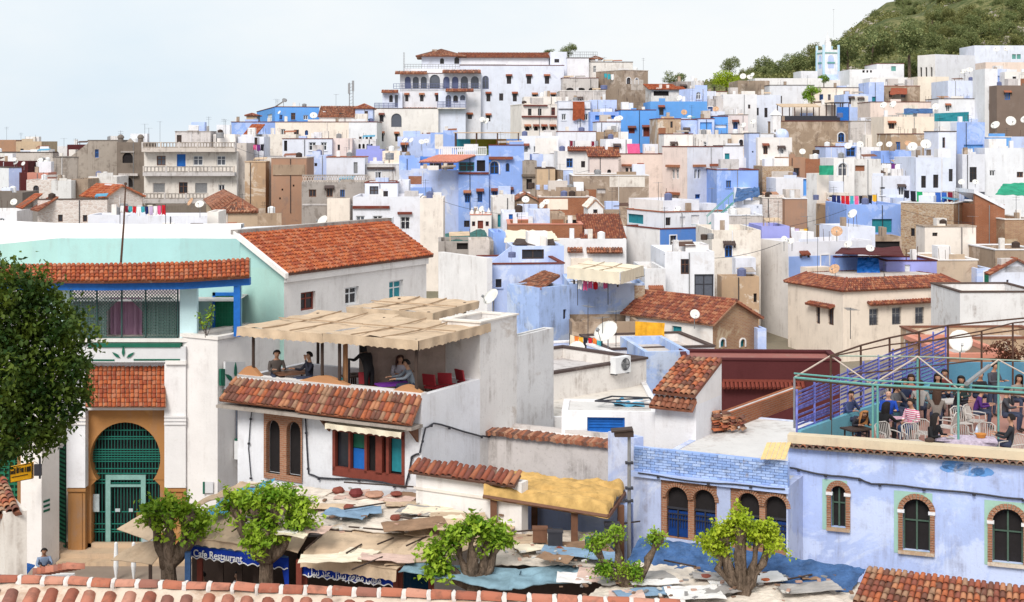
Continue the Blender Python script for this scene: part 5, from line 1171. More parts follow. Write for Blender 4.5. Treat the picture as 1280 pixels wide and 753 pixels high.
# dishes: px, py, Y, size, rusty, where
for a in """617 372 66 1.0 0 on the corner of the big plain grey wall
657 250 140 .9 0 above the red brick wall
679 257 141 .9 0 before the long red brick wall
683 253 141 .8 0 before the long red brick wall
990 302 114 .7 0 beside the lavender roof hut
980 299 114 .6 0 beside the lavender roof hut
1046 290 115 1.1 1 on the lilac stepped house
1044 337 109 1.0 1 on the roof of the cream corner house
1067 268 128 1.1 0 before the blue house
1061 306 115 .8 0 above the maroon roof
1087 311 113 .8 0 above the maroon roof
1157 181 158 1.4 0 among the large dishes of the ochre roof wall
1141 184 159 1.3 0 among the large dishes of the ochre roof wall
1135 180 165 1.0 1 among the large dishes of the ochre roof wall
1112 181 168 .9 0 on the blue roof room
1100 181 170 .9 0 on the blue roof room
1246 62 262 1.4 0 on the top right white house
1259 61 262 1.4 0 on the top right white house
1117 131 200 1.3 0 above the plain cream wall
1105 132 200 1.2 0 above the plain cream wall
1170 134 195 1.2 0 above the plain cream wall
1163 139 192 1.1 0 above the plain cream wall
1202 228 155 .8 0 before the pale blue tower house
1219 228 155 .8 0 before the pale blue tower house
929 96 244 1.3 0 on the brown block by the wooded slope
937 97 244 1.2 0 on the brown block by the wooded slope
941 94 244 1.0 0 on the brown block by the wooded slope
855 141 196 1.0 1 on the ochre stone house
895 137 192 1.0 1 on the striped roof hut
771 149 189 .9 0 on the white roof hut
775 148 189 .9 0 on the white roof hut
850 123 205 1.0 0 beside the pale blue roof room
609 152 190 1.1 0 left of the cream niche house
603 150 190 .9 0 left of the cream niche house
590 180 178 1.0 0 on the pale blue low roof wall
507 176 178 .9 0 on the pale blue low roof wall
515 176 178 .9 0 on the pale blue low roof wall
527 178 177 .9 0 on the pale blue low roof wall
533 177 177 .9 0 on the pale blue low roof wall
18 200 184 .8 0 on the maroon house at far left
21 204 184 .8 0 on the maroon house at far left
30 205 184 .7 0 on the maroon house at far left
51 201 186 .9 0 on the little white house at far left
57 203 186 .8 0 on the little white house at far left
18 253 150 .9 0 on the dark brick house at far left
240 253 120 .9 1 behind the curved parapet
250 256 120 .9 0 behind the curved parapet
405 277 105 1.1 0 behind the wide tiled roof
392 145 210 1.3 0 on the bright blue skyline building
350 141 212 .7 0 on the bright blue skyline building
722 438 72 1.1 0 on the low white roof
760 416 76 1.6 0 on the terrace left of the yellow sheet
844 378 92 .7 0 below the glass-door house
868 393 86 .7 0 on the roof of the brick gable hut
1060 183 170 1.0 0 on the white roof rooms right
1075 181 170 1.0 0 on the white roof rooms right
1003 190 168 .9 0 above the rusty brick house
942 153 192 1.0 0 beside the cream house
930 157 190 1.0 0 beside the cream house
1245 157 172 1.3 0 on the sky blue loggia house
1263 152 176 1.5 0 on the pale roof at the right
1282 150 176 1.3 0 on the pale roof at the right
1205 90 226 1.2 0 on the pale blue flat house
1212 88 226 1.2 0 on the pale blue flat house
603 262 137 .8 0 above the ornate kiosk
847 262 128 .8 0 on the parapet room
1200 427 60 1.15 0 behind the right-hand terrace frame""".splitlines():
 p=a.split();dish(float(p[0]),float(p[1]),float(p[2]),float(p[3]),R.uniform(-55,10),R.uniform(25,45),R.uniform(.5,1.1),' '.join(p[5:]),p[4]=='1')
for a in """181 155 178 182 on the apartment block
200 152 178 182 on the apartment block
186 160 178 183 on the apartment block
282 150 170 184 on the roof room
248 158 166 186 on the roof room
420 118 134 214 on the tiled skyline house
345 124 134 216 on the skyline
100 178 190 190 on the ruined wall
80 173 184 204 on the white roof hut
640 232 250 141 on the weathered white house
1009 270 303 112 on the tall white house
1022 280 345 108 on the cream corner house
1063 385 422 62 on the terrace frame
700 205 240 150 in the centre
612 232 262 142 below the blue house
688 130 150 200 on the niche house
823 228 262 130 on the parapet room
860 160 183 170 on the tall pink house
890 235 262 135 right of the teal stair
1070 160 198 172 on the right
1279 185 215 160 at the right edge
575 30 30 200 -
1216 270 290 128 on the stone house
753 396 430 76 on the terrace
770 388 432 76 on the terrace
735 382 420 78 on the terrace
1042 12 45 380 on the hill crest""".splitlines():
 p=a.split()
 if p[4]!='-':antenna(float(p[0]),float(p[1]),float(p[2])+2,float(p[3]),' '.join(p[4:]))
# telecom mast
r=thing('telecom_mast','grey telecom mast with two panel aerials on the skyline','mast',W(439,133,220));m=MB()
for x in(-.28,.28):m.tube([(x,0,0),(x,0,3.6)],.07,6)
for i in range(7):m.tube([(-.28,0,.3+i*.5),(.28,0,.55+i*.5)],.035,4)
m.build('pole',mt('metal'),r)
for x,z in((-.3,1.9),(.3,2.3)):m=MB();m.box(x-.16,-.3,z,x+.16,-.08,z+1.6);m.build('panel_aerial',mt('metal'),r)
r=thing('solar_heater','solar water heater with a tank on the bright blue skyline building','solar heater',W(352,134,220));m=MB();m.slab([(-.9,-.6,.1),(.3,-.6,.9),(.3,.6,.9),(-.9,.6,.1)],.08);m.build('collector',mt('glass'),r);m=MB();m.tube([(.45,-.7,1.05),(.45,.7,1.05)],.28,12);m.build('tank',mt('metal'),r)
m=MB();m.tube([(.3,0,0),(.3,0,.9)],.04,4);m.tube([(-.8,0,0),(-.8,0,.2)],.04,4);m.build('stand',mt('metal'),r)
# rooftop tanks, planters, chimneys
for a in """155 262 125 .35 .5 blue-grey barrel behind the curved parapet
487 200 170 .5 .8 dark barrel on the cream roof
1020 193 168 .4 .5 barrel on the rusty brick house
755 112 212 .5 .6 dark barrel on the white rubble building
664 236 150 .35 .6 barrel by the grey-brown tower
640 322 96 .25 .35 small barrel on the pale blue house
880 300 108 .25 .4 barrel on the white parapet step
888 299 108 .25 .4 barrel on the white parapet step
938 246 145 .3 .5 turquoise barrel right of the tarpaulin
275 173 186 .5 .7 barrel on the apartment block roof
1050 147 197 .4 .6 barrel on the restaurant terrace
1020 250 150 .3 .5 barrel by the cream tower""".splitlines():
 p=a.split();q=W(float(p[0]),float(p[1]),float(p[2]));m=MB();rr,hh=float(p[3]),float(p[4]);m.lathe([(0,0),(rr,0),(rr,.03),(rr*1.04,hh*.3),(rr,hh*.34),(rr,hh*.62),(rr*1.04,hh*.66),(rr,hh),(rr*.5,hh+.03),(0,hh+.03)],n=12)
 o=m.build('roof_barrel',mt(R.choice(['metal','wooddk','railb'])),loc=q);tag(o,' '.join(p[5:]),'barrel','barrels on the roofs')
def wire(x0,y0,Y0,x1,y1,Y1,lb_,sag=.8):
 a,b=W(x0,y0,Y0),W(x1,y1,Y1);r=thing('overhead_cable','thin black cable strung '+lb_,'cable',tuple(a));m=MB();m.tube([(b-a)*(i/14)-Vector((0,0,sag*4*(i/14)*(1-i/14))) for i in range(15)],.022,4);m.build('line',mt('irond'),r)
for q in((554,252,138,700,262,140,'over the roofs below the big blue house'),(830,318,106,985,300,118,'from the glass-door house to the tall white wall'),(903,290,125,1058,262,139,'from the corner house to the blue house',.6),(296,185,181,383,200,168,'from the concrete column to the pale blue house',.5),(1092,225,160,1231,200,166,'in front of the pale blue tower house',.5),(652,220,160,776,200,169,'above the brown rendered house',.7),(1126,262,134,1256,280,133,'across the rubble stone house',.4),(712,352,92,806,345,92,'over the cream canvas awning',.2)):wire(*q[:7],sag=q[7] if len(q)>7 else.8)
# ------------------------------------------------------------------ the near buildings
def bw(mb,name,mat,parent,kind=None,smooth=False):
 """build from world coordinates under an unrotated parent"""
 l=parent.location;mb.v=[(v[0]-l.x,v[1]-l.y,v[2]-l.z) for v in mb.v];o=mb.build(name,[mt(k) for k in mat] if isinstance(mat,list) else mt(mat),parent,smooth)
 if kind:o['kind']=kind
 return o
def lc(parent,*pts):return[Vector(p)-parent.location for p in pts]
def panel(mb,x0,y0,x1,y1,Y,th=.1,m=0,dY=0):
 """upright frontal slab given by photo pixels at distance Y"""
 a,b=W(x0,y1,Y),W(x1,y0,Y);mb.box(a.x,Y,a.z,b.x,Y+th,b.z,m)
LDIR,RDIR=Vector((-math.sin(math.radians(60.5)),math.cos(math.radians(60.5)),0)),Vector((math.cos(math.radians(60.5)),math.sin(math.radians(60.5)),0))
def text(body,p,size,mat,parent,wdt=None,rz=0.0,shear=0.0,tilt=0.0,bold=0.0):
 c=bpy.data.curves.new('lettering','FONT');c.body=body;c.size=size;c.extrude=.004;c.offset=bold;c.materials.append(mt(mat));o=bpy.data.objects.new('lettering',c);C.objects.link(o);o.parent=parent
 o.location=Vector(p)-Vector(parent.location);bpy.context.view_layer.update();k=wdt/max(o.dimensions.x,.01) if wdt else 1
 me=bpy.data.meshes.new_from_object(o);bpy.data.objects.remove(o);o=bpy.data.objects.new('lettering',me);C.objects.link(o);o.parent=parent;o.location=Vector(p)-Vector(parent.location)
 o.rotation_euler=(math.radians(90),-tilt,rz);o.scale=(k,1,1);o['kind']='stuff';return o
# foreground roof with its row of ridge tiles
RZ=10.09
fr=thing('foreground_roof','old clay-tiled roof in the foreground with mortared ridge tiles','roof',(0,16.5,0))
def rp(x,d):return Vector((x,17.0-(x+6.4)*.0+d*1.0-.9*(x+6.05)/7.7,RZ+(-abs(d))*.48))
mb=MB();rm=MB();n=90;g=[]
for i in range(n+1):
 x=-6.6+9.4*i/n
 for j in range(8):
  d=-.0-1.9*(j/7)**1.5;p=rp(x,d);k=mnoise.noise(Vector((x*6,d*6,0)))*.035+mnoise.noise(Vector((x*17,d*17,4)))*.022;g.append(p+Vector((0,0,k+(.02 if j<4 else-.03))))
mb.add(g,[(i*8+j,i*8+j+1,(i+1)*8+j+1,(i+1)*8+j) for i in range(n) for j in range(7)])
bw(mb,'mortar_bed',plaster('lime_mortar',(.66,.56,.47),.75,(.22,.17,.14),patch=(.50,.36,.27),pamt=.45),fr,smooth=True)
mb=MB();mb.slab([rp(-6.6,0),rp(2.8,0),rp(2.8,2.4),rp(-6.6,2.4)],.15);bw(mb,'rear_slope','tile',fr)
mb=MB();a,b=rp(-6.6,-1.9),rp(2.8,-1.9);c,d=rp(2.8,2.4),rp(-6.6,2.4)
for p,q in((a,b),(b,c),(c,d),(d,a)):mb.quad((p.x,p.y,p.z-.15),(q.x,q.y,q.z-.15),(q.x,q.y,0),(p.x,p.y,0))
bw(mb,'wall','white2',fr)
def ridge_tile_mesh():
 m=MB();k=8;vs=[]
 for t,r in((-.5,.066),(-.46,.072),(.46,.066),(.5,.06)):
  for i in range(k+1):a=math.pi*i/k;vs.append((t*.235,-math.cos(a)*r*1.15,math.sin(a)*r*1.05))
 n_=k+1;m.add(vs,[(q*n_+i,q*n_+i+1,(q+1)*n_+i+1,(q+1)*n_+i) for q in range(3) for i in range(k)]+[tuple(range(k,-1,-1)),tuple(3*n_+i for i in range(n_))]);me=m.mesh('ridge_tile',[mt('ridge')]);me.polygons.foreach_set('use_smooth',[True]*len(me.polygons));return me
PAL['ridge']=lambda:tilem('foreground_clay',[(.40,.14,.085),(.45,.18,.12),(.33,.11,.07),(.50,.24,.17),(.28,.12,.09)],.8)
rtm=ridge_tile_mesh();mj=MB();x=-6.5;ang=math.atan2(-.9,7.7)
while x<1.9:
 p=rp(x,0)+Vector((0,0,.012));inst('ridge_tile',rtm,fr,p-fr.location,(R.uniform(-.12,.12),R.uniform(-.05,.05),ang+R.uniform(-.05,.05)),(R.uniform(.94,1.05),R.uniform(.88,1.08),R.uniform(.88,1.12)))
 q=rp(x+.1425,0);o0=len(mj.v);mj.lathe([(.0,-.03),(.078,-.028),(.088,-.005),(.08,.022),(0,.03)],c=q,n=10,ax=(1,0,0));
 mj.v[o0:]=[(v[0]+mnoise.noise(Vector(v)*30)*.018,v[1]+mnoise.noise(Vector(v)*25+Vector((5,0,0)))*.014,v[2]+mnoise.noise(Vector(v)*28+Vector((0,7,0)))*.016) for v in mj.v[o0:]];x+=.285
bw(mj,'mortar_joints',plaster('lime_mortar_white',(.70,.64,.58),.5),fr,kind='stuff')
i=0;x=-6.5
while x<2.0:
 tl=tile_mesh(.086,.42,'ridge')
 for j in range(3):
  p=rp(x,-.52-.34*j-R.uniform(0,.05))+Vector((0,0,.02));v=Vector((0,1,.48)).normalized();u=Vector((1,0,0));mtx=Matrix((u,v,u.cross(v))).transposed();e=mtx.to_euler()
  inst('roof_tile',tl,fr,p-fr.location,(e.x,e.y,e.z+R.uniform(-.06,.06)))
 x+=.232
for(x0,y0,Y,n_) in((48,713,24,5),):
 w=thing('tile_topped_wall','low wall end topped with clay tiles left of the foreground roof','wall',(W(40,716,24).x,24,0));m=MB();a,b=W(40,722,24),W(88,722,24);m.box(a.x,24,0,b.x,24.25,a.z);bw(m,'wall','white2',w)
 tl=tile_mesh(.09,.3,'ridge')
 for i in range(9):
  q=W(41+i*5.2,719-i*.9,23.9);inst('roof_tile',tl,w,q-w.location,(0,0,-1.3),)
# small tiled hut at the left edge and blue awning
h=HS('little white house with a weathered tiled roof at the left edge',-60,6,24,642,27,30,'white2',dep=3)
tiles(loc(h,W(-40,652,27.5)),loc(h,W(25,640,27)),loc(h,W(8,601,29)),loc(h,W(-60,590,29.5)),'tilew',h.root,.17,.26,single=True)
sheet('blue_awning','bright blue awning sheet at the bottom left corner','awning',(W(-10,716,30),W(30,722,30),W(44,706,31),W(2,700,31)),'bluep',.03,6,.03)
# ---------------- bank building
bk=thing('bank_building','white building with a green horseshoe gate, mint roof terrace and lattice screen','building',(W(157,700,53).x,53,0))
def wallbox(x0,y0,x1,y1,Y,th,name='wall',mat='white',z0=None,parent=bk):
 m=MB();a,b=W(x0,y1,Y),W(x1,y0,Y);m.box(a.x,Y,a.z if z0 is None else z0,b.x,Y+th,b.z);return bw(m,name,mat,parent)
# portal front with horseshoe opening
m=MB();Yp=53.0;cx_,cy_,rr_=156.5,573,44.0;ol=[(114,712),(114,607),(121,600)]
a0_=math.asin((600-cy_)/rr_)
for i in range(25):a=math.pi+a0_*1.0-(math.pi+2*a0_)*i/24;ol.append((cx_+rr_*math.cos(a),cy_-rr_*math.sin(a)*1.02))
ol+=[(193,600),(200,607),(200,712)]
top=513
half=len(ol)//2
def P3(p,d=0):q=W(p[0],p[1],Yp);return Vector((q.x,Yp+d,q.z))
L_,R_=106,206
for i in range(len(ol)-1):
 p,q=ol[i],ol[i+1];e=L_ if i<half else R_
 if i in(half-1,half):pass
 m.quad(P3(p),P3(q),P3((e,q[1])),P3((e,p[1]))) if abs(p[1]-q[1])>.01 else m.quad(P3(p),P3(q),P3((q[0],p[1]+.01)),P3((p[0],p[1]+.01)))
 m.quad(P3(p),P3(q),P3(q,.5),P3(p,.5))
m.quad(P3((L_,top)),P3((R_,top)),P3((R_,ol[half][1])),P3((L_,ol[half][1])))
bw(m,'portal_frame',plaster('ochre_stone',(.42,.205,.075),.4,patch=(.50,.27,.11),pamt=.45),bk)
m=MB();panel(m,104,506,208,513,52.7,.35);bw(m,'lintel','white',bk)
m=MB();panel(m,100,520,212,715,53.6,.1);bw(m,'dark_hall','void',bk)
gt=MB();
for i in range(22):x=114+86*(i+.5)/22;panel(gt,x-.55,524,x+.55,712,53.35,.02)
gate=bw(gt,'gate',plain('gate_green',(.008,.10,.08),.5),bk)
m=MB();off=0
for y in[538,546,549,562,565,568,571,574,577,586,592,600,604,640,655,662,665,680,683]:panel(m,112,y-.55,202,y+.55,53.32,.02)
m.v=[(v[0]-bk.location.x,v[1]-bk.location.y,v[2]) for v in m.v];m.build('crossbars',plain('gate_green2',(.015,.18,.135),.5),gate)
m=MB()
for x0,y0,x1,y1 in((132,594,182,600),(132,600,138,700),(176,600,182,700),(138,606,176,609)):panel(m,x0,y0,x1,y1,53.25,.05)
m.v=[(v[0]-bk.location.x,v[1]-bk.location.y,v[2]) for v in m.v];m.build('door_frame',plain('pale_green_paint',(.22,.40,.37),.5),gate)
m=MB()
for x0,y0,x1,y1 in((116,618,124,640),(144,636,150,640),(161,636,166,640)):panel(m,x0,y0,x1,y1,53.22,.02)
m.v=[(v[0]-bk.location.x,v[1]-bk.location.y,v[2]) for v in m.v];m.build('notices',plain('notice_paper',(.45,.52,.55),.6),gate)
# pilasters
for x0,x1,yt in((83,106.5,470),(205.5,232,455)):
 m=MB();panel(m,x0,yt,x1,610,52.6,.9);bw(m,'pilaster','white',bk)
 m=MB()
 for y in(521,525.5,530):panel(m,x0-.4,y-1.2,x1+.4,y+1.2,52.54,.05)
 bw(m,'moulding','white',bk)
 m=MB();panel(m,x0+2,610.4,x1,716,52.7,.8);panel(m,x0+1,611,x1+.5,615,52.62,.06);panel(m,x0+6,617,x1-4,716,52.66,.03);bw(m,'pillar_base',_M['ochre_stone'],bk)
# steps
for i,(y0,y1,Y) in enumerate(((690,697,53.0),(697,704,52.2),(704,712,51.6))):
 m=MB();a,b=W(70,y1,Y),W(236,y0,Y);m.box(a.x,Y,0,b.x,53.2-i*.02,.45-.15*i);bw(m,'step','tan',bk)
# gate roof
A,B=W(107,509,52.3),W(207,509,52.3);D,Cq=W(107,459,52.95),W(207,459,52.95);tiles(*lc(bk,A,B,Cq,D),'tileo',bk,.165,.17,single=False,k=4,name='gate_roof_tiles')
# wall above the gate roof with sign band
wallbox(45,424,232,520,53.0,.4,z0=W(0,513,53).z);wallbox(206.5,451,232,456,52.5,.5)
wallbox(45,422,80,560,53.02,.4)
m=MB();panel(m,57,424,238,428,52.7,.5);bw(m,'ledge','white',bk)
m=MB();panel(m,60,434,232,453,52.55,.45);bw(m,'sign_board',plain('sign_white',(.66,.66,.68),.5,var=.03),bk)
m=MB();panel(m,110,430,225,434.5,52.5,.5);panel(m,110,449.5,143,451.5,52.53,.02);panel(m,167,449,225,451,52.53,.02);panel(m,60,449.5,100,451.5,52.53,.02);bw(m,'green_stripe','green',bk)
def leaf_logo(px,py,Y,s,parent,mat='green',nrm=Vector((0,-1,0)),ux=Vector((1,0,0))):
 c=W(px,py,Y)
 for a,L in((0,1.0),(-.95,.85),(.95,.85)):
  m=MB();d=ux*math.sin(a)+Vector((0,0,math.cos(a)));q=ux*math.cos(a)-Vector((0,0,math.sin(a)));b0=c+d*.22*s-Vector((0,0,.45*s))+ux*(math.sin(a)*.12*s)
  pts=[b0,b0+d*.35*L*s+q*.13*s,b0+d*.7*L*s+q*.09*s,b0+d*L*s,b0+d*.7*L*s-q*.09*s,b0+d*.35*L*s-q*.13*s];m.slab(pts,.015,up=-nrm*-1);bw(m,'logo_leaf',mat,parent)
leaf_logo(154,443,52.5,.42,bk)
# lattice screen
frm=MB()
for x in(88,121,152,182,222):panel(frm,x-.9,357,x+.9,424,52.95,.06)
for y in(358,422):panel(frm,88,y-.9,223,y+.9,52.95,.06)
scr=bw(frm,'lattice_screen',plain('screen_frame',(.03,.075,.07),.6),bk)
m=MB()
def lat(x0,y0,x1,y1,st,inside):
 for s in(1,-1):
  c0=-80
  while c0<90:
   pts=[];k=0
   for i in range(61):
    y=y0+(y1-y0)*i/60;x=(x0+c0+(y-y0)) if s==1 else(x1-c0-(y-y0))
    ok=x0<=x<=x1 and inside(x,y)
    if ok:pts.append((x,y))
    if(not ok or i==60) and len(pts)>1:
     p,q=pts[0],pts[-1];a,b=W(p[0],p[1],53),W(q[0],q[1],53);m.slab([a+Vector((-.018,0,0)),a+Vector((.018,0,0)),b+Vector((.018,0,0)),b+Vector((-.018,0,0))],.02,up=(0,-1,0));pts=[]
    elif not ok:pts=[]
   c0+=st
arch_=lambda x,y:not(y>374+abs(x-156)**1.7*.085+(0 if abs(x-156)<22 else 99) and 130<x<182)
lat(89,358,121,421,4.0,lambda x,y:True);lat(122,358,152,421,4.0,arch_);lat(152,358,182,421,4.0,arch_);lat(183,358,221,421,4.0,lambda x,y:True)
m.v=[(v[0]-bk.location.x,v[1]-bk.location.y,v[2]) for v in m.v];o=m.build('lattice',plain('lattice_green',(.09,.17,.15),.6),scr)
m=MB();panel(m,60,350,226,424,56.0,.1);bw(m,'balcony_wall',cloth('pale_lilac_drape',(.46,.40,.44),.12,2),bk)
for x0,x1,c in((138,178,(.42,.25,.36)),(128,137,(.62,.58,.60)),(92,118,(.33,.27,.31)),(188,216,(.25,.24,.27))):
 m=MB();n_=16;a,b=W(x0,420,54.2),W(x1,372,54.2);g=[]
 for i in range(n_+1):x=a.x+(b.x-a.x)*i/n_;g+=[(x,54.2+.08*math.sin(i*1.9),a.z),(x,54.2+.06*math.sin(i*1.9),b.z)]
 m.add(g,[(2*i,2*i+2,2*i+3,2*i+1) for i in range(n_)]);bw(m,'curtain',cloth('curtain_%d'%x0,c,.1,3),bk)
m=MB();a,b=W(45,424,53),W(300,424,53);m.box(a.x,53.1,a.z-.2,b.x,58,a.z);bw(m,'balcony_floor','grey2',bk)
PAL['mintw']=lambda:plaster('pale_mint_plaster',(.62,.80,.80),.2);wallbox(224.6,356,246,426,53.0,.3,mat='mintw');wallbox(60,356,88,424,53.0,.3,mat='mintw')
# beam, column, curved tile strip
bx_=[(-30,53.2),(60,52.3),(130,52.0),(230,52.0),(312,52.6)];ev=[353,352,352.5,351,346];rg=[334,331,331,329,324]
for i in range(4):
 A,B=W(bx_[i][0],ev[i],bx_[i][1]-.3),W(bx_[i+1][0],ev[i+1],bx_[i+1][1]-.3);D,Cq=W(bx_[i][0],rg[i],bx_[i][1]+.6),W(bx_[i+1][0],rg[i+1],bx_[i+1][1]+.6);tiles(*lc(bk,A,B,Cq,D),'tileo',bk,.175,.2,k=4,name='strip_roof_tiles')
 a,b=W(bx_[i][0],ev[i]+1.5,bx_[i][1]),W(bx_[i+1][0],ev[i+1]+1.5,bx_[i+1][1]);m=MB();m.slab([a,b,b+Vector((0,.3,0)),a+Vector((0,.3,0))],.27);bw(m,'beam','bluep',bk)
 a,b=W(bx_[i][0],rg[i],bx_[i][1]+.62),W(bx_[i+1][0],rg[i+1],bx_[i+1][1]+.62);m=MB();m.slab([a+Vector((0,0,.03)),b+Vector((0,0,.03)),b+Vector((0,.25,.03)),a+Vector((0,.25,.03))],.8);bw(m,'eaves_wall','mint',bk)
m=MB();panel(m,292,356,300,421,52.5,.25);bw(m,'column','bluep',bk)
# mint recess with blue framed green door
m=MB();panel(m,244,345,302,426,55.0,.1);bw(m,'recess_wall','mint',bk)
dr=MB();panel(dr,265.5,366,293,370,54.9,.1);panel(dr,265.5,366,269,424,54.9,.1);d_=bw(dr,'door','bluep',bk)
m=MB();panel(m,269,370,292,424,54.95,.05)
for i in range(7):x=270+i*3.6;panel(m,x,370,x+.6,424,54.88,.03)
for i in range(9):y=373+i*6;panel(m,269,y,292,y+.6,54.86,.03)
m.v=[(v[0]-bk.location.x,v[1]-bk.location.y,v[2]) for v in m.v];m.build('door_leaf',plain('door_green',(.01,.20,.11),.5),d_)
# right wing
hb=HS('white wing of the gate building with a planter ledge on top',228,272,355,425,52,60.5,'white',dep=4,par=.15,cop='white',copt=.12,cat='building',name='building_wing')
# windows and signs on the right-hand face of the wing
for x0,y0,x1,y1,nm,mat in((272.5,461,277.5,482,'sign_plate','green'),(278,452,303,486,'sign_plate','sign_w'),(277,488,303,499,'sign_plate','green'),(292,548,306,551,'sign_plate','green'),(291.5,551,306,574,'air_conditioner','whitep')):
 PAL['sign_w']=lambda:plain('sign_white',(.66,.66,.68),.5,var=.03)
 q=[hb.lp('R',x0,y1,.05),hb.lp('R',x1,y1,.05),hb.lp('R',x1,y0,.05),hb.lp('R',x0,y0,.05)];m=MB();m.slab(q,.09 if nm=='sign_plate' else.35,up=(0,1,0) if nm=='sign_plate' else(0,1,0));m.build(nm,mt(mat),hb.root)
for a,L in((0,1.0),(-.95,.85),(.95,.85)):
 m=MB();c=hb.lp('R',290.5,477,.14);s=.62;d=Vector((math.sin(a),0,math.cos(a)));q=Vector((math.cos(a),0,-math.sin(a)));b0=c+d*.15*s+Vector((math.sin(a)*.12*s,0,0));m.slab([b0,b0+d*.35*L*s+q*.13*s,b0+d*.7*L*s+q*.1*s,b0+d*L*s,b0+d*.7*L*s-q*.1*s,b0+d*.35*L*s-q*.13*s],.02,up=(0,1,0));m.build('logo_leaf',mt('green'),hb.root)
m=MB();q=[hb.lp('R',284,482.5,.1),hb.lp('R',298,482,.1),hb.lp('R',298,480.5,.1),hb.lp('R',284,481,.1)];m.slab(q,.02,up=(0,1,0));m.build('red_script_line',plain('sign_pink',(.6,.12,.15),.5),hb.root)
q=[hb.lp('R',294,547,.02),hb.lp('R',306,547,.02),hb.lp('R',306,507,.02),hb.lp('R',294,507,.02)];m=MB();m.slab(q,.06,up=(0,1,0));m.build('window',mt('glassb'),hb.root)
m=MB();c0=hb.lp('L',257,616,.05);c1=hb.lp('L',268,616,.05);h1=Vector((0,0,.4));m.slab([c0,c1,c1+h1,c0+h1],.03,up=(1,0,0));m.build('sign_plate',mt('sign_w'),hb.root)
m=MB();c0=hb.lp('L',256,617,.08);c1=hb.lp('L',258,617,.08);m.slab([c0,c1,c1+h1*1.1,c0+h1*1.1],.03,up=(1,0,0));m.build('sign_edge',mt('green'),hb.root)
def liana(px,py,Y,label,n=7,h=1.3,seed=1):
 rr=random.Random(seed);p=W(px,py,Y);r=thing('climbing_plant',label,'plant',tuple(p));m=MB();m2=MB()
 for i in range(n):
  a=rr.uniform(-.5,.5);L=h*rr.uniform(.5,1);pts=[Vector((a*t*.6+.06*math.sin(t*5+i),0,L*t)) for t in(0,.3,.6,1)];m.tube(pts,.012,4)
  for _ in range(26):t=rr.uniform(.45,1);q=pts[3]*t;leafshape(m2,q+Vector((rr.uniform(-.12,.12),rr.uniform(-.1,.1),rr.uniform(-.08,.08))),.11,rr)
 m.build('stems',mt('wooddk'),r);m2.build('foliage',mt('leafb'),r);return r
liana(258,422,52.2,'spindly plant growing on the white planter ledge beside the green door',5,1.25,2)
# left pier and far-left arch
hp_=HS('white pier with a shaded right side at the far left of the gate',26,52,74,470,51.2,70,'white',cat='pier',name='pier',par=.1)
m=MB()
for i in range(5):q=hp_.lp('R',54,628+i*3,.02);m.box(q.x,q.y,q.z-.03,q.x+.35,q.y+.01,q.z+.05,i%2)
m.build('notice',[mt('green'),mt('sign_w')],hp_.root)
def slatpanel(label,x0,y0,x1,y1,Y0,Y1,n,nv=4,col=(.012,.15,.08)):
 """green lattice board seen at an angle"""
 a,b=W(x0,y1,Y0),W(x1,y1,Y1);t0,t1=W(x0,y0,Y0).z,W(x1,y0,Y1).z;r=thing('lattice_board',label,'lattice',tuple(a));zb=0;m=MB();d=Vector((b.x-a.x,b.y-a.y,0));nr_=Vector((d.y,-d.x,0)).normalized()*.03
 if nr_.y>0:nr_=-nr_
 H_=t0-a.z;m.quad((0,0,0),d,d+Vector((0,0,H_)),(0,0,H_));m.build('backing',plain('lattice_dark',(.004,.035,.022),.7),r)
 for i in range(n):m=MB();z=H_*(i+.3)/n;m.slab([nr_+Vector((0,0,z)),nr_+d+Vector((0,0,z)),nr_+d+Vector((0,0,z+H_/n*.45)),nr_+Vector((0,0,z+H_/n*.45))],.02,up=-nr_.normalized());m.build('slat',plain('lattice_paint',col,.5),r)
 return r
slatpanel('tall green slatted board in the shade left of the horseshoe gate',72,520,83,708,53.5,52.9,34);slatpanel('tall green slatted board right of the horseshoe gate',232,508,239,640,53.2,53.8,24)
r=slatpanel('green lattice gate at the far left behind the tiled hut',-30,560,24,712,53.6,53.6,22,col=(.02,.24,.12))
m=MB()
for i in range(9):a=W(-28+i*6.4,712,53.5)-r.location;m.box(a.x,-.06,a.z,a.x+.05,-.03,a.z+4.3)
m.build('upright',plain('lattice_paint',(.02,.24,.12),.5),r)
h=HS('ochre arched frame at the far left',18,22,29,566,53.0,20,_M['ochre_stone'],cat='pillar',name='pillar',dep=.4)
# yellow sign held on a bracket
sg=thing('hanging_sign','yellow sign with dark lettering on a bracket under the big tree','sign',W(27,605,50));m=MB();q=[Vector(W(x,y,Y))-sg.location for x,y,Y in((12,604,49.6),(41,598.5,50.3),(41,578,50.3),(12,584,49.6))];m.slab(q,.1,up=(0,-1,0));m.build('panel',plain('sign_yellow',(.85,.42,.01),.5),sg)
m=MB();f=lambda s,t:q[0].lerp(q[1],s).lerp(q[3].lerp(q[2],s),t)+Vector((0,-.01,0))
for s0,s1,t0,t1 in((0,.04,0,1),(.96,1,0,1),(.06,.18,.52,.72),(.20,.26,.5,.85),(.30,.40,.52,.85),(.44,.47,.52,.86),(.51,.61,.52,.80),(.66,.70,.50,.82),(.74,.92,.48,.80),(.1,.8,.3,.35),(0,1,.96,1),(0,1,0,.03)):m.slab([f(s0,t0),f(s1,t0),f(s1,t1),f(s0,t1)],.015,up=(0,1,0))
m.build('dark_strokes',plain('sign_black',(.03,.02,.01),.5),sg);m=MB();a=q[1];m.box(a.x+.05,a.y-.03,a.z+.1,a.x+.3,a.y+.06,a.z+.5);m.tube([a+Vector((.25,0,.0)),a+Vector((.25,0,.75))],.04,5);m.build('bracket',mt('irond'),sg)
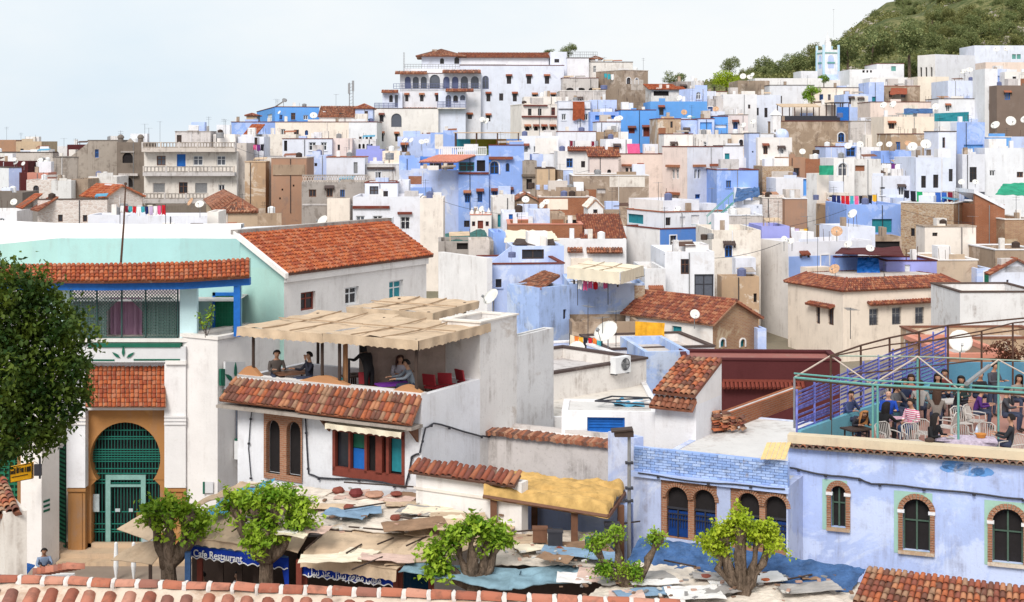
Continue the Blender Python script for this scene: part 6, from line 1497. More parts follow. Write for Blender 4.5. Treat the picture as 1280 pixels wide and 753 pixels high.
# mint roof terrace parapet
tp=thing('roof_terrace_parapet','curved mint green parapet with a broad white top around the roof terrace','parapet',(W(120,330,62).x,62,8));pts=[(-60,66.5),(0,64.6),(40,63.4),(72,62.6),(150,62),(225,62),(300,62.6),(345,63.6),(400,66),(440,68),(490,71)]
zl=[10.45,10.62,10.85,11.02,11.06,11.06,11.0,11.0,11.0,11.0,11.0]
for i in range(len(pts)-1):
 (x0,Y0),(x1,Y1)=pts[i],pts[i+1];a,b=W(x0,300,Y0),W(x1,300,Y1);m=MB()
 m.quad((a.x,a.y,7.9),(b.x,b.y,7.9),(b.x,b.y,zl[i+1]),(a.x,a.y,zl[i]));bw(m,'mint_wall','mint',tp)
 m=MB();T=1.0;zt=11.62 if i<6 else 11.45;z0=11.45 if i==0 else zt;f=lambda p,z,dy:(p.x,p.y+dy,z)
 m.add([f(a,zl[i],.001),f(b,zl[i+1],.001),f(b,zt,.25),f(a,zt,.25),f(b,zt,T),f(a,zt,T),f(b,0,T),f(a,0,T)],[(0,1,2,3),(3,2,4,5),(5,4,6,7)]);bw(m,'white_cap','white',tp)
m=MB();m.poly([W(-60,340,52.9+0)*1 if 0 else(W(-60,300,54).x,53.5,9.3),(W(300,300,54).x,53.5,9.3),(W(345,300,63.6).x,63.6,9.3),(W(225,300,62).x,62,9.3),(W(72,300,62.6).x,62.6,9.3),(W(-60,300,66.5).x,66.5,9.3)]);bw(m,'terrace_floor','grey2',tp)
pole=thing('flag_pole','thin dark pole standing on the roof terrace','pole',W(151,331,53.4));m=MB();a=W(157,232,53.4)-pole.location;m.tube([(0,0,0),a*.5+Vector((.02,0,0)),a],[.05,.04,.028],6);m.lathe([(0,0),(.06,.03),(.05,.1),(0,.12)],c=a,n=6);m.build('shaft',mt('rust'),pole)
# wide orange tiled building
ot=HS('white building with a wide orange tiled roof and mint end wall',300,355,533,337,55,59.6,'white',mL='mint',roof='open',holes="""R 376 365 394.5 388 w - redwood
R 431.5 359 448.5 381 w - whitep
R 486.5 350.7 504 375.5 w - whitep teal""")
q=ot;o_=.25;rs_=1.28;tiles((-.1,-o_,q.h-.16),(q.w1+.2,-o_,q.h-.16),(q.w1+.2,q.w2,q.h+rs_),(-.1,q.w2,q.h+rs_),'tileo',q.root,.19,.22,k=3)
m=MB();m.poly([(0,0,q.h),(0,q.w2,q.h),(0,q.w2,q.h+rs_-.05)]);m.quad((0,q.w2+.01,0),(q.w1,q.w2+.01,0),(q.w1,q.w2+.01,q.h+rs_),(0,q.w2+.01,q.h+rs_));m.poly([(q.w1,0,q.h),(q.w1,q.w2,q.h),(q.w1,q.w2,q.h+rs_-.05)]);m.build('gable_wall',mt('mint'),q.root)
m=MB();m.slab([(-.28,-o_-.05,q.h-.12),(-.1,-o_-.05,q.h-.12),(-.1,q.w2+.1,q.h+rs_+.12),(-.28,q.w2+.1,q.h+rs_+.12)],.2);m.build('verge',mt('white'),q.root)
m=MB();m.box(-.2,q.w2-.05,q.h+rs_-.02,q.w1+.4,q.w2+.3,q.h+rs_+.16);m.build('ridge_coping',mt('grey'),q.root)
m=MB();m.box(0,-.12,q.h-.5,q.w1,-.003,q.h-.2);m.build('cornice',mt('white'),q.root)
# ---------------- cafe with roof terrace
cf=HS('white cafe with a tiled pent roof, arched window pair and terrace on its roof',297,527,600,495,46,60.5,'white',par=.55,roofmat='terra',cat='cafe',name='cafe_building',holes="""L 416.5 536 506 593 o - - void
L 333 525 352 592 o Ar wood void
L 358.5 527 378 595 o A - void""")
H=cf;HOUSES['cafe']=H
m=MB();m.box(-.02,0,H.h+.004,.3,H.w2,H.h+.08,0);m.build('parapet_cap',mt('white'),H.root)
# brick panel round the arches
a0,z0=H.onface('L',331,597);a1,z1=H.onface('L',379,520);a0,a1=min(a0,a1),max(a0,a1)
hb_=[]
for x0,y0,x1,y1 in((333,525,352,592),(358.5,527,378,595)):
 p,_=H.onface('L',x0,560);q_,_=H.onface('L',x1,560);_,zz0=H.onface('L',(x0+x1)/2,y1);_,zz1=H.onface('L',(x0+x1)/2,y0);hb_.append((min(p,q_)+.03-a0,max(p,q_)-.03-a0,zz0-z0,zz1-z0,2))
PAL['brickarch']=lambda:brick('arch_brick',(.34,.15,.085),(.42,.20,.12),(.40,.31,.24),.24,.07,thick=.008)
m=MB();holed(m,lambda a,z,n:(-.06-n,a0+a,z0+z),a1-a0,0,z1-z0,hb_,0,.2);m.build('brick_panel',mt('brickarch'),H.root)
# casement window group
def mull(h,f,x0,y0,x1,y1,mat='wood',n0=-.12,n1=.03,name='mullion'):
 a,z=h.onface(f,x0,y1);b,_=h.onface(f,x1,y1);_,zt=h.onface(f,(x0+x1)/2,y0);m=MB();to=h.to(f);a,b=min(a,b),max(a,b);m.box(a,n0,z,b,n1,zt,0,fn=lambda a,n,z:to(a,z,n));return m.build(name,mt(mat),h.root)
for x0,x1 in((416,419.5),(436,438.5),(456,459),(470,478),(483,486.5),(502.5,506)):mull(H,'L',x0,537+(x0-416)*.09,x1,588+(x0-416)*.09,'redwood')
mull(H,'L',416,589,506,594,'redwood');mull(H,'L',416,535,506,538.5,'redwood')
mull(H,'L',439,540,455,560,'green',-.16,-.14,'glazing');mull(H,'L',439,562,455,588,'bluep',-.16,-.14,'glazing');mull(H,'L',487,545,502,590,'teal',-.16,-.14,'glazing');mull(H,'L',420,540,435,586,'glass',-.16,-.14,'glazing')
# pent roof of the cafe
A,B=Vector((-.55,-.25,0)),Vector((-.55,H.w2+.45,0));zE=6.38-H.zb;zR=7.04-H.zb
tiles((-.62,H.w2+.3,zE),(-.62,4.55,zE),(.0,4.55,zR),(.0,H.w2+.15,zR),'tilew',H.root,.18,.3,single=True,k=4,name='pent_roof_tiles')
tiles((-.70,4.5,zE-.06),(-.70,-.05,zE-.06),(-.02,.0,zR+.03),(-.02,4.5,zR+.03),'tilew',H.root,.175,.3,single=True,k=4,name='pent_roof_tiles')
m=MB();m.box(-.66,-.05,zE-.26,-.003,H.w2+.4,zE-.16);m.build('eaves_board',mt('grey'),H.root);m=MB();m.box(-.02,.1,zR+.05,.16,H.w2,zR+.16);m.build('mortar_line',mt('white'),H.root)
# scalloped brick parapet bits and awning over the window
for b0,b1,pk in((.05,1.1,.2),(2.9,4.9,.22),(6.6,H.w2,.3)):
 m=MB();n_=10;P_=[(.02,b0,H.h)]+[(.02,b0+(b1-b0)*i/n_,H.h+.1+pk*math.sin(math.pi*i/n_)**1.3) for i in range(n_+1)]+[(.02,b1,H.h)];m.slab(P_,.18,up=(-1,0,0));m.build('scalloped_parapet',mt('ochre2'),H.root) if 'ochre2' in PAL else m.build('scalloped_parapet',plaster('orange_brown_render',(.50,.25,.12),.4),H.root)
def wl(h,x,y,z):return h.world((x,y,z))
aw=canopy('small cream cloth awning over the cafe window',wl(H,-.62,3.35,zE-.35),wl(H,-.62,.35,zE-.35),wl(H,-.05,.35,zE-.2),wl(H,-.05,3.35,zE-.2),'canvasw',wl(H,0,0,zE-1).z,drop=.2,posts=False)
for y in(.1,3.6):m=MB();m.add([(-.55,y,zE-.25),(-.02,y,zE-.25),(-.02,y,zE-.75),(-.55,y+.08,zE-.25),(-.02,y+.08,zE-.25),(-.02,y+.08,zE-.75)],[(0,1,2),(3,5,4),(0,3,4,1),(0,2,5,3),(1,4,5,2)]);m.build('bracket',mt('wood'),H.root)
# low annex wall in line with the cafe front, with a strip of tiles
Cc=Vector((H.C[0],H.C[1],0));an=HS('low white annex wall with a single row of roof tiles',520,652,655,604,43.15,60.5,'white',z0=0,par=.1,cat='wall',name='annex_wall',roofmat='white2');
tiles((-.28,an.w2+.1,an.h-.05),(-.28,.1,an.h-.05),(.12,.1,an.h+.22),(.12,an.w2+.1,an.h+.22),'tile',an.root,.2,.36,single=True)
an.band('L',518,608,650,611,'cream',.05,'ledge')
# tall plain walls behind the terrace
def Yr(px,C0=None):t=(px-CX)/F;C0=C0 or H.C;w=(t*C0[1]-C0[0])/(RDIR.x-t*RDIR.y);return C0[1]+w*RDIR.y
t1=HS('tall plain grey wall beside the cafe terrace with a dish on its corner',552,600,646,404,Yr(600),60.5,'grey3' if 'grey3' in PAL else 'white2',par=.25,cop='white2',copt=.06);t1b=HS('lower stained continuation of the tall plain wall',640,646,692,421,Yr(646)+.02,60.5,'white2',dep=2.6,par=.3)
m=MB();m.poly([t1.lp('R',600,404,.0),t1.lp('R',646,395,.0),t1.lp('R',646,385,.0)]);
HS('striped stained low wall across the back of the cafe terrace',520,520,598,438,54.5,-3,'grey2',dep=.4,cat='wall',name='terrace_wall')
# terrace canopies
B0=Vector((H.C[0],H.C[1],0))+Vector((-.12,-.3,0));zc=8.93;zf=6.6
def g2(l,r,z):p=B0+LDIR*l+RDIR*r;return Vector((p.x,p.y,z))
canopy('beige scalloped canvas roof over the right half of the cafe terrace',g2(3.7,0,zc),g2(-.05,0,zc),g2(-.05,4.5,zc+.06),g2(3.7,4.5,zc+.05),'canvas',zf,drop=.33,val=('front','right'))
canopy('beige scalloped canvas roof over the left half of the cafe terrace',g2(7.35,0,zc-.03),g2(3.72,0,zc-.03),g2(3.72,4.5,zc+.1),g2(7.35,4.5,zc+.08),'canvas',zf,drop=.33,seed=8)
canopy('smaller beige canvas roof farther back on the cafe terrace',g2(6.4,5.0,zc+.2),g2(2.6,5.0,zc+.2),g2(2.6,8.2,zc+.32),g2(6.4,8.2,zc+.32),'canvas',zf,drop=.3,seed=5,val=('front','right'))
sheet('hanging_cloth','grey-brown cloth hanging as a screen on the cafe terrace','cloth',(g2(3.4,1.6,zf+.15),g2(.95,3.2,zf+.15),g2(.95,3.2,zc-.1),g2(3.4,1.6,zc-.1)),cloth('taupe_cloth',(.27,.21,.18),.15,2),.02,14,.05)
m=MB();p_=thing('wooden_post','light wooden post beside the grey-brown cloth on the cafe terrace','post',tuple(g2(3.35,.75,zf)));m.tube([(0,0,0),(0,0,zc-zf-.05)],.09,6);m.build('shaft',plain('light_wood',(.30,.15,.07),.7),p_)
# terrace furniture
def box_thing(name,label,cat,p,sx,sy,sz,mat,rz=0,group=None):
 r=thing(name,label,cat,tuple(p),rz,group);m=MB();m.box(-sx/2,-sy/2,0,sx/2,sy/2,sz);m.box(-sx/2-.02,-sy/2-.02,sz-.05,sx/2+.02,sy/2+.02,sz+.004);m.build('body',mt(mat),r);return r
def table(label,p,sx,sy,h,top,rz=0,leg='wooddk',round_=False,cloth_=None):
 r=thing('table',label,'table',tuple(p),rz);m=MB()
 if round_:m.lathe([(0,h-.04),(sx/2,h-.04),(sx/2,h),(0,h)],n=20)
 else:m.box(-sx/2,-sy/2,h-.05,sx/2,sy/2,h)
 m.build('tabletop',mt(top),r)
 for x in(-1,1):
  for y in(-1,1):m=MB();m.tube([(x*sx*.36,y*sy*.36,0),(x*sx*.34,y*sy*.34,h-.051)],.03,5);m.build('leg',mt(leg),r)
 return r
def at_(px,Y,z):p=W(px,300,Y);return Vector((p.x,Y,z))
table('brown wooden bench table between the two men on the cafe terrace',at_(366,49.5,zf),1.2,.7,.72,'wood',.5)
box_thing('counter_box','turquoise box beside the wooden post on the cafe terrace','box',at_(424,48.6,zf),.45,.4,.62,'tealp2' if 'tealp2' in PAL else 'teal',.5)
table('low purple table in front of the group on the cafe terrace',at_(491,47.9,zf),1.1,.6,.6,plain('purple_cloth',(.16,.03,.30),.7),.4)
PAL['redpad']=lambda:plain('red_vinyl',(.28,.02,.03),.6)
def cafechair(label,p,rz,mat='redpad',fr='wooddk'):
 r=thing('cafe_chair',label,'chair',tuple(p),rz,'low chairs on the cafe terrace');m=MB();m.box(-.24,-.22,.38,.24,.22,.46);m.build('seat',mt(mat),r);m=MB();m.slab([(-.24,.2,.5),(.24,.2,.5),(.24,.28,.88),(-.24,.28,.88)],.06,up=(0,-1,0));m.build('backrest',mt(mat),r)
 for x in(-.2,.2):
  for y in(-.18,.18):m=MB();m.tube([(x,y,0),(x,y,.379)],.025,4);m.build('leg',mt(fr),r)
 return r
for i,(px,Y,rz,l) in enumerate(((459,48.2,.3,'red chair in front of the hooded figure on the cafe terrace'),(542,48.3,2.6,'red chair at the open end of the cafe terrace'),(559,48.6,2.9,'red chair at the open end of the cafe terrace'),(583,49.2,2.2,'dark red chair against the tall wall on the cafe terrace'),(478,49.5,1.2,'dark red chair behind the purple table'))):cafechair(l,at_(px,Y,zf),rz)
for px,Y in((437,48.9),(447,49.3)):pots_=table('dark small table beside the hooded figure',at_(px,Y,zf),.5,.5,.7,'wooddk',.3)
m=thing('umbrella_pole','black folded stand on the cafe terrace','stand',tuple(at_(436,48.4,zf)));q=MB();q.tube([(0,0,0),(0,0,1.35)],.05,6);q.lathe([(.18,0),(.18,.05),(.04,.06)],n=10);q.build('pole',mt('irond'),m)
# cables on the cafe walls
def cable(label,pts,r=.03,mat='irond'):
 o=thing('cable',label,'cable',tuple(pts[0]));m=MB();P_=[Vector(p)-o.location for p in pts];Q=[]
 for i in range(len(P_)-1):
  for t in range(4):Q.append(P_[i].lerp(P_[i+1],t/4)+Vector((0,0,.015*math.sin(i*3+t))))
 Q.append(P_[-1]);m.tube(Q,r,5);m.build('line',mt(mat),o)
 m=MB()
 for q in Q[2::5]:m.box(q.x-.04,q.y-.05,q.z-.07,q.x+.04,q.y+.01,q.z-.01)
 m.build('clips',mt(mat),o)['kind']='stuff';return o
def fw(h,f,x,y,n=.06):return h.world(h.lp(f,x,y,n))
cable('black cable sagging along the cafe front below the window',[fw(H,'L',x,y) for x,y in((383,520),(385,560),(387,592),(400,597),(440,598),(480,603),(508,608),(513,590),(516,570),(525,567))])
cable('black cable running round the cafe corner to the plain wall',[fw(H,'L',526,566),fw(H,'R',530,535),fw(H,'R',540,529),fw(H,'R',560,534),fw(H,'R',599,545),fw(t1,'R',605,546),fw(t1b,'R',660,548)])
cable('black cable hanging down the left corner of the cafe',[fw(H,'L',x,y) for x,y in((316,515),(314,530),(312,560),(315,596))],.02)
# ---------------- flat roofs in the middle
g1=HS('grey stained wall of a low flat house with a crumbling tile edge',604,763,792,558,47.5,62,'grey2',z0=2.5,par=.12,roofmat='white2')
m_=MB()
for i in range(46):
 y=g1.w2*i/46;m_.rnd=R.random();m_.tube([(-.18,y,g1.h+.02+R.uniform(-.02,.04)),(.28,y+R.uniform(-.04,.04),g1.h+.1+R.uniform(-.02,.04))],[.09,.08],6)
m_.build('edge_tiles',mt('tileb'),g1.root)['kind']='stuff'
PAL['whiteroof']=lambda:plaster('white_roof_screed',(.68,.65,.61),.6,patch=(.56,.51,.47),pamt=.42)
h=HS('low white roof house filling the court behind the crumbling tile edge',596,596,832,545,54,0,'white2',z0=0,dep=8,par=.1,roofmat='whiteroof',zt=4.9)
bb=HS('small white roof box with a bright blue shutter',702,702,822,514,50.2,-4,'white',z0=4.6,dep=2.4,par=.05,roofmat='whiteroof',holes="R 734 522 781 541.5 s - bluep");
sheet('tarpaulin','crumpled blue cloth and dark frame lying on the white roof box','tarpaulin',(W(765,506,51.2),W(806,509,51.2),W(803,500,52.6),W(776,499,52.6)),'tarpc',.02,10,.12)
m=thing('wire_frame','flat black metal frame lying on the white roof box','frame',W(780,505,51));q=MB();P_=[Vector(W(x,y,Y))-m.location for x,y,Y in((744,505,51),(820,510,50.6),(812,501,52.2),(765,499,52.4))]
for i in range(4):q.tube([P_[i]+Vector((0,0,.1)),P_[(i+1)%4]+Vector((0,0,.1))],.035,4)
q.tube([P_[0]+Vector((0,0,.1)),P_[2]+Vector((0,0,.1))],.035,4);q.build('bars',mt('irond'),m)
ac=thing('air_conditioner','white outdoor air conditioning unit on the long dirty white wall','air conditioner',HOUSES['long'].world(HOUSES['long'].lp('R',762,467,0)),math.radians(44));m=MB();m.box(0,-.34,0,.95,-.04,.68);m.build('casing',mt('whitep'),ac);m=MB();m.lathe([(0,0),(.24,0),(.26,.03)],c=(.6,-.34,.36),n=16,ax=(0,-1,0));m.build('fan_grille',mt('irond'),ac);m=MB();m.box(.05,-.3,-.06,.15,0,-.003);m.box(.8,-.3,-.06,.9,0,-.003);m.build('bracket',mt('irond'),ac)
th=HS('white roof hut under a steep roof of rough weathered tiles',819,870,902,507,49,60.5,'white',z0=4.0,roof='open')
tiles((-.2,th.w2+.02,.02+th.h+.35),(-.2,-.03,th.h+.35),(th.w1*.98,-.03,th.h+1.22),(th.w1*.98,th.w2+.02,th.h+1.22),'tilew',th.root,.2,.3,single=True)
tiles((-.42,th.w2+.05,th.h-.12),(-.42,-.03,th.h-.12),(-.02,-.03,th.h+.16),(-.02,th.w2+.05,th.h+.16),'tileb',th.root,.2,.3,single=True)
m=MB();m.poly([(0,0,th.h),(th.w1,0,th.h),(th.w1,0,th.h+1.18),(0,0,th.h+.33)]);m.poly([(0,th.w2,th.h),(th.w1,th.w2,th.h),(th.w1,th.w2,th.h+1.18),(0,th.w2,th.h+.33)]);m.quad((0,0,th.h),(0,th.w2,th.h),(0,th.w2,th.h+.35),(0,0,th.h+.35));m.build('gable_wall',mt('white'),th.root)
# pile of spare tiles
tpile=thing('tile_stack','stack of spare clay tiles leaning beside the roof hut','tile stack',atz(900,541,5.08));tl=tile_mesh(.095,.42,'tilew')
for k in range(5):
 for j in range(7 if k<3 else 5):
  inst('roof_tile',tl,tpile,(-.62+k*.32+R.uniform(-.04,.04),R.uniform(-.1,.1),.05+j*.095),(R.uniform(-.05,.15),R.uniform(-.1,.1),-1.25+k*.18+R.uniform(-.12,.12)))
# ---------------- blue building with brick parapet
b1=HS('pale blue building with a painted brick parapet and two pairs of brick arches',792,985,985,609,42.4,63,'palen',z0=0,par=.02,roofmat='whiteroof',dep=10,holes="""L 826 602 896 676 o - - void
L 913 612 984.5 693 o - - void""")
def archpanel(h,x0,y0,x1,y1,ops,f='L'):
 a_,z0=h.onface(f,x0,(y0+y1)/2);b_,_=h.onface(f,x1,(y0+y1)/2);_,zt=h.onface(f,(x0+x1)/2,y0);_,z0=h.onface(f,(x0+x1)/2,y1);a_,b_=min(a_,b_),max(a_,b_);hs=[]
 for ox0,oy0,ox1,oy1 in ops:
  p,_=h.onface(f,ox0,oy0);q,_=h.onface(f,ox1,oy0);_,u=h.onface(f,(ox0+ox1)/2,oy1);_,v=h.onface(f,(ox0+ox1)/2,oy0);hs.append((min(p,q)-a_,max(p,q)-a_,u-z0,v-z0,1))
 m=MB();to=h.to(f);holed(m,lambda a,z,n:to(a_+a,z0+z,n-.04),b_-a_,0,zt-z0,hs,0,.25);m.build('brick_panel',mt('brickarch'),h.root)
 for a0,a1,u,v,_ in hs:
  c=(a0+a1)/2;w=(a1-a0)/2;zs=v-w;m=MB();n_=17
  for i in range(n_):
   t0,t1=math.pi*(i+.1)/n_,math.pi*(i+.9)/n_;m.slab([to(a_+c+r_*math.cos(t),z0+zs+r_*math.sin(t),.0) for r_,t in((w+.01,t0),(w+.13,t0),(w+.13,t1),(w+.01,t1))],.04,up=tuple(Vector(to(0,0,-1))-Vector(to(0,0,0))))
  m.build('voussoirs',mt('brickarch'),h.root)['kind']='stuff'
  m=MB();bx=lambda A0,A1,Z0,Z1,N0,N1:m.box(A0,N0,Z0,A1,N1,Z1,0,fn=lambda a,n,z:to(a_+a,z0+z,n));zm=u+(v-u)*.55;bx(a0,a1,zm,zm+.06,-.14,-.08);bx(c-.02,c+.02,u,zm,-.14,-.09)
  for q in(.35,.45):bx(a0,a1,u+(v-u)*q,u+(v-u)*q+.025,-.10,-.08)
  for i in range(8):bx(a0+(a1-a0)*i/8,a0+(a1-a0)*i/8+.015,u+(v-u)*.2,u+(v-u)*.48,-.10,-.08)
  m.build('window_bars',mt('irond'),h.root)
  m=MB();bx(a0+.02,a1-.02,u+.02,zm-.05,-.17,-.15);m.build('pane',plain('deep_blue_glass',(.012,.05,.22),.25,spec=.6),h.root)
archpanel(b1,826,602,896,675.5,((832.8,609,859.5,673),(867,612.5,893.6,675.4)));archpanel(b1,913,612,984.5,692.5,((923,616.5,948.7,684),(956,620.5,983,688)))
# parapet of single painted bricks
PAL['bluebrick']=lambda:(_M.get('bb') or _M.setdefault('bb',tilem('blue_painted_brick',[(.30,.43,.76),(.36,.49,.80),(.26,.39,.72),(.42,.54,.82)],.8)))
_bm=MB();_bm.box(0,0,0,1,1,1);bme=_bm.mesh('brick',[mt('bluebrick')]);zp0=b1.h-.02;rows=9;bh=.083;bl=.27;m=MB();m.box(.03,-.0,zp0+.003,.16,b1.w2,zp0+rows*bh);m.build('parapet_core',mt('blue'),b1.root)
for j in range(rows):
 y=-(bl/2 if j%2 else 0)
 while y<b1.w2:
  y0,y1=max(y,0),min(y+bl,b1.w2)
  if y1-y0>.05:inst('brick',bme,b1.root,(-.01-R.uniform(0,.014),y0+.006,zp0+j*bh+.005),(0,0,R.uniform(-.006,.006)),(.06,y1-y0-.014,bh-.013))
  y+=bl
m=MB();m.box(-.12,-.05,zp0-.16,-.005,b1.w2+.05,zp0-.003);m.build('string_course',mt('pale'),b1.root)
cable('black cable along the brick parapet of the blue building',[fw(b1,'L',x,y,.16) for x,y in((800,590),(850,598),(900,603),(940,606),(983,610))],.022)
lb=HS('pale blue end wall with a black drain pole beside the yellow tarpaulin shed',760,792,800,548,44.9,35,'palen',z0=0,dep=3,par=.1)
up=thing('utility_pole','dark utility pole with a lamp box in front of the pale blue end wall','pole',(W(786.5,600,43.6).x,43.6,0));m=MB();m.tube([(0,0,0),(0,0,W(787,543,43.6).z)],[.07,.05],8);m.build('shaft',mt('metal'),up);m=MB();zt=W(787,543,43.6).z;m.box(-.45,-.2,zt-.05,.12,.15,zt+.12);m.slab([(-.55,-.25,zt+.14),(.1,-.25,zt+.2),(.1,.2,zt+.2),(-.55,.2,zt+.14)],.05);m.build('lamp_box',mt('wooddk'),up)
for z in(.86,.74,.68):m=MB();m.box(-.12,-.1,zt*z,.12,.1,zt*z+.06);m.build('clamp',mt('irond'),up)
pk=thing('yellow_planks','pale yellow corrugated sheets leaning where the two blue buildings meet','sheets',atz(966,574,5.9));pk.scale=(.62,)*3
for i in range(5):m=MB();a=i*.24-.6;m.slab([(a,-.1,.02),(a+.22,-.1,.04),(a+.75,1.2,.55),(a+.53,1.2,.53)],.03);m.build('plank',plain('pale_yellow_paint',(.66,.48,.22),.7),pk)
dg=HS('low diagonal brick parapet wall on the pale flat roof',903,905,1002,519,50.5,56,'brick',z0=5.0,dep=.25,par=.02,cat='wall',name='brick_wall')
# ---------------- blue building with terrace
SX,SY=W(985,545,44).x,44.0;u2=Vector((.934,-.358,0));CY_=SY-.358*9.6;CXw=SX+.934*9.6;pxc=CX+F*CXw/CY_
b2=HS('large pale blue building with brick arch windows and a terrace on its roof',985,pxc,pxc+90,0,CY_,69,'palen',z0=0,zt=6.05,par=.45,roofmat='pinkfloor' if 'pinkfloor' in PAL else 'terra',dep=12,holes="""L 1039 607 1057.5 659.5 o A - void
L 1128.5 623.5 1162.8 689 o a - void
L 1240.5 636 1279 704 o a - void""")
b2.w1=12
PAL['ltgreen']=lambda:plaster('pale_green_surround',(.36,.58,.50),.25)
for(x0,y0,x1,y1),(ox0,oy0,ox1,oy1),ar in(((1028,600,1059,663),(1039,607,1057.5,659.5),2),((1117.5,615,1165.5,693),(1128.5,623.5,1162.8,689),1),((1230.5,627,1283,708),(1240.5,636,1279,704),1)):
 to=b2.to('L');qa,_=b2.onface('L',x0,(y0+y1)/2);qb,_=b2.onface('L',x1,(y0+y1)/2);_,zt=b2.onface('L',(x0+x1)/2,y0);_,z0=b2.onface('L',(x0+x1)/2,y1);qa,qb=min(qa,qb),max(qa,qb)
 p,_=b2.onface('L',ox0,oy0);q,_=b2.onface('L',ox1,oy0);p,q=min(p,q),max(p,q);_,u=b2.onface('L',(ox0+ox1)/2,oy1);_,v=b2.onface('L',(ox0+ox1)/2,oy0);m=MB();holed(m,lambda a,z,n:to(qa+a,z0+z,n+.012),qb-qa,0,zt-z0,[(p-qa,q-qa,u-z0,v-z0,ar)],0,.02);m.build('green_surround',mt('ltgreen'),b2.root)
 ol=outline(p,q,u,v,ar,14)[2:];cxm=(p+q)/2;zs=ol[0][1];m=MB();m2=MB()
 for i in range(len(ol)-1):
  a,b=Vector(ol[i]),Vector(ol[i+1])
  for k_ in range(1):
   a_,b_=a.lerp(b,.08),a.lerp(b,.92);o1=Vector(((a_.x-cxm)*1.0,(a_.y-zs)));o2=Vector(((b_.x-cxm),(b_.y-zs)));e1=a_+o1.normalized()*.15;e2=b_+o2.normalized()*.15
   m.slab([to(*pp,.07) for pp in(a_,e1,e2,b_)],.07,up=tuple(Vector(to(0,0,1))-Vector(to(0,0,0))))
 nb=int((zs-u)/.075)
 for s_,a_ in((q,1),(p,-1)):
  for i in range(nb):z_=u+i*.075;m.box(s_-(0 if a_>0 else.13),.003,z_,s_+(.13 if a_>0 else 0),.065 if i%2 else.075,z_+.062,0,fn=lambda a,n,z:to(a,z,n))
  m2.box(s_-(.05 if a_>0 else.15),.003,zs-.04,s_+(.15 if a_>0 else.05),.1,zs+.05,0,fn=lambda a,n,z:to(a,z,n))
 m.build('brick_surround',mt('brickarch'),b2.root)['kind']='stuff';m2.build('impost',mt('white'),b2.root);m=MB();m.box(p-.13,.003,u-.1,q+.13,.12,u-.003,0,fn=lambda a,n,z:to(a,z,n));m.build('sill',mt('ochre'),b2.root)
 m=MB();bx=lambda A0,A1,Z0,Z1,N0,N1:m.box(A0,N0,Z0,A1,N1,Z1,0,fn=lambda a,n,z:to(a,z,n));bx(cxm-.025,cxm+.025,u,v-.1,-.19,-.14);bx(p,q,u+(v-u)*.55,u+(v-u)*.55+.04,-.19,-.15);bx(p,p+.05,u,zs,-.19,-.14);bx(q-.05,q,u,zs,-.19,-.14);m.build('casement',plain('faded_green_wood',(.07,.12,.09),.6),b2.root)
# cream ledge on the parapet with the row of tile ends below
m=MB();m.box(-.10,-.1,b2.h+.003,.34,b2.w2,b2.h+.26);m.build('ledge',plaster('cream_ledge',(.68,.58,.42),.35),b2.root)
tm=tile_mesh(.085,.34,'tileb');n_=int(b2.w2/.2)
for i in range(n_):inst('roof_tile',tm,b2.root,(-.30,(i+.5)*b2.w2/n_,b2.h-.08+R.uniform(-.015,.015)),(0,R.uniform(-.1,.1),-math.pi/2+R.uniform(-.05,.05)))
m=MB();m.slab([(-.22,0,b2.h-.075),(-.0,0,b2.h-.01),(-.0,b2.w2,b2.h-.01),(-.22,b2.w2,b2.h-.075)],.05);m.build('tile_bed',mt('dark'),b2.root)
cable('thick black cable across the blue building front',[fw(b2,'L',x,y,.08) for x,y in((987,584),(1010,589),(1040,594),(1075,598),(1090,604),(1130,607),(1180,612),(1230,618),(1279,623))],.03)
m=MB();rr=random.Random(3)
for(cxp,cyp,s) in((1195,582,.3),(1212,588,.34),(1186,586,.2),(1228,590,.25)):
 c=b2.lp('L',cxp,cyp,.006);ol=[(c.y+s*1.3*math.cos(a/18*6.28)*(1+.4*mnoise.noise(Vector((a*.9,cxp,0)))),c.z+s*.55*math.sin(a/18*6.28)*(1+.5*mnoise.noise(Vector((a*.7,cyp,1))))) for a in range(18)];m.poly([(-.006,y,z) for y,z in ol])
m.build('paint_patch',plaster('worn_blue_paint',(.13,.33,.74),.5,patch=(.45,.55,.8),pamt=.5),b2.root)
# terrace: floor, screen, knee walls, steel frame
ZF=5.60
def tpw(px,Y,z):return Vector(((px-CX)/F*Y,Y,z))
PAL['pinkfloor']=lambda:plaster('pink_tile_floor',(.42,.21,.16),.3)
fl=thing('terrace_deck','pinkish tiled terrace floor behind the cream ledge','terrace floor',tuple(tpw(1130,48,ZF)))
m=MB();P_=[tpw(992,44.2,ZF),tpw(1330,41.4,ZF),tpw(1330,55.5,ZF),tpw(1130,55.5,ZF)];m.slab(P_,.12);bw(m,'floor_slab','pinkfloor',fl)
S0,S1=tpw(996,44.4,ZF),tpw(1182,54.0,ZF)
kw=thing('knee_wall','teal painted low wall along the slatted screen','wall',tuple(S0));m=MB();dd=(S1-S0);nn_=Vector((dd.y,-dd.x,0)).normalized()*.15;m.slab([S0+Vector((0,0,.75)),S1+Vector((0,0,.75)),S1+nn_+Vector((0,0,.75)),S0+nn_+Vector((0,0,.75))],.75);bw(m,'wall',plaster('teal_wall',(.16,.42,.52),.2),kw)
sc_=thing('slatted_screen','broken blue-violet slatted screen along the left side of the terrace','screen',tuple(S0));PAL['violet']=lambda:plain('violet_blue_slats',(.17,.19,.56),.6,var=.4)
N_=30;ht=lambda s:1.95+.7*s
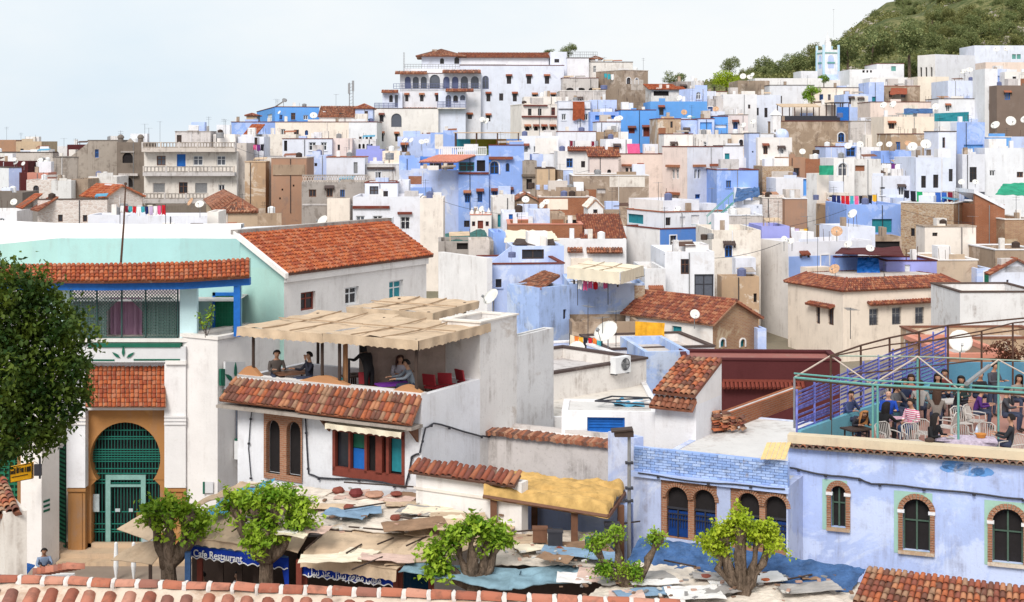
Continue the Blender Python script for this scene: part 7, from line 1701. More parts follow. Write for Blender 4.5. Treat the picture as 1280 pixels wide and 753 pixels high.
for j in range(18):
 for k in range(4):
  s0,s1=k/4+.004,(k+1)/4-.004
  if(j*7+k*3)%11==0 and j>5:continue
  m=MB();tw=R.uniform(-.03,.03);a0,a1=.12+(ht(s0)-.12)*j/18,.12+(ht(s1)-.12)*j/18;hh=.07;a=dd*s0+Vector((0,0,a0+tw));b=dd*s1+Vector((0,0,a1-tw*R.uniform(-1,1)));m.slab([a,b,b+Vector((0,0,hh))+nn_*.15,a+Vector((0,0,hh))+nn_*.15],.02,up=tuple(nn_.normalized()));m.build('slat',mt('violet'),sc_)
for k in range(11):s=k/10;m=MB();m.tube([dd*s,dd*s+Vector((0,0,ht(s)+.05))],.035,5);m.build('post',mt('violet'),sc_)
tw_=thing('back_wall','turquoise blue wall at the back of the terrace','wall',tuple(tpw(1130,55.2,ZF)));m=MB();a=tpw(1128,55.3,ZF);b=tpw(1330,55.3,0);m.box(a.x,55.2,ZF,b.x,55.4,6.75);bw(m,'wall',plaster('turquoise_wall',(.09,.25,.38),.3),tw_)
fm=thing('steel_frame','rusty and turquoise pipe frame of a bare awning over the terrace','frame',tuple(tpw(1140,47,ZF)))
def Yz(py,z):return F*(CAMZ-z)/(py-HY)
def pipe(pts,r,mat,name='pipe'):
 m=MB();m.tube(pts,r*.8,6);bw(m,name,mat,fm)
def pz(px,py,z):return atz(px,py,z)
T1=[pz(993,472,7.88),pz(1090,481,7.86),pz(1198,486.5,7.86),pz(1330,494,7.86)]
pipe(T1,.045,'tealp');pipe([p+Vector((0,.25,-.1)) for p in T1],.035,'rust');pipe([p+Vector((0,.05,.12)) for p in T1],.035,'tealp')
pk=[pz(1038,445,8.35),pz(1147,446,8.35),pz(1248,450,8.35),pz(1340,454,8.35)]
pipe(pk,.03,plain('pale_green_pipe',(.28,.36,.30),.6))
PAL['cream_pipe']=lambda:plain('cream_pipe',(.55,.45,.38),.6)
for i,(a,b,c) in enumerate(((0,0,1),(1,1,2),(2,2,3))):pipe([T1[a],pk[b]],.035,'cream_pipe');pipe([pk[b],T1[c]],.03,'cream_pipe')
pipe([pz(1208,480,8.05),pz(1236,458,8.3)],.09,'metal')
A_=[pz(1038.5,445,8.4),pz(1076,432,8.4),pz(1112,422.5,8.4),pz(1149,415,8.4),pz(1185,407,8.4),pz(1300,396,8.4)];pipe(A_,.04,'rust');
B_=[pz(1112,440,8.3),pz(1149,429,8.4),pz(1227,414,8.4),pz(1266,404,8.4),pz(1310,399,8.4)];pipe(B_,.035,'rust');pipe([pz(1038,446,8.38),pz(1112,431,8.38),pz(1200,422,8.38),pz(1300,409,8.38)],.03,'rust');pipe([pz(1060,468,8.0),pz(1130,462,8.0),pz(1227,450,8.0)],.03,'rust')
for p in A_[:5]+B_[1:4]:pipe([Vector((p.x,p.y,ZF)),p],.045,'rust','post')
for px,py,z in((1091,481,7.86),(1097,481.5,7.86),(1147,446,8.35),(1198,486,7.86),(1248,450,8.35)):p=pz(px,py,z);pipe([Vector((p.x,p.y,ZF)),p],.045,'tealp','post')
p=pz(993,472,7.88);pipe([Vector((p.x,p.y,6.3)),p],.045,'metal','post')
# plastic armchairs, tables
ch=thing('armchair','','chair',(0,0,0),0,'white armchairs on the terrace');PAL['plast']=lambda:plain('white_plastic',(.52,.48,.45),.4,var=.08)
m=MB();m.slab([(-.25,-.24,.44),(.25,-.24,.44),(.22,.22,.42),(-.22,.22,.42)],.03);m.build('seat',mt('plast'),ch);m=MB();n_=8
for i in range(n_):x=-.22+.44*i/(n_-1);m.tube([(x,.2,.44),(x*1.1,.31,.88-.05*(x/.22)**2)],.013,4)
m.tube([(-.27,.21,.5),(-.27,.31,.82),(-.14,.32,.91),(.14,.32,.91),(.27,.31,.82),(.27,.21,.5)],.02,5);m.build('backrest',mt('plast'),ch)
for s in(-1,1):
 m=MB();m.tube([(s*.27,.25,.66),(s*.28,.0,.67),(s*.28,-.24,.65),(s*.27,-.25,.45)],.02,5);m.build('arm',mt('plast'),ch)
 for y in(-.22,.2):m=MB();m.tube([(s*.23,y,.43),(s*.27,y*1.15,0)],.02,5);m.build('leg',mt('plast'),ch)
spots=[(1203,47.2,.2,'white slatted armchair standing empty behind the long-haired woman'),(1219,47.6,.9,'white armchair turned aside behind the table'),(1155,45.6,2.6,'round-backed white armchair between the striped and the long-haired women'),(1184,46.6,-2.2,'white armchair under the person in the grey coat'),(1110,44.6,.4,'white armchair in front of the black jacket'),(1205,44.2,0.1,'white armchair across the checked tablecloth'),(1231,44.5,-.5,'white armchair at the far end of the checked tablecloth'),(1265,42.9,-1.2,'white armchair under the man at the right edge'),(1142,44.4,.1,'white armchair by the knees of the striped woman'),(1250,51,.6,'white armchair near the back wall')]
for i,(px,Y,rz,l) in enumerate(spots):
 if i==0:ch.location=tpw(px,Y,ZF);ch.rotation_euler.z=rz;ch['label']=l
 else:dup(ch,tpw(px,Y,ZF),rz,l)
PAL['checked']=lambda:cloth('lilac_checked_cloth',(.52,.44,.54),.35,9)
tb=table('table with a lilac checked cloth near the ledge of the terrace',tpw(1207,43.3,ZF),1.75,.8,.74,'checked',-.2);m=MB();m.lathe([(.9,.74),(.93,.6),(.9,.5)],n=24);m.v=[(v[0],v[1]*.5,v[2]) for v in m.v];m.build('cloth_skirt',mt('checked'),tb)
table('round table with a pink cloth between the seated people',tpw(1124,46.3,ZF),.8,.8,.74,plain('pink_cloth',(.55,.33,.40),.7),0,round_=True)
table('small dark table in front of the blonde person',tpw(1070,45.0,ZF),.8,.6,.7,'wooddk',.4);table('white table among the people at the back of the terrace',tpw(1190,49.5,ZF),.9,.8,.74,'plast',.3)
def small(name,label,cat,p,prof,mat):
 m=MB();m.lathe(prof,n=12);o=m.build(name,mt(mat),loc=p);tag(o,label,cat);return o
small('bread_basket','orange basket on the checked tablecloth','basket',tpw(1226,43.3,ZF+.745),[(0,0),(.12,0),(.17,.12),(.15,.11),(0,.03)],plain('basket_orange',(.5,.2,.04),.6));small('water_bottle','clear water bottle on the checked tablecloth','bottle',tpw(1221,43.55,ZF+.745),[(0,0),(.045,0),(.045,.2),(.015,.27),(.015,.31),(0,.31)],plain('bottle_blue',(.5,.6,.75),.2));small('plate','white plate on the checked tablecloth','plate',tpw(1188,43.2,ZF+.745),[(0,0),(.09,.005),(.13,.025),(.12,.03),(0,.01)],'plast');small('handbag','brown handbag lying by the long-haired woman','bag',tpw(1162,42.9,ZF+.68),[(0,0),(.14,.02),(.15,.1),(.08,.14),(0,.13)],'wooddk')
# ------------------------------------------------------------------ awnings and stalls on the square
def tilt(a,b):return math.atan2(b.z-a.z,(Vector((b.x,b.y,0))-Vector((a.x,a.y,0))).length)
def valance(label,A,B,h,txt,tw,t0,size,mat='blueval',extra=True):
 """scalloped blue valance with white lettering and piping"""
 r=thing('valance',label,'awning',tuple(A));d=B-A;L=d.length;n=int(L/.045);m=MB();e=MB();nr=Vector((d.y,-d.x,0)).normalized();nr=nr if nr.y<0 else-nr
 f=lambda t:h-.07*abs(math.sin(t*L/.3*math.pi))
 for i in range(n):
  t,s=i/n,(i+1)/n;a,b=d*t,d*s;w1,w2=nr*.03*math.sin(t*25),nr*.03*math.sin(s*25);m.quad(a,b,b+w2-Vector((0,0,f(s))),a+w1-Vector((0,0,f(t))));e.quad(a+w1+nr*.012-Vector((0,0,f(t)-.03)),b+w2+nr*.012-Vector((0,0,f(s)-.03)),b+w2+nr*.012-Vector((0,0,f(s)+.005)),a+w1+nr*.012-Vector((0,0,f(t)+.005)))
 m.build('cloth',mt(mat),r);e.build('piping',mt('whitep'),r);m=MB();m.tube([Vector((0,0,.01)),d+Vector((0,0,.01))],.03,5);m.build('rail',mt('tarpb'),r)
 p=A+d*t0+nr*.07-Vector((0,0,h*.74));o=text(txt,p,size,'whitep',r,tw,math.atan2(d.y,d.x),tilt=tilt(A,B),bold=.004);return r
PAL['blueval']=lambda:cloth('royal_blue_cloth',(.008,.035,.30),.25,2,dirt=.2)
def lpx(px0,py0,z):return atz(px0,py0,z)
V1a,V1b=atz(236,681.5,3.05),atz(360,697,3.05);V2a,V2b=atz(375,703,2.95),atz(491,716.5,2.95)
valance('blue scalloped valance lettered Cafe Restaurant',V1a,V1b,.40,'Cafe Restaurant',1.72,.06,.30)
r=valance('blue scalloped valance with white Arabic lettering',V2a,V2b,.42,' '.join(['\uFEE3\uFED8\uFEEC\uFEF0','\uFEE3\uFEC4\uFECC\uFEE2','\uFE91\uFEF4\uFEE8\uFEB0\uFEDD','\uFECB\uFEE8\uFEAA','\uFEE7\uFE92\uFEF4\uFEDE'])[::-1],2.35,.10,.30)
sheet('side_flap','blue side flap hanging at the right end of the lettered valance','awning',(atz(357,737,2.1),atz(361,737,2.1),V1b+Vector((.02,.02,0)),V1b+Vector((-.3,.3,.05))),'blueval',.01,6,.02)
# canvas roofs: quads given by photo points with heights
def cv(label,pts,mat='canvas',th=.025,sub=14,amp=.05,seed=0,cat='awning',name='canvas_roof',frq=1.3):return sheet(name,label,cat,[atz(x,y,z) for x,y,z in pts],mat,th,sub,amp,seed,frq=frq)
cv('beige canvas roof with dark battens above the Arabic valance',((376,694,3.25),(496,712,3.2),(560,668,3.6),(420,655,3.7)),sub=18,amp=.04)
cv('beige canvas roof behind the lettered blue valance',((240,672,3.35),(372,690,3.3),(395,652,3.75),(262,640,3.7)),seed=3)
m=canopy('beige sagging valance above the Arabic one',atz(376,694,3.24),atz(496,712,3.18),atz(500,706,3.25),atz(380,689,3.3),'canvas',2.6,drop=.36,posts=False)
m=canopy('beige fringe above the lettered blue valance',atz(242,672,3.35),atz(340,683,3.3),atz(342,679,3.35),atz(246,668,3.4),'canvas',2.6,drop=.25,posts=False)
cv('dusty pale cloth roof in front of the cafe windows',((330,655,3.7),(520,668,3.65),(640,640,3.9),(395,612,4.0)),'tarpw',sub=40,amp=.05,seed=5,frq=2.6)
cv('grubby white cloth roof below the cafe arches',((262,640,3.72),(345,655,3.7),(420,612,4.05),(300,602,4.1)),'tarpw',sub=34,amp=.05,seed=9,frq=2.6)
cv('brown canvas roof with sagging middle right of the cafe windows',((505,668,3.68),(632,676,3.6),(655,640,3.8),(545,632,3.95)),'canvas',sub=16,amp=.07,seed=11)
cv('cream canvas flap right of the brown canvas',((480,706,3.3),(560,700,3.3),(612,672,3.62),(520,668,3.64)),'canvas',sub=12,amp=.05,seed=2)
cv('bright blue crumpled tarpaulin left of the cafe',((248,652,3.75),(296,640,3.8),(344,600,4.25),(288,616,4.1)),'tarpc',sub=26,amp=.11,seed=4,cat='tarpaulin',name='blue_tarpaulin',frq=2.0)
cv('beige tattered canvas edge above the blue tarpaulin',((228,636,3.9),(262,628,3.95),(330,602,4.2),(300,604,4.22)),'canvas',sub=12,amp=.08,seed=14)
cv('small beige market umbrella cloth left of the first pollarded tree',((146,662,2.9),(186,676,2.8),(222,652,3.3),(178,642,3.3)),'canvas',sub=8,amp=.04,seed=6)
cv('dull brown awning cloth low behind the first pollarded tree',((138,700,1.9),(190,706,1.85),(215,672,2.5),(170,680,2.3)),'canvas',sub=8,amp=.05,seed=7)
# right part: grey sheeting with a light blue hem, white rubble roof, dark blue band
cv('grey-white ribbed sheeting roof right of the leafy trees',((596,706,3.2),(752,708,3.15),(770,668,3.35),(622,660,3.5)),'tarpw',sub=40,amp=.055,seed=21,frq=2.4)
cv('light blue hem of the grey sheeting roof',((498,712,3.2),(640,735,2.95),(648,712,3.12),(510,700,3.3)),'tarpc2',sub=20,amp=.07,seed=23,cat='tarpaulin',name='blue_hem') if 'tarpc2' in PAL else cv('light blue hem of the grey sheeting roof',((498,714,3.2),(640,738,2.9),(652,712,3.12),(512,702,3.3)),cloth('faded_teal_tarp',(.20,.31,.38),.3,2),sub=20,amp=.07,seed=23,cat='tarpaulin',name='blue_hem')
cv('light blue tarpaulin hem sagging before the yellow shed',((636,738,2.9),(756,722,2.95),(766,700,3.12),(640,712,3.12)),cloth('faded_teal_tarp',(.20,.31,.38),.3,2),sub=20,amp=.08,seed=25,cat='tarpaulin',name='blue_hem')
cv('whitish rubbish-strewn cloth roof at the bottom right',((690,775,2.9),(1085,785,2.9),(1075,728,3.0),(800,700,3.15)),'tarpw',sub=70,amp=.055,seed=31,frq=2.4)
a=[fw(b1,'L',785,682,.9) if 0 else None]
cv('dark blue tarpaulin along the foot of the blue buildings, left part',((780,708,3.02),(930,726,3.02),(985,694,3.42),(800,672,3.6)),'tarpb',sub=44,amp=.06,seed=41,cat='tarpaulin',name='blue_tarpaulin',frq=3.0)
cv('dark blue tarpaulin along the foot of the blue buildings, right part',((925,725,3.03),(1062,742,2.98),(1082,711,3.32),(975,696,3.45)),'tarpb',sub=44,amp=.06,seed=43,cat='tarpaulin',name='blue_tarpaulin',frq=3.0)
# loose things on the cloth roofs
rr=random.Random(17)
def lump(name,label,cat,px,py,z,s,col,sq=1.0,rz=None):
 p=atz(px,py,z);m=MB();k=9;prof=[(0,0),(s*.8,0),(s,s*.35*sq),(s*.75,s*.8*sq),(0,s*.95*sq)];m.lathe(prof,n=k);m.v=[(v[0]*(1+.25*mnoise.noise(Vector(v)*9+Vector((px,0,0)))),v[1]*(1+.25*mnoise.noise(Vector(v)*9+Vector((0,py,0)))),v[2]*(1+.2*mnoise.noise(Vector(v)*7+Vector((0,0,px))))) for v in m.v];o=m.build(name,ply('lump_%s'%name,col),loc=p);tag(o,label,cat);return o
lump('clay_pot','dark red pot lying on the cloth roof under the cafe window','pot',445,620,4.0,.22,(.16,.03,.03),1.2);lump('rag_bundle','red-brown rag bundle on the cloth roof','bundle',423,616,4.0,.2,(.22,.06,.04));lump('rag_bundle','dark red bundle on the cloth roof below the arches','bundle',436,637,3.9,.2,(.22,.03,.03),.8);lump('rag_bundle','red bag on the cloth roof in front of the windows','bag',494,650,3.85,.17,(.28,.01,.02));lump('rubble_heap','heap of pinkish rubble on the cloth roof','rubble',468,620,4.0,.35,(.48,.27,.19),.4);lump('rag_bundle','black-white rag on the cloth roof right of the rubble','rag',495,619,4.05,.2,(.08,.08,.08),.6);lump('rag_bundle','orange rag beside the dark blue tarpaulin','rag',882,722,3.15,.16,(.50,.13,.04),.6);lump('rag_bundle','orange cap lying on the whitish roof','rag',848,741,3.02,.15,(.45,.15,.08),.6)
lump('rag_bundle','white rag on the grey sheeting roof','rag',699,686,3.42,.14,(.7,.7,.72),.6);lump('brick_piece','orange brick end on the dark blue tarpaulin','brick',957,727,3.12,.16,(.55,.13,.04),.5)
for i,(x0,y0,x1,y1,z) in enumerate(((382,690,402,672,3.5),(433,695,452,684,3.4),(472,684,492,676,3.55),(508,686,538,672,3.55),(436,662,505,668,3.78),(500,650,560,660,3.88),(340,636,392,642,3.95),(430,640,482,632,4.0),(392,664,440,668,3.8),(440,716,478,700,3.35),(830,704,870,712,3.4),(985,728,1015,722,3.15),(905,715,950,722,3.3),(760,660,800,655,3.5),(645,668,690,664,3.6),(430,606,520,612,4.15),(290,668,310,655,3.6))):
 a,b=atz(x0,y0,z),atz(x1,y1,z);m=MB();o=thing('wooden_batten','thin dark batten lying on '+('the beige canvas over the Arabic valance' if i in(0,1,2,3,9) else 'the pale cloth roofs under the cafe windows' if i in(4,5,6,7,8,15,16) else 'the cloth roofs at the lower right'),'batten',tuple(a),0,'battens on the cloth roofs');m.tube([(0,0,.08),b-a+Vector((0,0,.08))],.026,5);m.build('rod',mt('wooddk'),o)
# overlapping pieces of cloth and sheet thrown over the roofs
rp_=random.Random(44);PC=[('beige','canvas'),('grey','grey_rag'),('off-white','canvasw'),('brown','brown_rag'),('pale pink','pink_rag'),('white','white_rag'),('faded blue','blue_rag')]
PAL.update(grey_rag=lambda:cloth('grey_rag',(.33,.31,.30),.25,2,dirt=.5),brown_rag=lambda:cloth('brown_rag',(.27,.17,.11),.25,2,dirt=.5),pink_rag=lambda:cloth('pink_rag',(.58,.42,.36),.2,2,dirt=.5),white_rag=lambda:cloth('white_rag',(.75,.73,.72),.1,2,dirt=.3),blue_rag=lambda:cloth('blue_rag',(.20,.30,.42),.2,2,dirt=.5))
zones=[(300,625,616,664,3.97,'under the cafe windows',20),(705,1050,712,748,3.17,'on the roof at the lower right',14),(620,745,670,700,3.44,'on the grey sheeting roof',5),(390,540,676,700,3.42,'on the canvas over the Arabic valance',4)]
for x0,x1,y0,y1,z,wh,n_ in zones:
 for _ in range(n_):
  px,py=rp_.uniform(x0,x1),rp_.uniform(y0,y1);c=atz(px,py,z);nm,mk=rp_.choice(PC);a=rp_.uniform(-.5,.5);L,Wd=rp_.uniform(.9,2.3),rp_.uniform(.45,1.1);u,v=Vector((math.cos(a),math.sin(a),rp_.uniform(-.05,.05)))*L,Vector((-math.sin(a),math.cos(a),rp_.uniform(0,.10)))*Wd
  sheet('cloth_piece',f'{nm} cloth piece {wh}','cloth',(c-u*.5-v*.5,c+u*.5-v*.5,c+u*.45+v*.5,c-u*.5+v*.45),mk,.015,10,.035,rp_.random()*50,group='cloth pieces on the stall roofs',frq=3)
db=MB()
for i in range(230):
 x,y,z=rr.choice(((rr.uniform(300,640),rr.uniform(612,668),3.93),(rr.uniform(700,1070),rr.uniform(706,752),3.16),(rr.uniform(610,760),rr.uniform(664,704),3.4)))
 if x>700 and y<700:continue
 p=atz(x,y,z)+Vector((0,0,rr.uniform(-.02,.05)));s=rr.uniform(.03,.10);q=Matrix.Rotation(rr.uniform(0,6),3,'Z');db.cur=rr.randrange(4);db.box(-s,-s*.5,0,s,s*.5,s*.5,fn=lambda a,b,c:p+q@Vector((a,b,c)))
o=db.build('litter',[ply('litter_white',(.6,.58,.55)),ply('litter_brown',(.2,.12,.08)),ply('litter_grey',(.25,.24,.24)),ply('litter_pink',(.45,.28,.22))]);tag(o,'scattered scraps and stones lying on the cloth roofs','litter',kind='stuff')
# yellow tarpaulin shed
ys=thing('shed','open shed under a bulging yellow tarpaulin roof on wooden posts','shed',(W(690,640,44).x,44,0));Q=[W(604,609,43.4),W(760,634,42.4),W(782,604,45.4),W(640,590,46.4)]
m=MB();nx=60;g=[]
for i in range(nx+1):
 for j in range(nx+1):
  s,t=i/nx,j/nx;p=Q[0].lerp(Q[1],s).lerp(Q[3].lerp(Q[2],s),t);k=mnoise.noise(Vector((p.x*.9,p.y*.8,3)))*.12+(1-abs(mnoise.noise(Vector((p.x*.7+p.y*.5,p.y*2.6,7))))*4)*.07+(1-abs(mnoise.noise(Vector((p.x*1.5-p.y*1.5,p.y*3.0,2))))*4)*.05+mnoise.noise(Vector((p.x*7,p.y*7,1)))*.03;e=.16 if j==0 or i==nx else 0;g.append(p+Vector((0,0,k*(1 if j else.25)-e))+(Vector((0,-.05,-.16)) if j==0 else Vector()))
m.add(g,[(i*(nx+1)+j,(i+1)*(nx+1)+j,(i+1)*(nx+1)+j+1,i*(nx+1)+j+1) for i in range(nx) for j in range(nx)]);bw(m,'tarpaulin','yellow',ys,smooth=True)
m=MB()
for a,b in((Q[0],Q[1]),(Q[1],Q[2])):m.tube([a-Vector((0,0,.28)),b-Vector((0,0,.28))],.07,5)
bw(m,'beam','wood',ys)
for px,py,Y in((617,612,43.5),(718,630,42.9),(776,630,43.9),(668,600,46)):p=W(px,py,Y);m=MB();m.box(p.x-.1,Y-.1,0,p.x+.1,Y+.1,p.z-.05);bw(m,'post','wood',ys)
for px,py,lb_,c in((675,677,'brown box standing against the blue wall of the yellow shed','wood'),(694,681,'black box beside the brown one in the yellow shed','irond'),(765,675,'dark doorway box at the right end of the yellow shed','irond')):box_thing('crate',lb_,'box',atz(px,py,3.5),.42,.3,.42 if px<700 else.5,c)
HS('pale blue back wall of the yellow tarpaulin shed',648,785,800,632,44.6,62,'pale',z0=0,dep=1.0,par=.05)
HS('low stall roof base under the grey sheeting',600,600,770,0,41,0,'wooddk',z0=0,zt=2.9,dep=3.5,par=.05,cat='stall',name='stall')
small('green_crate','green plastic bin beside the yellow shed','bin',atz(742,690,3.35),[(0,0),(.22,0),(.26,.4),(0,.4)],'green')
# stalls under the awnings
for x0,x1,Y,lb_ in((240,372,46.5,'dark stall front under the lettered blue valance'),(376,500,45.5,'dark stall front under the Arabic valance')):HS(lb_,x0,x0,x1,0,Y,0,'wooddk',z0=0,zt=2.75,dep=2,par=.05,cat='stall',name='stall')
for i,(px,Y,mat_) in enumerate(((235,42.8,'tarpb'),(250,44,'redwood'),(276,44,'wooddk'),(300,44,'wooddk'),(320,44,'wooddk'),(374,42,'redwood'),(381,42.3,'redwood'),(494,41.4,'redwood'),(500,41.6,'redwood'),(539,41.8,'redwood'))):
 p=thing('awning_post',['navy','reddish-brown','dark brown','dark brown','dark brown','maroon','maroon','maroon','maroon','maroon'][i]+' post holding up the stall awnings','post',(W(px,700,Y).x,Y,0),0,'posts under the stall awnings');m=MB();m.box(-.08,-.08,0,.08,.08,3.05);m.box(-.11,-.11,0,.11,.11,.2);m.build('shaft',mt(mat_),p)
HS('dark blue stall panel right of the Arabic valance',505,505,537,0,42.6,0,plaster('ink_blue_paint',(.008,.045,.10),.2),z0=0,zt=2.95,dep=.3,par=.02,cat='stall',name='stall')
for i,(px,c) in enumerate(((256,(.55,.5,.48)),(300,(.5,.48,.5)),(330,(.12,.1,.1)))):person('person standing in the shade under the lettered valance, '+('in a pale top' if i==0 else 'in a light grey top' if i==1 else 'in dark clothes'),at_px(px,45.3,0.02),R.uniform(-1,1),'stand',c)
# standing sign beside the first tree
r=thing('menu_stand','dark menu stand with a white sheet beside the first pollarded tree','menu stand',(W(188,700,48.2).x,48.2,0));m=MB();m.box(-.05,-.05,0,.05,.05,2.9);m.build('post',mt('wooddk'),r);m=MB();m.box(-.45,-.08,2.2,.45,-.02,2.85);m.build('board',plaster('menu_brown',(.20,.10,.03),.4),r);m=MB();m.box(-.25,-.1,1.45,.2,-.06,1.95);m.build('paper',plain('notice_paper',(.45,.52,.55),.6),r)
small('folded_umbrella','folded white umbrella leaning in front of the gate steps','umbrella',(W(145,700,50).x,50,0),[(.02,0),(.09,.5),(.06,1.3),(0,1.35)],'whitep');small('folded_umbrella','folded white umbrella left of the menu stand','umbrella',(W(167,700,50).x,50,0),[(.02,0),(.09,.5),(.06,1.3),(0,1.35)],'whitep')
# bottom right tiled roof
br=thing('tiled_roof','weathered clay tile roof at the bottom right corner','roof',(W(1180,740,38).x,38,3));P_=[atz(1066,752,3.0),atz(1340,800,3.0),atz(1330,742,3.75),atz(1084,710,3.72)];tiles(*lc(br,*P_),'tilew',br,.175,.23,single=True,k=4)
m=MB();m.box(P_[0].x,P_[0].y+.3,0,P_[1].x,P_[0].y+.6,2.9);bw(m,'wall','white2',br)
# ---------------- pollarded trees
def pollard(px,Y,ztop,label,limbs,seed,leafmat='leafb',n=1500,rad=.75,trunk=.42,ztr=1.8,lsz=.17,clumps=14):
 rr=random.Random(seed);x=(px-CX)/F*Y;r=thing('pollarded_tree',label,'tree',(x,Y,0));m=MB();st=[Vector((rr.uniform(-.05,.05),0,z)) for z in(-.1,.4,1.0,ztr)];st.append(Vector((0,0,ztr+.35)));m.tube(st,[trunk*1.1,trunk*.82,trunk*.78,trunk*.66,trunk*.35],12)
 ml=MB();ends=[]
 for dx,dy,zz,r0 in limbs:
  e=Vector((dx,dy,zz));k=[Vector((dx*.1,dy*.1,ztr-.3)),Vector((dx*.6,dy*.6,ztr+(zz-ztr)*.22)),Vector((dx*.9,dy*.9,ztr+(zz-ztr)*.68)),e,e+Vector((0,0,.14))];K=[r0*1.0,r0*.9,r0*.62,r0*1.2,r0*.4];k2,r2=[],[]
  for q in range(4):
   for t in(0,.5):k2.append(k[q].lerp(k[q+1],t)+Vector((rr.uniform(-.04,.04),rr.uniform(-.04,.04),0))*(q>0 or t>0));r2.append((K[q]*(1-t)+K[q+1]*t)*rr.uniform(.8,1.25))
  m.tube(k2+[k[4]],r2+[K[4]],9);ends.append(e)
  for q in range(3):
   a=rr.uniform(0,6.28);m.tube([e,e+Vector((math.cos(a)*.12,math.sin(a)*.1,.2))],[r0*.5,.02],5)
 m.v=[(v[0]+mnoise.noise(Vector(v)*2.6+Vector((seed,0,0)))*.12+mnoise.noise(Vector(v)*7)*.06,v[1]+mnoise.noise(Vector(v)*2.6+Vector((0,seed,0)))*.10,v[2]+mnoise.noise(Vector(v)*5)*.05) for v in m.v]
 m.build('trunk',mt('bark'),r,smooth=True)
 sh=MB()
 for e in ends:
  for _ in range(22):
   d=Vector((rr.gauss(0,.8),rr.gauss(0,.8),rr.uniform(-.5,1.5))).normalized();L=rad*rr.uniform(.7,1.75);p0=e+d*.05;p1=e+d*L*.6;p2=e+d*L+Vector((0,0,-.12));sh.tube([p0,p1,p2],[.016,.01,.004],3,cap=False)
   for i in range(max(4,int(n*1.7)//len(ends)//22)):
    t=rr.uniform(.1,1.0);p=p0.lerp(p1,min(1,t*1.6)) if t<.6 else p1.lerp(p2,(t-.6)/.4);q=Vector((rr.gauss(0,.075),rr.gauss(0,.075),rr.gauss(0,.06)));leafshape(ml,p+q,lsz*rr.uniform(.4,1.3),rr,.5+.9*mnoise.noise(p*2.5)+.25*(t-.4))
 sh.build('shoots',mt('bark'),r)
 ml.build('foliage',mt(leafmat),r);return r
pollard(212,43.0,4.4,'pollarded tree with a round bright crown left of the lettered valance',((-.45,0,4.0,.22),(.5,.1,4.05,.2),(.0,-.2,4.25,.2),(.8,0,3.7,.16)),1,n=1900,rad=.46,trunk=.34,ztr=2.9)
pollard(333,42.0,4.6,'broad pollarded tree between the two blue valances',((-.95,0,4.7,.15),(-.3,-.2,4.6,.18),(.25,-.1,4.8,.18),(.75,0,4.7,.17),(0,-.4,4.0,.16),(.95,-.1,4.2,.15),(-.1,-.3,3.55,.10)),2,n=3400,rad=.44,trunk=.30,ztr=3.35)
pollard(592,40.5,3.9,'stout pollarded tree right of the Arabic valance',((-.5,0,4.15,.15),(.4,0,4.25,.16),(-.05,-.2,4.4,.15),(.68,.1,3.95,.13),(-1.05,-.1,3.65,.15),(-1.0,-.1,3.2,.1)),3,n=2500,rad=.38,trunk=.34,ztr=3.0)
pollard(783,39.6,3.7,'pollarded tree with four bare knobbly limbs and small leaf tufts',((-.85,0,4.2,.12),(-.3,.1,4.4,.13),(.85,0,4.3,.14),(-.6,-.2,3.5,.09),(.1,-.3,3.5,.09)),4,n=1500,rad=.25,trunk=.27,ztr=3.35,lsz=.11)
pollard(925,39.0,4.6,'pollarded tree with a feathery yellow-green crown before the blue building',((-.45,0,4.55,.16),(.5,0,4.65,.16),(0,-.15,4.95,.16),(-.7,0,4.2,.12),(.8,0,4.45,.12)),5,leafmat='leafy',n=3600,rad=.40,trunk=.29,ztr=3.3,lsz=.12)
# big dark tree at the left
r=thing('large_tree','large dark green tree filling the left edge in front of the gate building','tree',(W(-30,700,37).x,37,0));m=MB();m.tube([(0,0,-.2),(.05,0,3),(.2,0,6),(.3,0,8.5)],[.45,.38,.3,.15],10);m.tube([(.1,0,4.5),(.35,.2,6.9),(1.5,0,8.9)],[.2,.14,.06],7);m.tube([(.15,0,5),(-.9,.3,7.0),(-1.4,0,9)],[.2,.14,.06],7);m.build('trunk',mt('bark'),r,smooth=True)
ml=MB();rr=random.Random(77);cs=[]
def ctr(px,py,Y=37):p=W(px-6,py-3,Y)-r.location;return p
blobs=[(15,392,1.25),(50,400,1.05),(-30,420,1.5),(75,430,.95),(30,455,1.3),(85,475,.75),(55,500,1.1),(10,520,1.2),(95,500,.5),(70,530,.6),(35,545,.7),(-20,500,1.4),(100,455,.45),(5,565,.6),(60,555,.35),(20,360,.75),(-40,370,1.1),(92,415,.4),(48,368,.5),(5,470,1.3)]
for bx0,by0,br0 in blobs:
 c=ctr(bx0,by0);c.y+=rr.uniform(-.7,.7)
 for _ in range(int(1250*br0**1.6)):
  d=Vector((rr.gauss(0,1),rr.gauss(0,1),rr.gauss(0,1))).normalized()*(rr.random()**.3);k=1+.55*mnoise.noise(d*2.5+c)+.25*mnoise.noise(d*7+c);pq=c+d*br0*k;leafshape(ml,pq,rr.uniform(.10,.19),rr,.38+.95*mnoise.noise(pq*1.5)+.35*mnoise.noise(pq*4))
ml.build('foliage',mt('leafbig'),r) if 'leafbig' in PAL else ml.build('foliage',mt('leafd'),r)
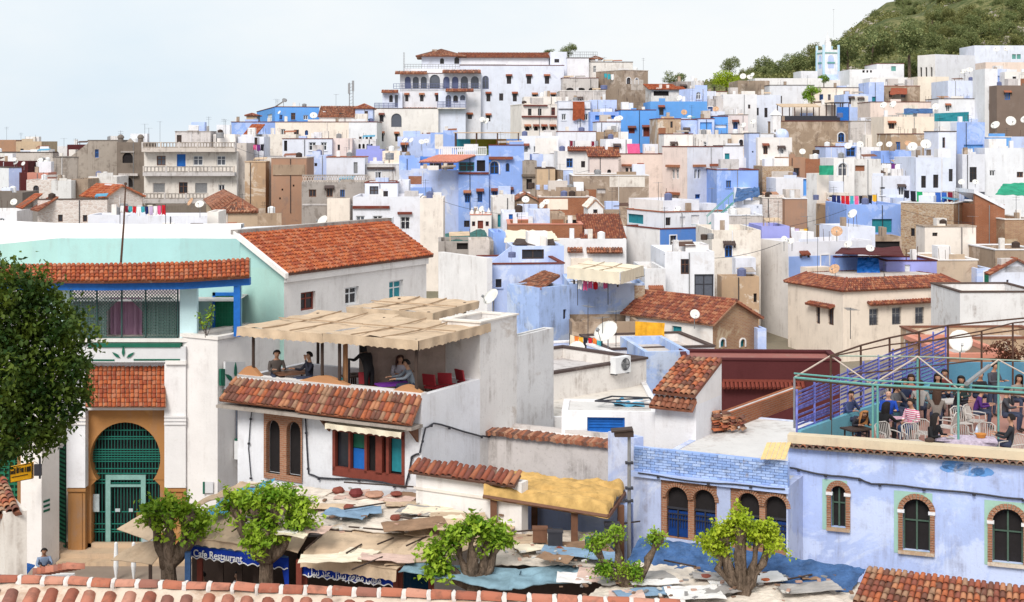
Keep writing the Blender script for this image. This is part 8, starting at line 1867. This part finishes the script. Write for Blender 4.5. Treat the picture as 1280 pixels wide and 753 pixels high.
# hung behind the steel frame
HS('coral red low roof house behind the terrace',1188,1188,1262,448,62,3,'terra',z0=0,dep=6,cop='coral',copt=.2);HS('ochre wall house with a dark tiled edge behind the terrace',1160,1160,1320,424,80,2,'ochre',dep=5,cop='tileb')
leaves_t=thing('bush','red-brown climbing bush on the wall behind the terrace','bush',W(1262,458,60));leaves((0,0,.55),(1.5,.6,.55),900,.14,leafm('reddish_leaves',(.10,.03,.02),(.17,.07,.035)),leaves_t,'foliage',seed=9)
m=MB();m.tube([(0,0,-1.5),(0,0,.4)],.08,6);m.build('stem',mt('bark'),leaves_t)
# ------------------------------------------------------------------ people
person_=person
person('seated man in a grey-brown jacket at the left of the cafe terrace',at_px(345,49.6,6.62),.35,'sit',(.085,.07,.065),lean=.15,arms='table',look=(0,.4),size=1.14)
person('seated man in a black jacket with raised hand beside the bench table',at_px(386,49.1,6.6),-1.0,'sit',(.018,.02,.035),lean=-.05,arms='mouth',look=(0,.2),size=1.14)
person('black hooded figure bending over on the cafe terrace',at_px(462,48.2,6.6),-2.4,'stand',(.01,.01,.012),(.01,.01,.012),lean=.55,arms='fwd',hs='hood',hair=(.01,.01,.012),look=(0,.5),size=1.14)
person('man in a dark jacket at the back of the purple table group',at_px(510,49.3,6.62),.0,'sit',(.05,.04,.045),lean=.2,look=(.4,.3),size=1.14)
person('dark-haired person in a white scarf at the purple table',at_px(499,48.9,6.6),.2,'sit',(.38,.36,.40),lean=.3,hs='long',look=(.3,.6),hair=(.05,.02,.015),size=1.14)
person('person in maroon leaning behind the purple table',at_px(490,49.4,6.6),.5,'sit',(.10,.03,.045),lean=.45,look=(.2,.6),size=1.14)
person('boy in a pale grey-blue sweater with his back to us on the cafe terrace',at_px(516,47.7,6.6),-1.2,'sit',(.19,.22,.26),lean=.3,arms='fwd',look=(0,.2),size=1.14)
person('man in a blue jacket sitting behind the plain wall',at_px(662,56.5,6.55),-1.3,'sit',(.02,.09,.32),lean=-.3,look=(0,.1),arms='lap')
person('man in a denim shirt sitting on the step at the left',at_px(55,50.7,.06),.35,'ground',(.20,.26,.38),(.02,.025,.05),lean=.25,arms='knees',skin='b',look=(0,.3))
# right-hand terrace
Z=5.6;_p=person
def person(*a,**k):k.setdefault('size',1.13);return _p(*a,**k)
person('blonde person bending over a small table on the terrace',at_px(1071,45.6,Z),.2,'sit',(.03,.03,.04),lean=.75,hair=(.45,.20,.07),hs='long',look=(0,.8))
person('broad figure in a black jacket seen from behind on the terrace',at_px(1101,45.3,Z),2.2,'sit',(.008,.008,.01),(.01,.01,.015),lean=.35,hair=(.012,.009,.009),hs='long',look=(0,.4),arms='fwd')
person('bald man in a bright blue jacket with dark glasses',at_px(1110,47.6,Z),-.1,'sit',(.012,.06,.38),lean=.1,hs='bald',skin='c',look=(0,.1))
person('woman in a pink and white striped top with jeans',at_px(1141,46.0,Z),-.9,'sit',(.60,.10,.22),(.04,.08,.18),lean=.1,hs='short',look=(-.3,.4),stripes=(.75,.70,.72),arms='lap')
person('woman with long black hair sitting near the ledge',at_px(1165,43.5,Z),.7,'sit',(.015,.012,.015),(.02,.02,.03),lean=.15,hs='long',look=(.7,.25),skin='c',arms='table')
person('person in a grey-beige coat seen from behind at a middle table',at_px(1171,47.6,Z),2.9,'sit',(.20,.17,.15),lean=.15,hs='long',hair=(.06,.03,.02),look=(0,.2))
person('man with short black hair in a dark jacket at the right edge',at_px(1262,43.3,Z),-2.0,'sit',(.022,.024,.03),lean=-.1,look=(0,.2),arms='table')
person('man in a dark navy jacket in the back row of the terrace',at_px(1130,49.8,Z),.2,'sit',(.02,.03,.07),lean=.1)
person('woman in a red scarf in the back row of the terrace',at_px(1139,50.6,Z),-.3,'sit',(.40,.03,.04),lean=.1,hs='long',hair=(.04,.02,.015))
person('dark-clothed man with a round head behind the empty armchair',at_px(1193,49.0,Z),1.2,'sit',(.018,.014,.02),lean=.25,look=(.2,.4))
person('person in a purple jacket leaning forward on the terrace',at_px(1218,48.4,Z),1.3,'sit',(.07,.02,.15),lean=.35,look=(0,.5))
person('woman with dark hair under the turquoise beam',at_px(1172,50.8,Z),-.2,'sit',(.05,.05,.06),lean=.1,hs='long')
person('black-haired man in a grey jumper near the back wall',at_px(1240,50.4,Z),.5,'stand',(.06,.06,.075),lean=.15,look=(.3,.3));
person('dark-clothed person sitting near the back wall',at_px(1222,51.6,Z),.2,'sit',(.02,.02,.025),lean=.3)
for px,Y,rz,c,hs_,lb_ in((1060,47.4,.6,(.05,.07,.16),'short','person in a navy top at the slatted screen end of the terrace'),(1120,49.0,.4,(.10,.10,.11),'long','long-haired person in charcoal behind the bald man'),(1150,49.3,2.8,(.30,.28,.27),'short','person in a light grey pullover with the back to us'),(1180,51.8,0,(.14,.03,.03),'short','person in a wine red top near the back wall'),(1204,50.6,-.6,(.03,.05,.05),'long','long-haired person in dark green in the back row'),(1256,48.0,1.0,(.05,.05,.06),'short','dark-clothed person leaning by the right-hand pipes'),(1270,50.8,.3,(.25,.22,.20),'long','person in a beige top at the back right of the terrace'),(1098,50.2,.1,(.35,.33,.36),'short','person in a pale shirt beside the slatted screen')):person(lb_,at_px(px,Y,Z),rz,'sit',c,hs=hs_,lean=R.uniform(.05,.3),arms=R.choice(('table','lap','mouth')),look=(R.uniform(-.4,.4),.3))
# ------------------------------------------------------------------ ground, hill, trees
def terrain():
 mb=MB();xs=[-1.4+2.8*i/140 for i in range(141)];ys=[-60,-20,0,20,40,50,60]+[62+3*i for i in range(50)]+[215+5*i for i in range(60)]+[540,600,700,900,1300,2000,3500,7000]
 vs=[]
 for y in ys:
  for x in xs:
   X=x*max(y,40);z=terr(X,y)-.05
   if y>215:
    k=min(1,(y-215)/60);z+=k*1.6*mnoise.noise(Vector((X*.03,y*.03,0)))*min(3,1+max(0,z)/25)+k*.5*mnoise.noise(Vector((X*.12,y*.12,3)))
   vs.append((X,y,z))
 n=len(xs);mb.add(vs,[(j*n+i,j*n+i+1,(j+1)*n+i+1,(j+1)*n+i) for j in range(len(ys)-1) for i in range(n-1)])
 m,nn,b=base('hill_ground',.95,.1);P_=geo(nn);c=mix(nn,ramp(nn,noise_(nn,P_,.06,7),.38,.62),(.075,.09,.035),(.19,.18,.08));c=mix(nn,ramp(nn,noise_(nn,P_,.17,8,.7),.58,.66,0,.8),c,(.30,.26,.20))
 c=mix(nn,ramp(nn,noise_(nn,P_,.33,9,.75,.8),.49,.55,0,.9),c,(.05,.072,.022));sp=N(nn,'ShaderNodeSeparateXYZ');nn.links.new(P_,sp.inputs[0]);c=mix(nn,ramp(nn,sp.outputs[1],70,200),(.30,.25,.21),c);nn.links.new(c,b.inputs['Base Color']);bump(nn,b,noise_(nn,P_,.8,6),.6,.3)
 o=mb.build('terrain',m,smooth=True);tag(o,None,None,kind='structure');return o
terrain()
pm,nn,b=base('plaza_paving',.85,.2);c=mix(nn,ramp(nn,noise_(nn,geo(nn),.7,5),.3,.7),(.22,.17,.14),(.32,.26,.21));nn.links.new(c,b.inputs['Base Color'])
mb=MB();mb.quad((-40,5,.02),(40,5,.02),(40,56,.02),(-40,56,.02));tag(mb.build('pavement',pm),None,None,kind='structure')
# hill scrub and rocks (nobody could count them)
rr=random.Random(5);mb=MB();rk=MB()
cnt=0
for i in range(60000):
 y=255+260*rr.random()**.8;px=rr.uniform(880,1330);x=(px-CX)/F*y;z=terr(x,y)
 if z<24+max(0,(1000-px))*.02:continue
 d=mnoise.noise(Vector((x*.035,y*.035,1)))+.4*mnoise.noise(Vector((x*.12,y*.12,2)))
 if d<-.55+rr.random()*.3:continue
 cnt+=1
 if cnt>14000:break
 r_=rr.uniform(.5,1.5);k=1+(y>330)
 for _ in range(9):
  p=Vector((x+rr.gauss(0,r_*.5),y+rr.gauss(0,r_*.5),z+rr.uniform(0,r_*.9)));leafshape(mb,p,rr.uniform(.35,.8),rr)
for i in range(1300):
 y=260+230*rr.random();px=rr.uniform(960,1320);x=(px-CX)/F*y;z=terr(x,y)
 if mnoise.noise(Vector((x*.05,y*.05,9)))<.05:continue
 s=rr.uniform(.4,1.3);q=Matrix.Rotation(rr.uniform(0,6),3,'Z');b_=[]
 for a in range(7):an=a/7*6.28;b_.append(Vector((math.cos(an)*s*rr.uniform(.7,1.2)*1.3,math.sin(an)*s*rr.uniform(.6,1),0)))
 t=[v*rr.uniform(.4,.8)+Vector((0,0,s*rr.uniform(.3,.8))) for v in b_];o=Vector((x,y,z+.1));rk.add([o+v-Vector((0,0,.8)) for v in b_]+[o+v for v in t],[(j,(j+1)%7,7+(j+1)%7,7+j) for j in range(7)]+[tuple(range(7,14))])
tag(mb.build('scrub',mt('leafo')),'low green scrub covering the hill slope','scrub',kind='stuff');tag(rk.build('rocks',plaster('pale_limestone',(.42,.37,.33),.5)),'pale limestone boulders strewn over the hill','rocks',kind='stuff')
lab=['round dark green tree on the hill','broad grey-green tree on the hill','bushy mid-green tree on the hill','small dense tree on the hill']
def hl(px,y,z,k):
 q='the hill on its left shoulder' if px<990 else 'the hill behind the minaret' if px<1065 else 'right of the minaret' if px<1140 else 'above the fortress-like house' if px<1200 else 'above the top right houses' if px<1250 else 'the hill at the right edge'
 v=HY-(z-CAMZ)/y*F;return('large ' if k%3 else 'small ')+lab[k%4].replace('small ','').replace('dense','dense dark').replace(' on the hill','')+' '+('high up ' if v<25 else 'halfway up ' if v<60 else 'low down ')+q
def hp(px,y):x=(px-CX)/F*y;return CAMZ and(HY-(terr(x,y)-CAMZ)/y*F)
k=0
for i in range(1200):
 y=262+190*rr.random();px=rr.uniform(935,1310);x=(px-CX)/F*y;z=terr(x,y)
 if z<25:continue
 d=mnoise.noise(Vector((x*.025,y*.025,4)))
 if d<(-.12 if px<1130 else-.35)+rr.random()*.14:continue
 if px<1100 and rr.random()<.45:continue
 s=rr.uniform(2.2,5.4)*(1 if px<1130 else.85);r_=hilltree(px,HY-(z-CAMZ)/y*F,y,s,hl(px,y,z,k),'leafh' if rr.random()<.7 else 'leafo',rr.uniform(.8,1.25));k+=1
 if k>270:break
# single trees one can point to
def sky_tree(px,pybase,Y,size,label,mat='leafh',tall=1.0):return hilltree(px,pybase,Y,size,label,mat,tall,None)
sky_tree(913,92,300,4.0,'round dark tree standing free at the left end of the hill');sky_tree(908,112,262,5.0,'yellow-green bushy tree above the centre roofs','leafy',.8)
sky_tree(843,108,235,3.6,'small dark tree leaning over the tan sloping roof','leafh',.8);sky_tree(686,70,262,2.4,'low shrub on the skyline behind the palace','leafh',.6)
sky_tree(711,72,262,3.4,'bushy-headed tree on the skyline behind the palace','leafh',.9)
sky_tree(1014,128,214,3.2,'green tree growing behind the restaurant terrace','leafb',.9);sky_tree(1128,12,420,5,'tall slim tree on the crest of the hill','leafh',1.6)
sky_tree(1136,106,285,6,'big dark tree right of the white hillside houses');sky_tree(1090,84,275,8,'large dark pine left of the fortress-like house');sky_tree(1060,82,275,7,'large dark pine behind the minaret');sky_tree(1137,72,275,8,'large round pine above the fortress-like house')
sky_tree(1030,104,262,2.5,'shrub at the foot of the minaret','leafb',.7)
r=thing('palm_tree','little palm between the roofs left of the wooded slope','palm',W(893,118,250));m=MB();m.tube([(0,0,-1),(0,0,1.3)],[.22,.16],7);m.build('trunk',mt('bark'),r);m=MB()
for i in range(16):
 a=i/16*6.28;up_=R.uniform(.2,1.0)
 for j in range(7):
  t=j/6;p=Vector((math.cos(a)*1.8*t,math.sin(a)*1.8*t,1.3+up_*1.6*t-1.5*t*t));m.rnd=R.random()
  for s in(-1,1):m.add([p,p+Vector((math.cos(a)*.2,math.sin(a)*.2,0)),p+Vector((-math.sin(a)*s*.45+math.cos(a)*.3,math.cos(a)*s*.45+math.sin(a)*.3,-.2))],[(0,1,2)])
m.build('fronds',mt('leafh'),r)
# minaret
c=W(1034.5,101,272);px_m=272/F;r=thing('minaret','white minaret with turquoise edges and a small lantern','minaret',(c.x,c.y,c.z-2),math.radians(12));w=21.5*px_m/2*.93;H_=(101-57)*px_m+2
m=MB();m.box(-w,-w,-2,w,w,H_-.9);m.build('shaft',mt('white'),r)
m=MB()
for sx in(-1,1):
 for sy in(-1,1):m.box(sx*w-.17,sy*w-.17,2.2,sx*w+.17,sy*w+.17,H_)
m.build('corner_posts',mt(plaster('turquoise_paint',(.50,.70,.80),.1)),r)
for f in range(2):
 fn=(lambda x,y,z:(x,y,z)) if f==0 else(lambda x,y,z:(y,-x,z))
 m=MB();ol=outline(-.62,.62,H_-4.4,H_-1.9,2);m.poly([fn(p[0],-w-.01,p[1]) for p in ol]);m.build('blind_arch',mt('pale'),r)
 m=MB();m.box(-.75,-w-.12,H_-3.5,.75,-w-.02,H_-3.2,fn=fn);m.box(-w+.3,-w-.1,H_-1.6,w-.3,-w-.003,H_-1.4,fn=fn);m.build('string_course',mt('tealp'),r)
m=MB()
for i in range(5):
 x=-w+w*2*i/4
 if 0<i<4:continue
 for y in(-w,w):m.box(x-.18,y-.15,H_-.9,x+.18,y+.15,H_-.35)
m.build('merlons',mt('white'),r)
m=MB();m.box(-.5,-.5,H_-.9,.5,.5,H_+.7);m.lathe([(.45,0),(.48,.3),(.32,.8),(.08,1.2),(.05,1.9),(0,2.0)],c=(0,0,H_+.7),n=12);m.build('lantern',mt('white'),r)
m=MB();m.slab([(-w-1.6,-w-1.6,1.5),(w+1.9,-w-1.6,1.5),(w+.2,-w+.0,3.1),(-w-.2,-w+.0,3.1)],.3);m.build('porch_roof',mt('pale'),r)
Hs('white prayer hall at the foot of the minaret',1022,1024,1052,100,268,8,'white',dep=5)
# ------------------------------------------------------------------ labels that still coincide are told apart by where they stand
def _finish():
 from collections import defaultdict
 g=defaultdict(list)
 for o in THINGS:
  try:lb=o.get('label')
  except ReferenceError:continue
  if lb and 'category' in o:g[lb].append(o)
 W_={2:['left one of two','right one of two'],3:['leftmost of three','middle one of three','rightmost of three']}
 nm=['leftmost','second from left','third from left','fourth from left','fifth from left','sixth from left','seventh from left','eighth from left']
 for lb,os_ in list(g.items()):
  if len(os_)<2 or len(os_)>16:continue
  os_.sort(key=lambda o:o.location.x/max(o.location.y,1));n=len(os_)
  for i,o in enumerate(os_):
   w=W_[n][i] if n in W_ else(nm[i] if i<(n+1)//2 else nm[n-1-i].replace('left','right').replace('rightmost','rightmost').replace('leftmost','rightmost'))
   t=lb.strip()+', '+w
   if len(t.replace('-',' ').split())>16:t=t.replace('large ','').replace('small ','little ')
   if len(t.replace('-',' ').split())>16:t=t.replace('broad ','').replace(' houses',' house').replace('round ','')
   o['label']=t
_finish()
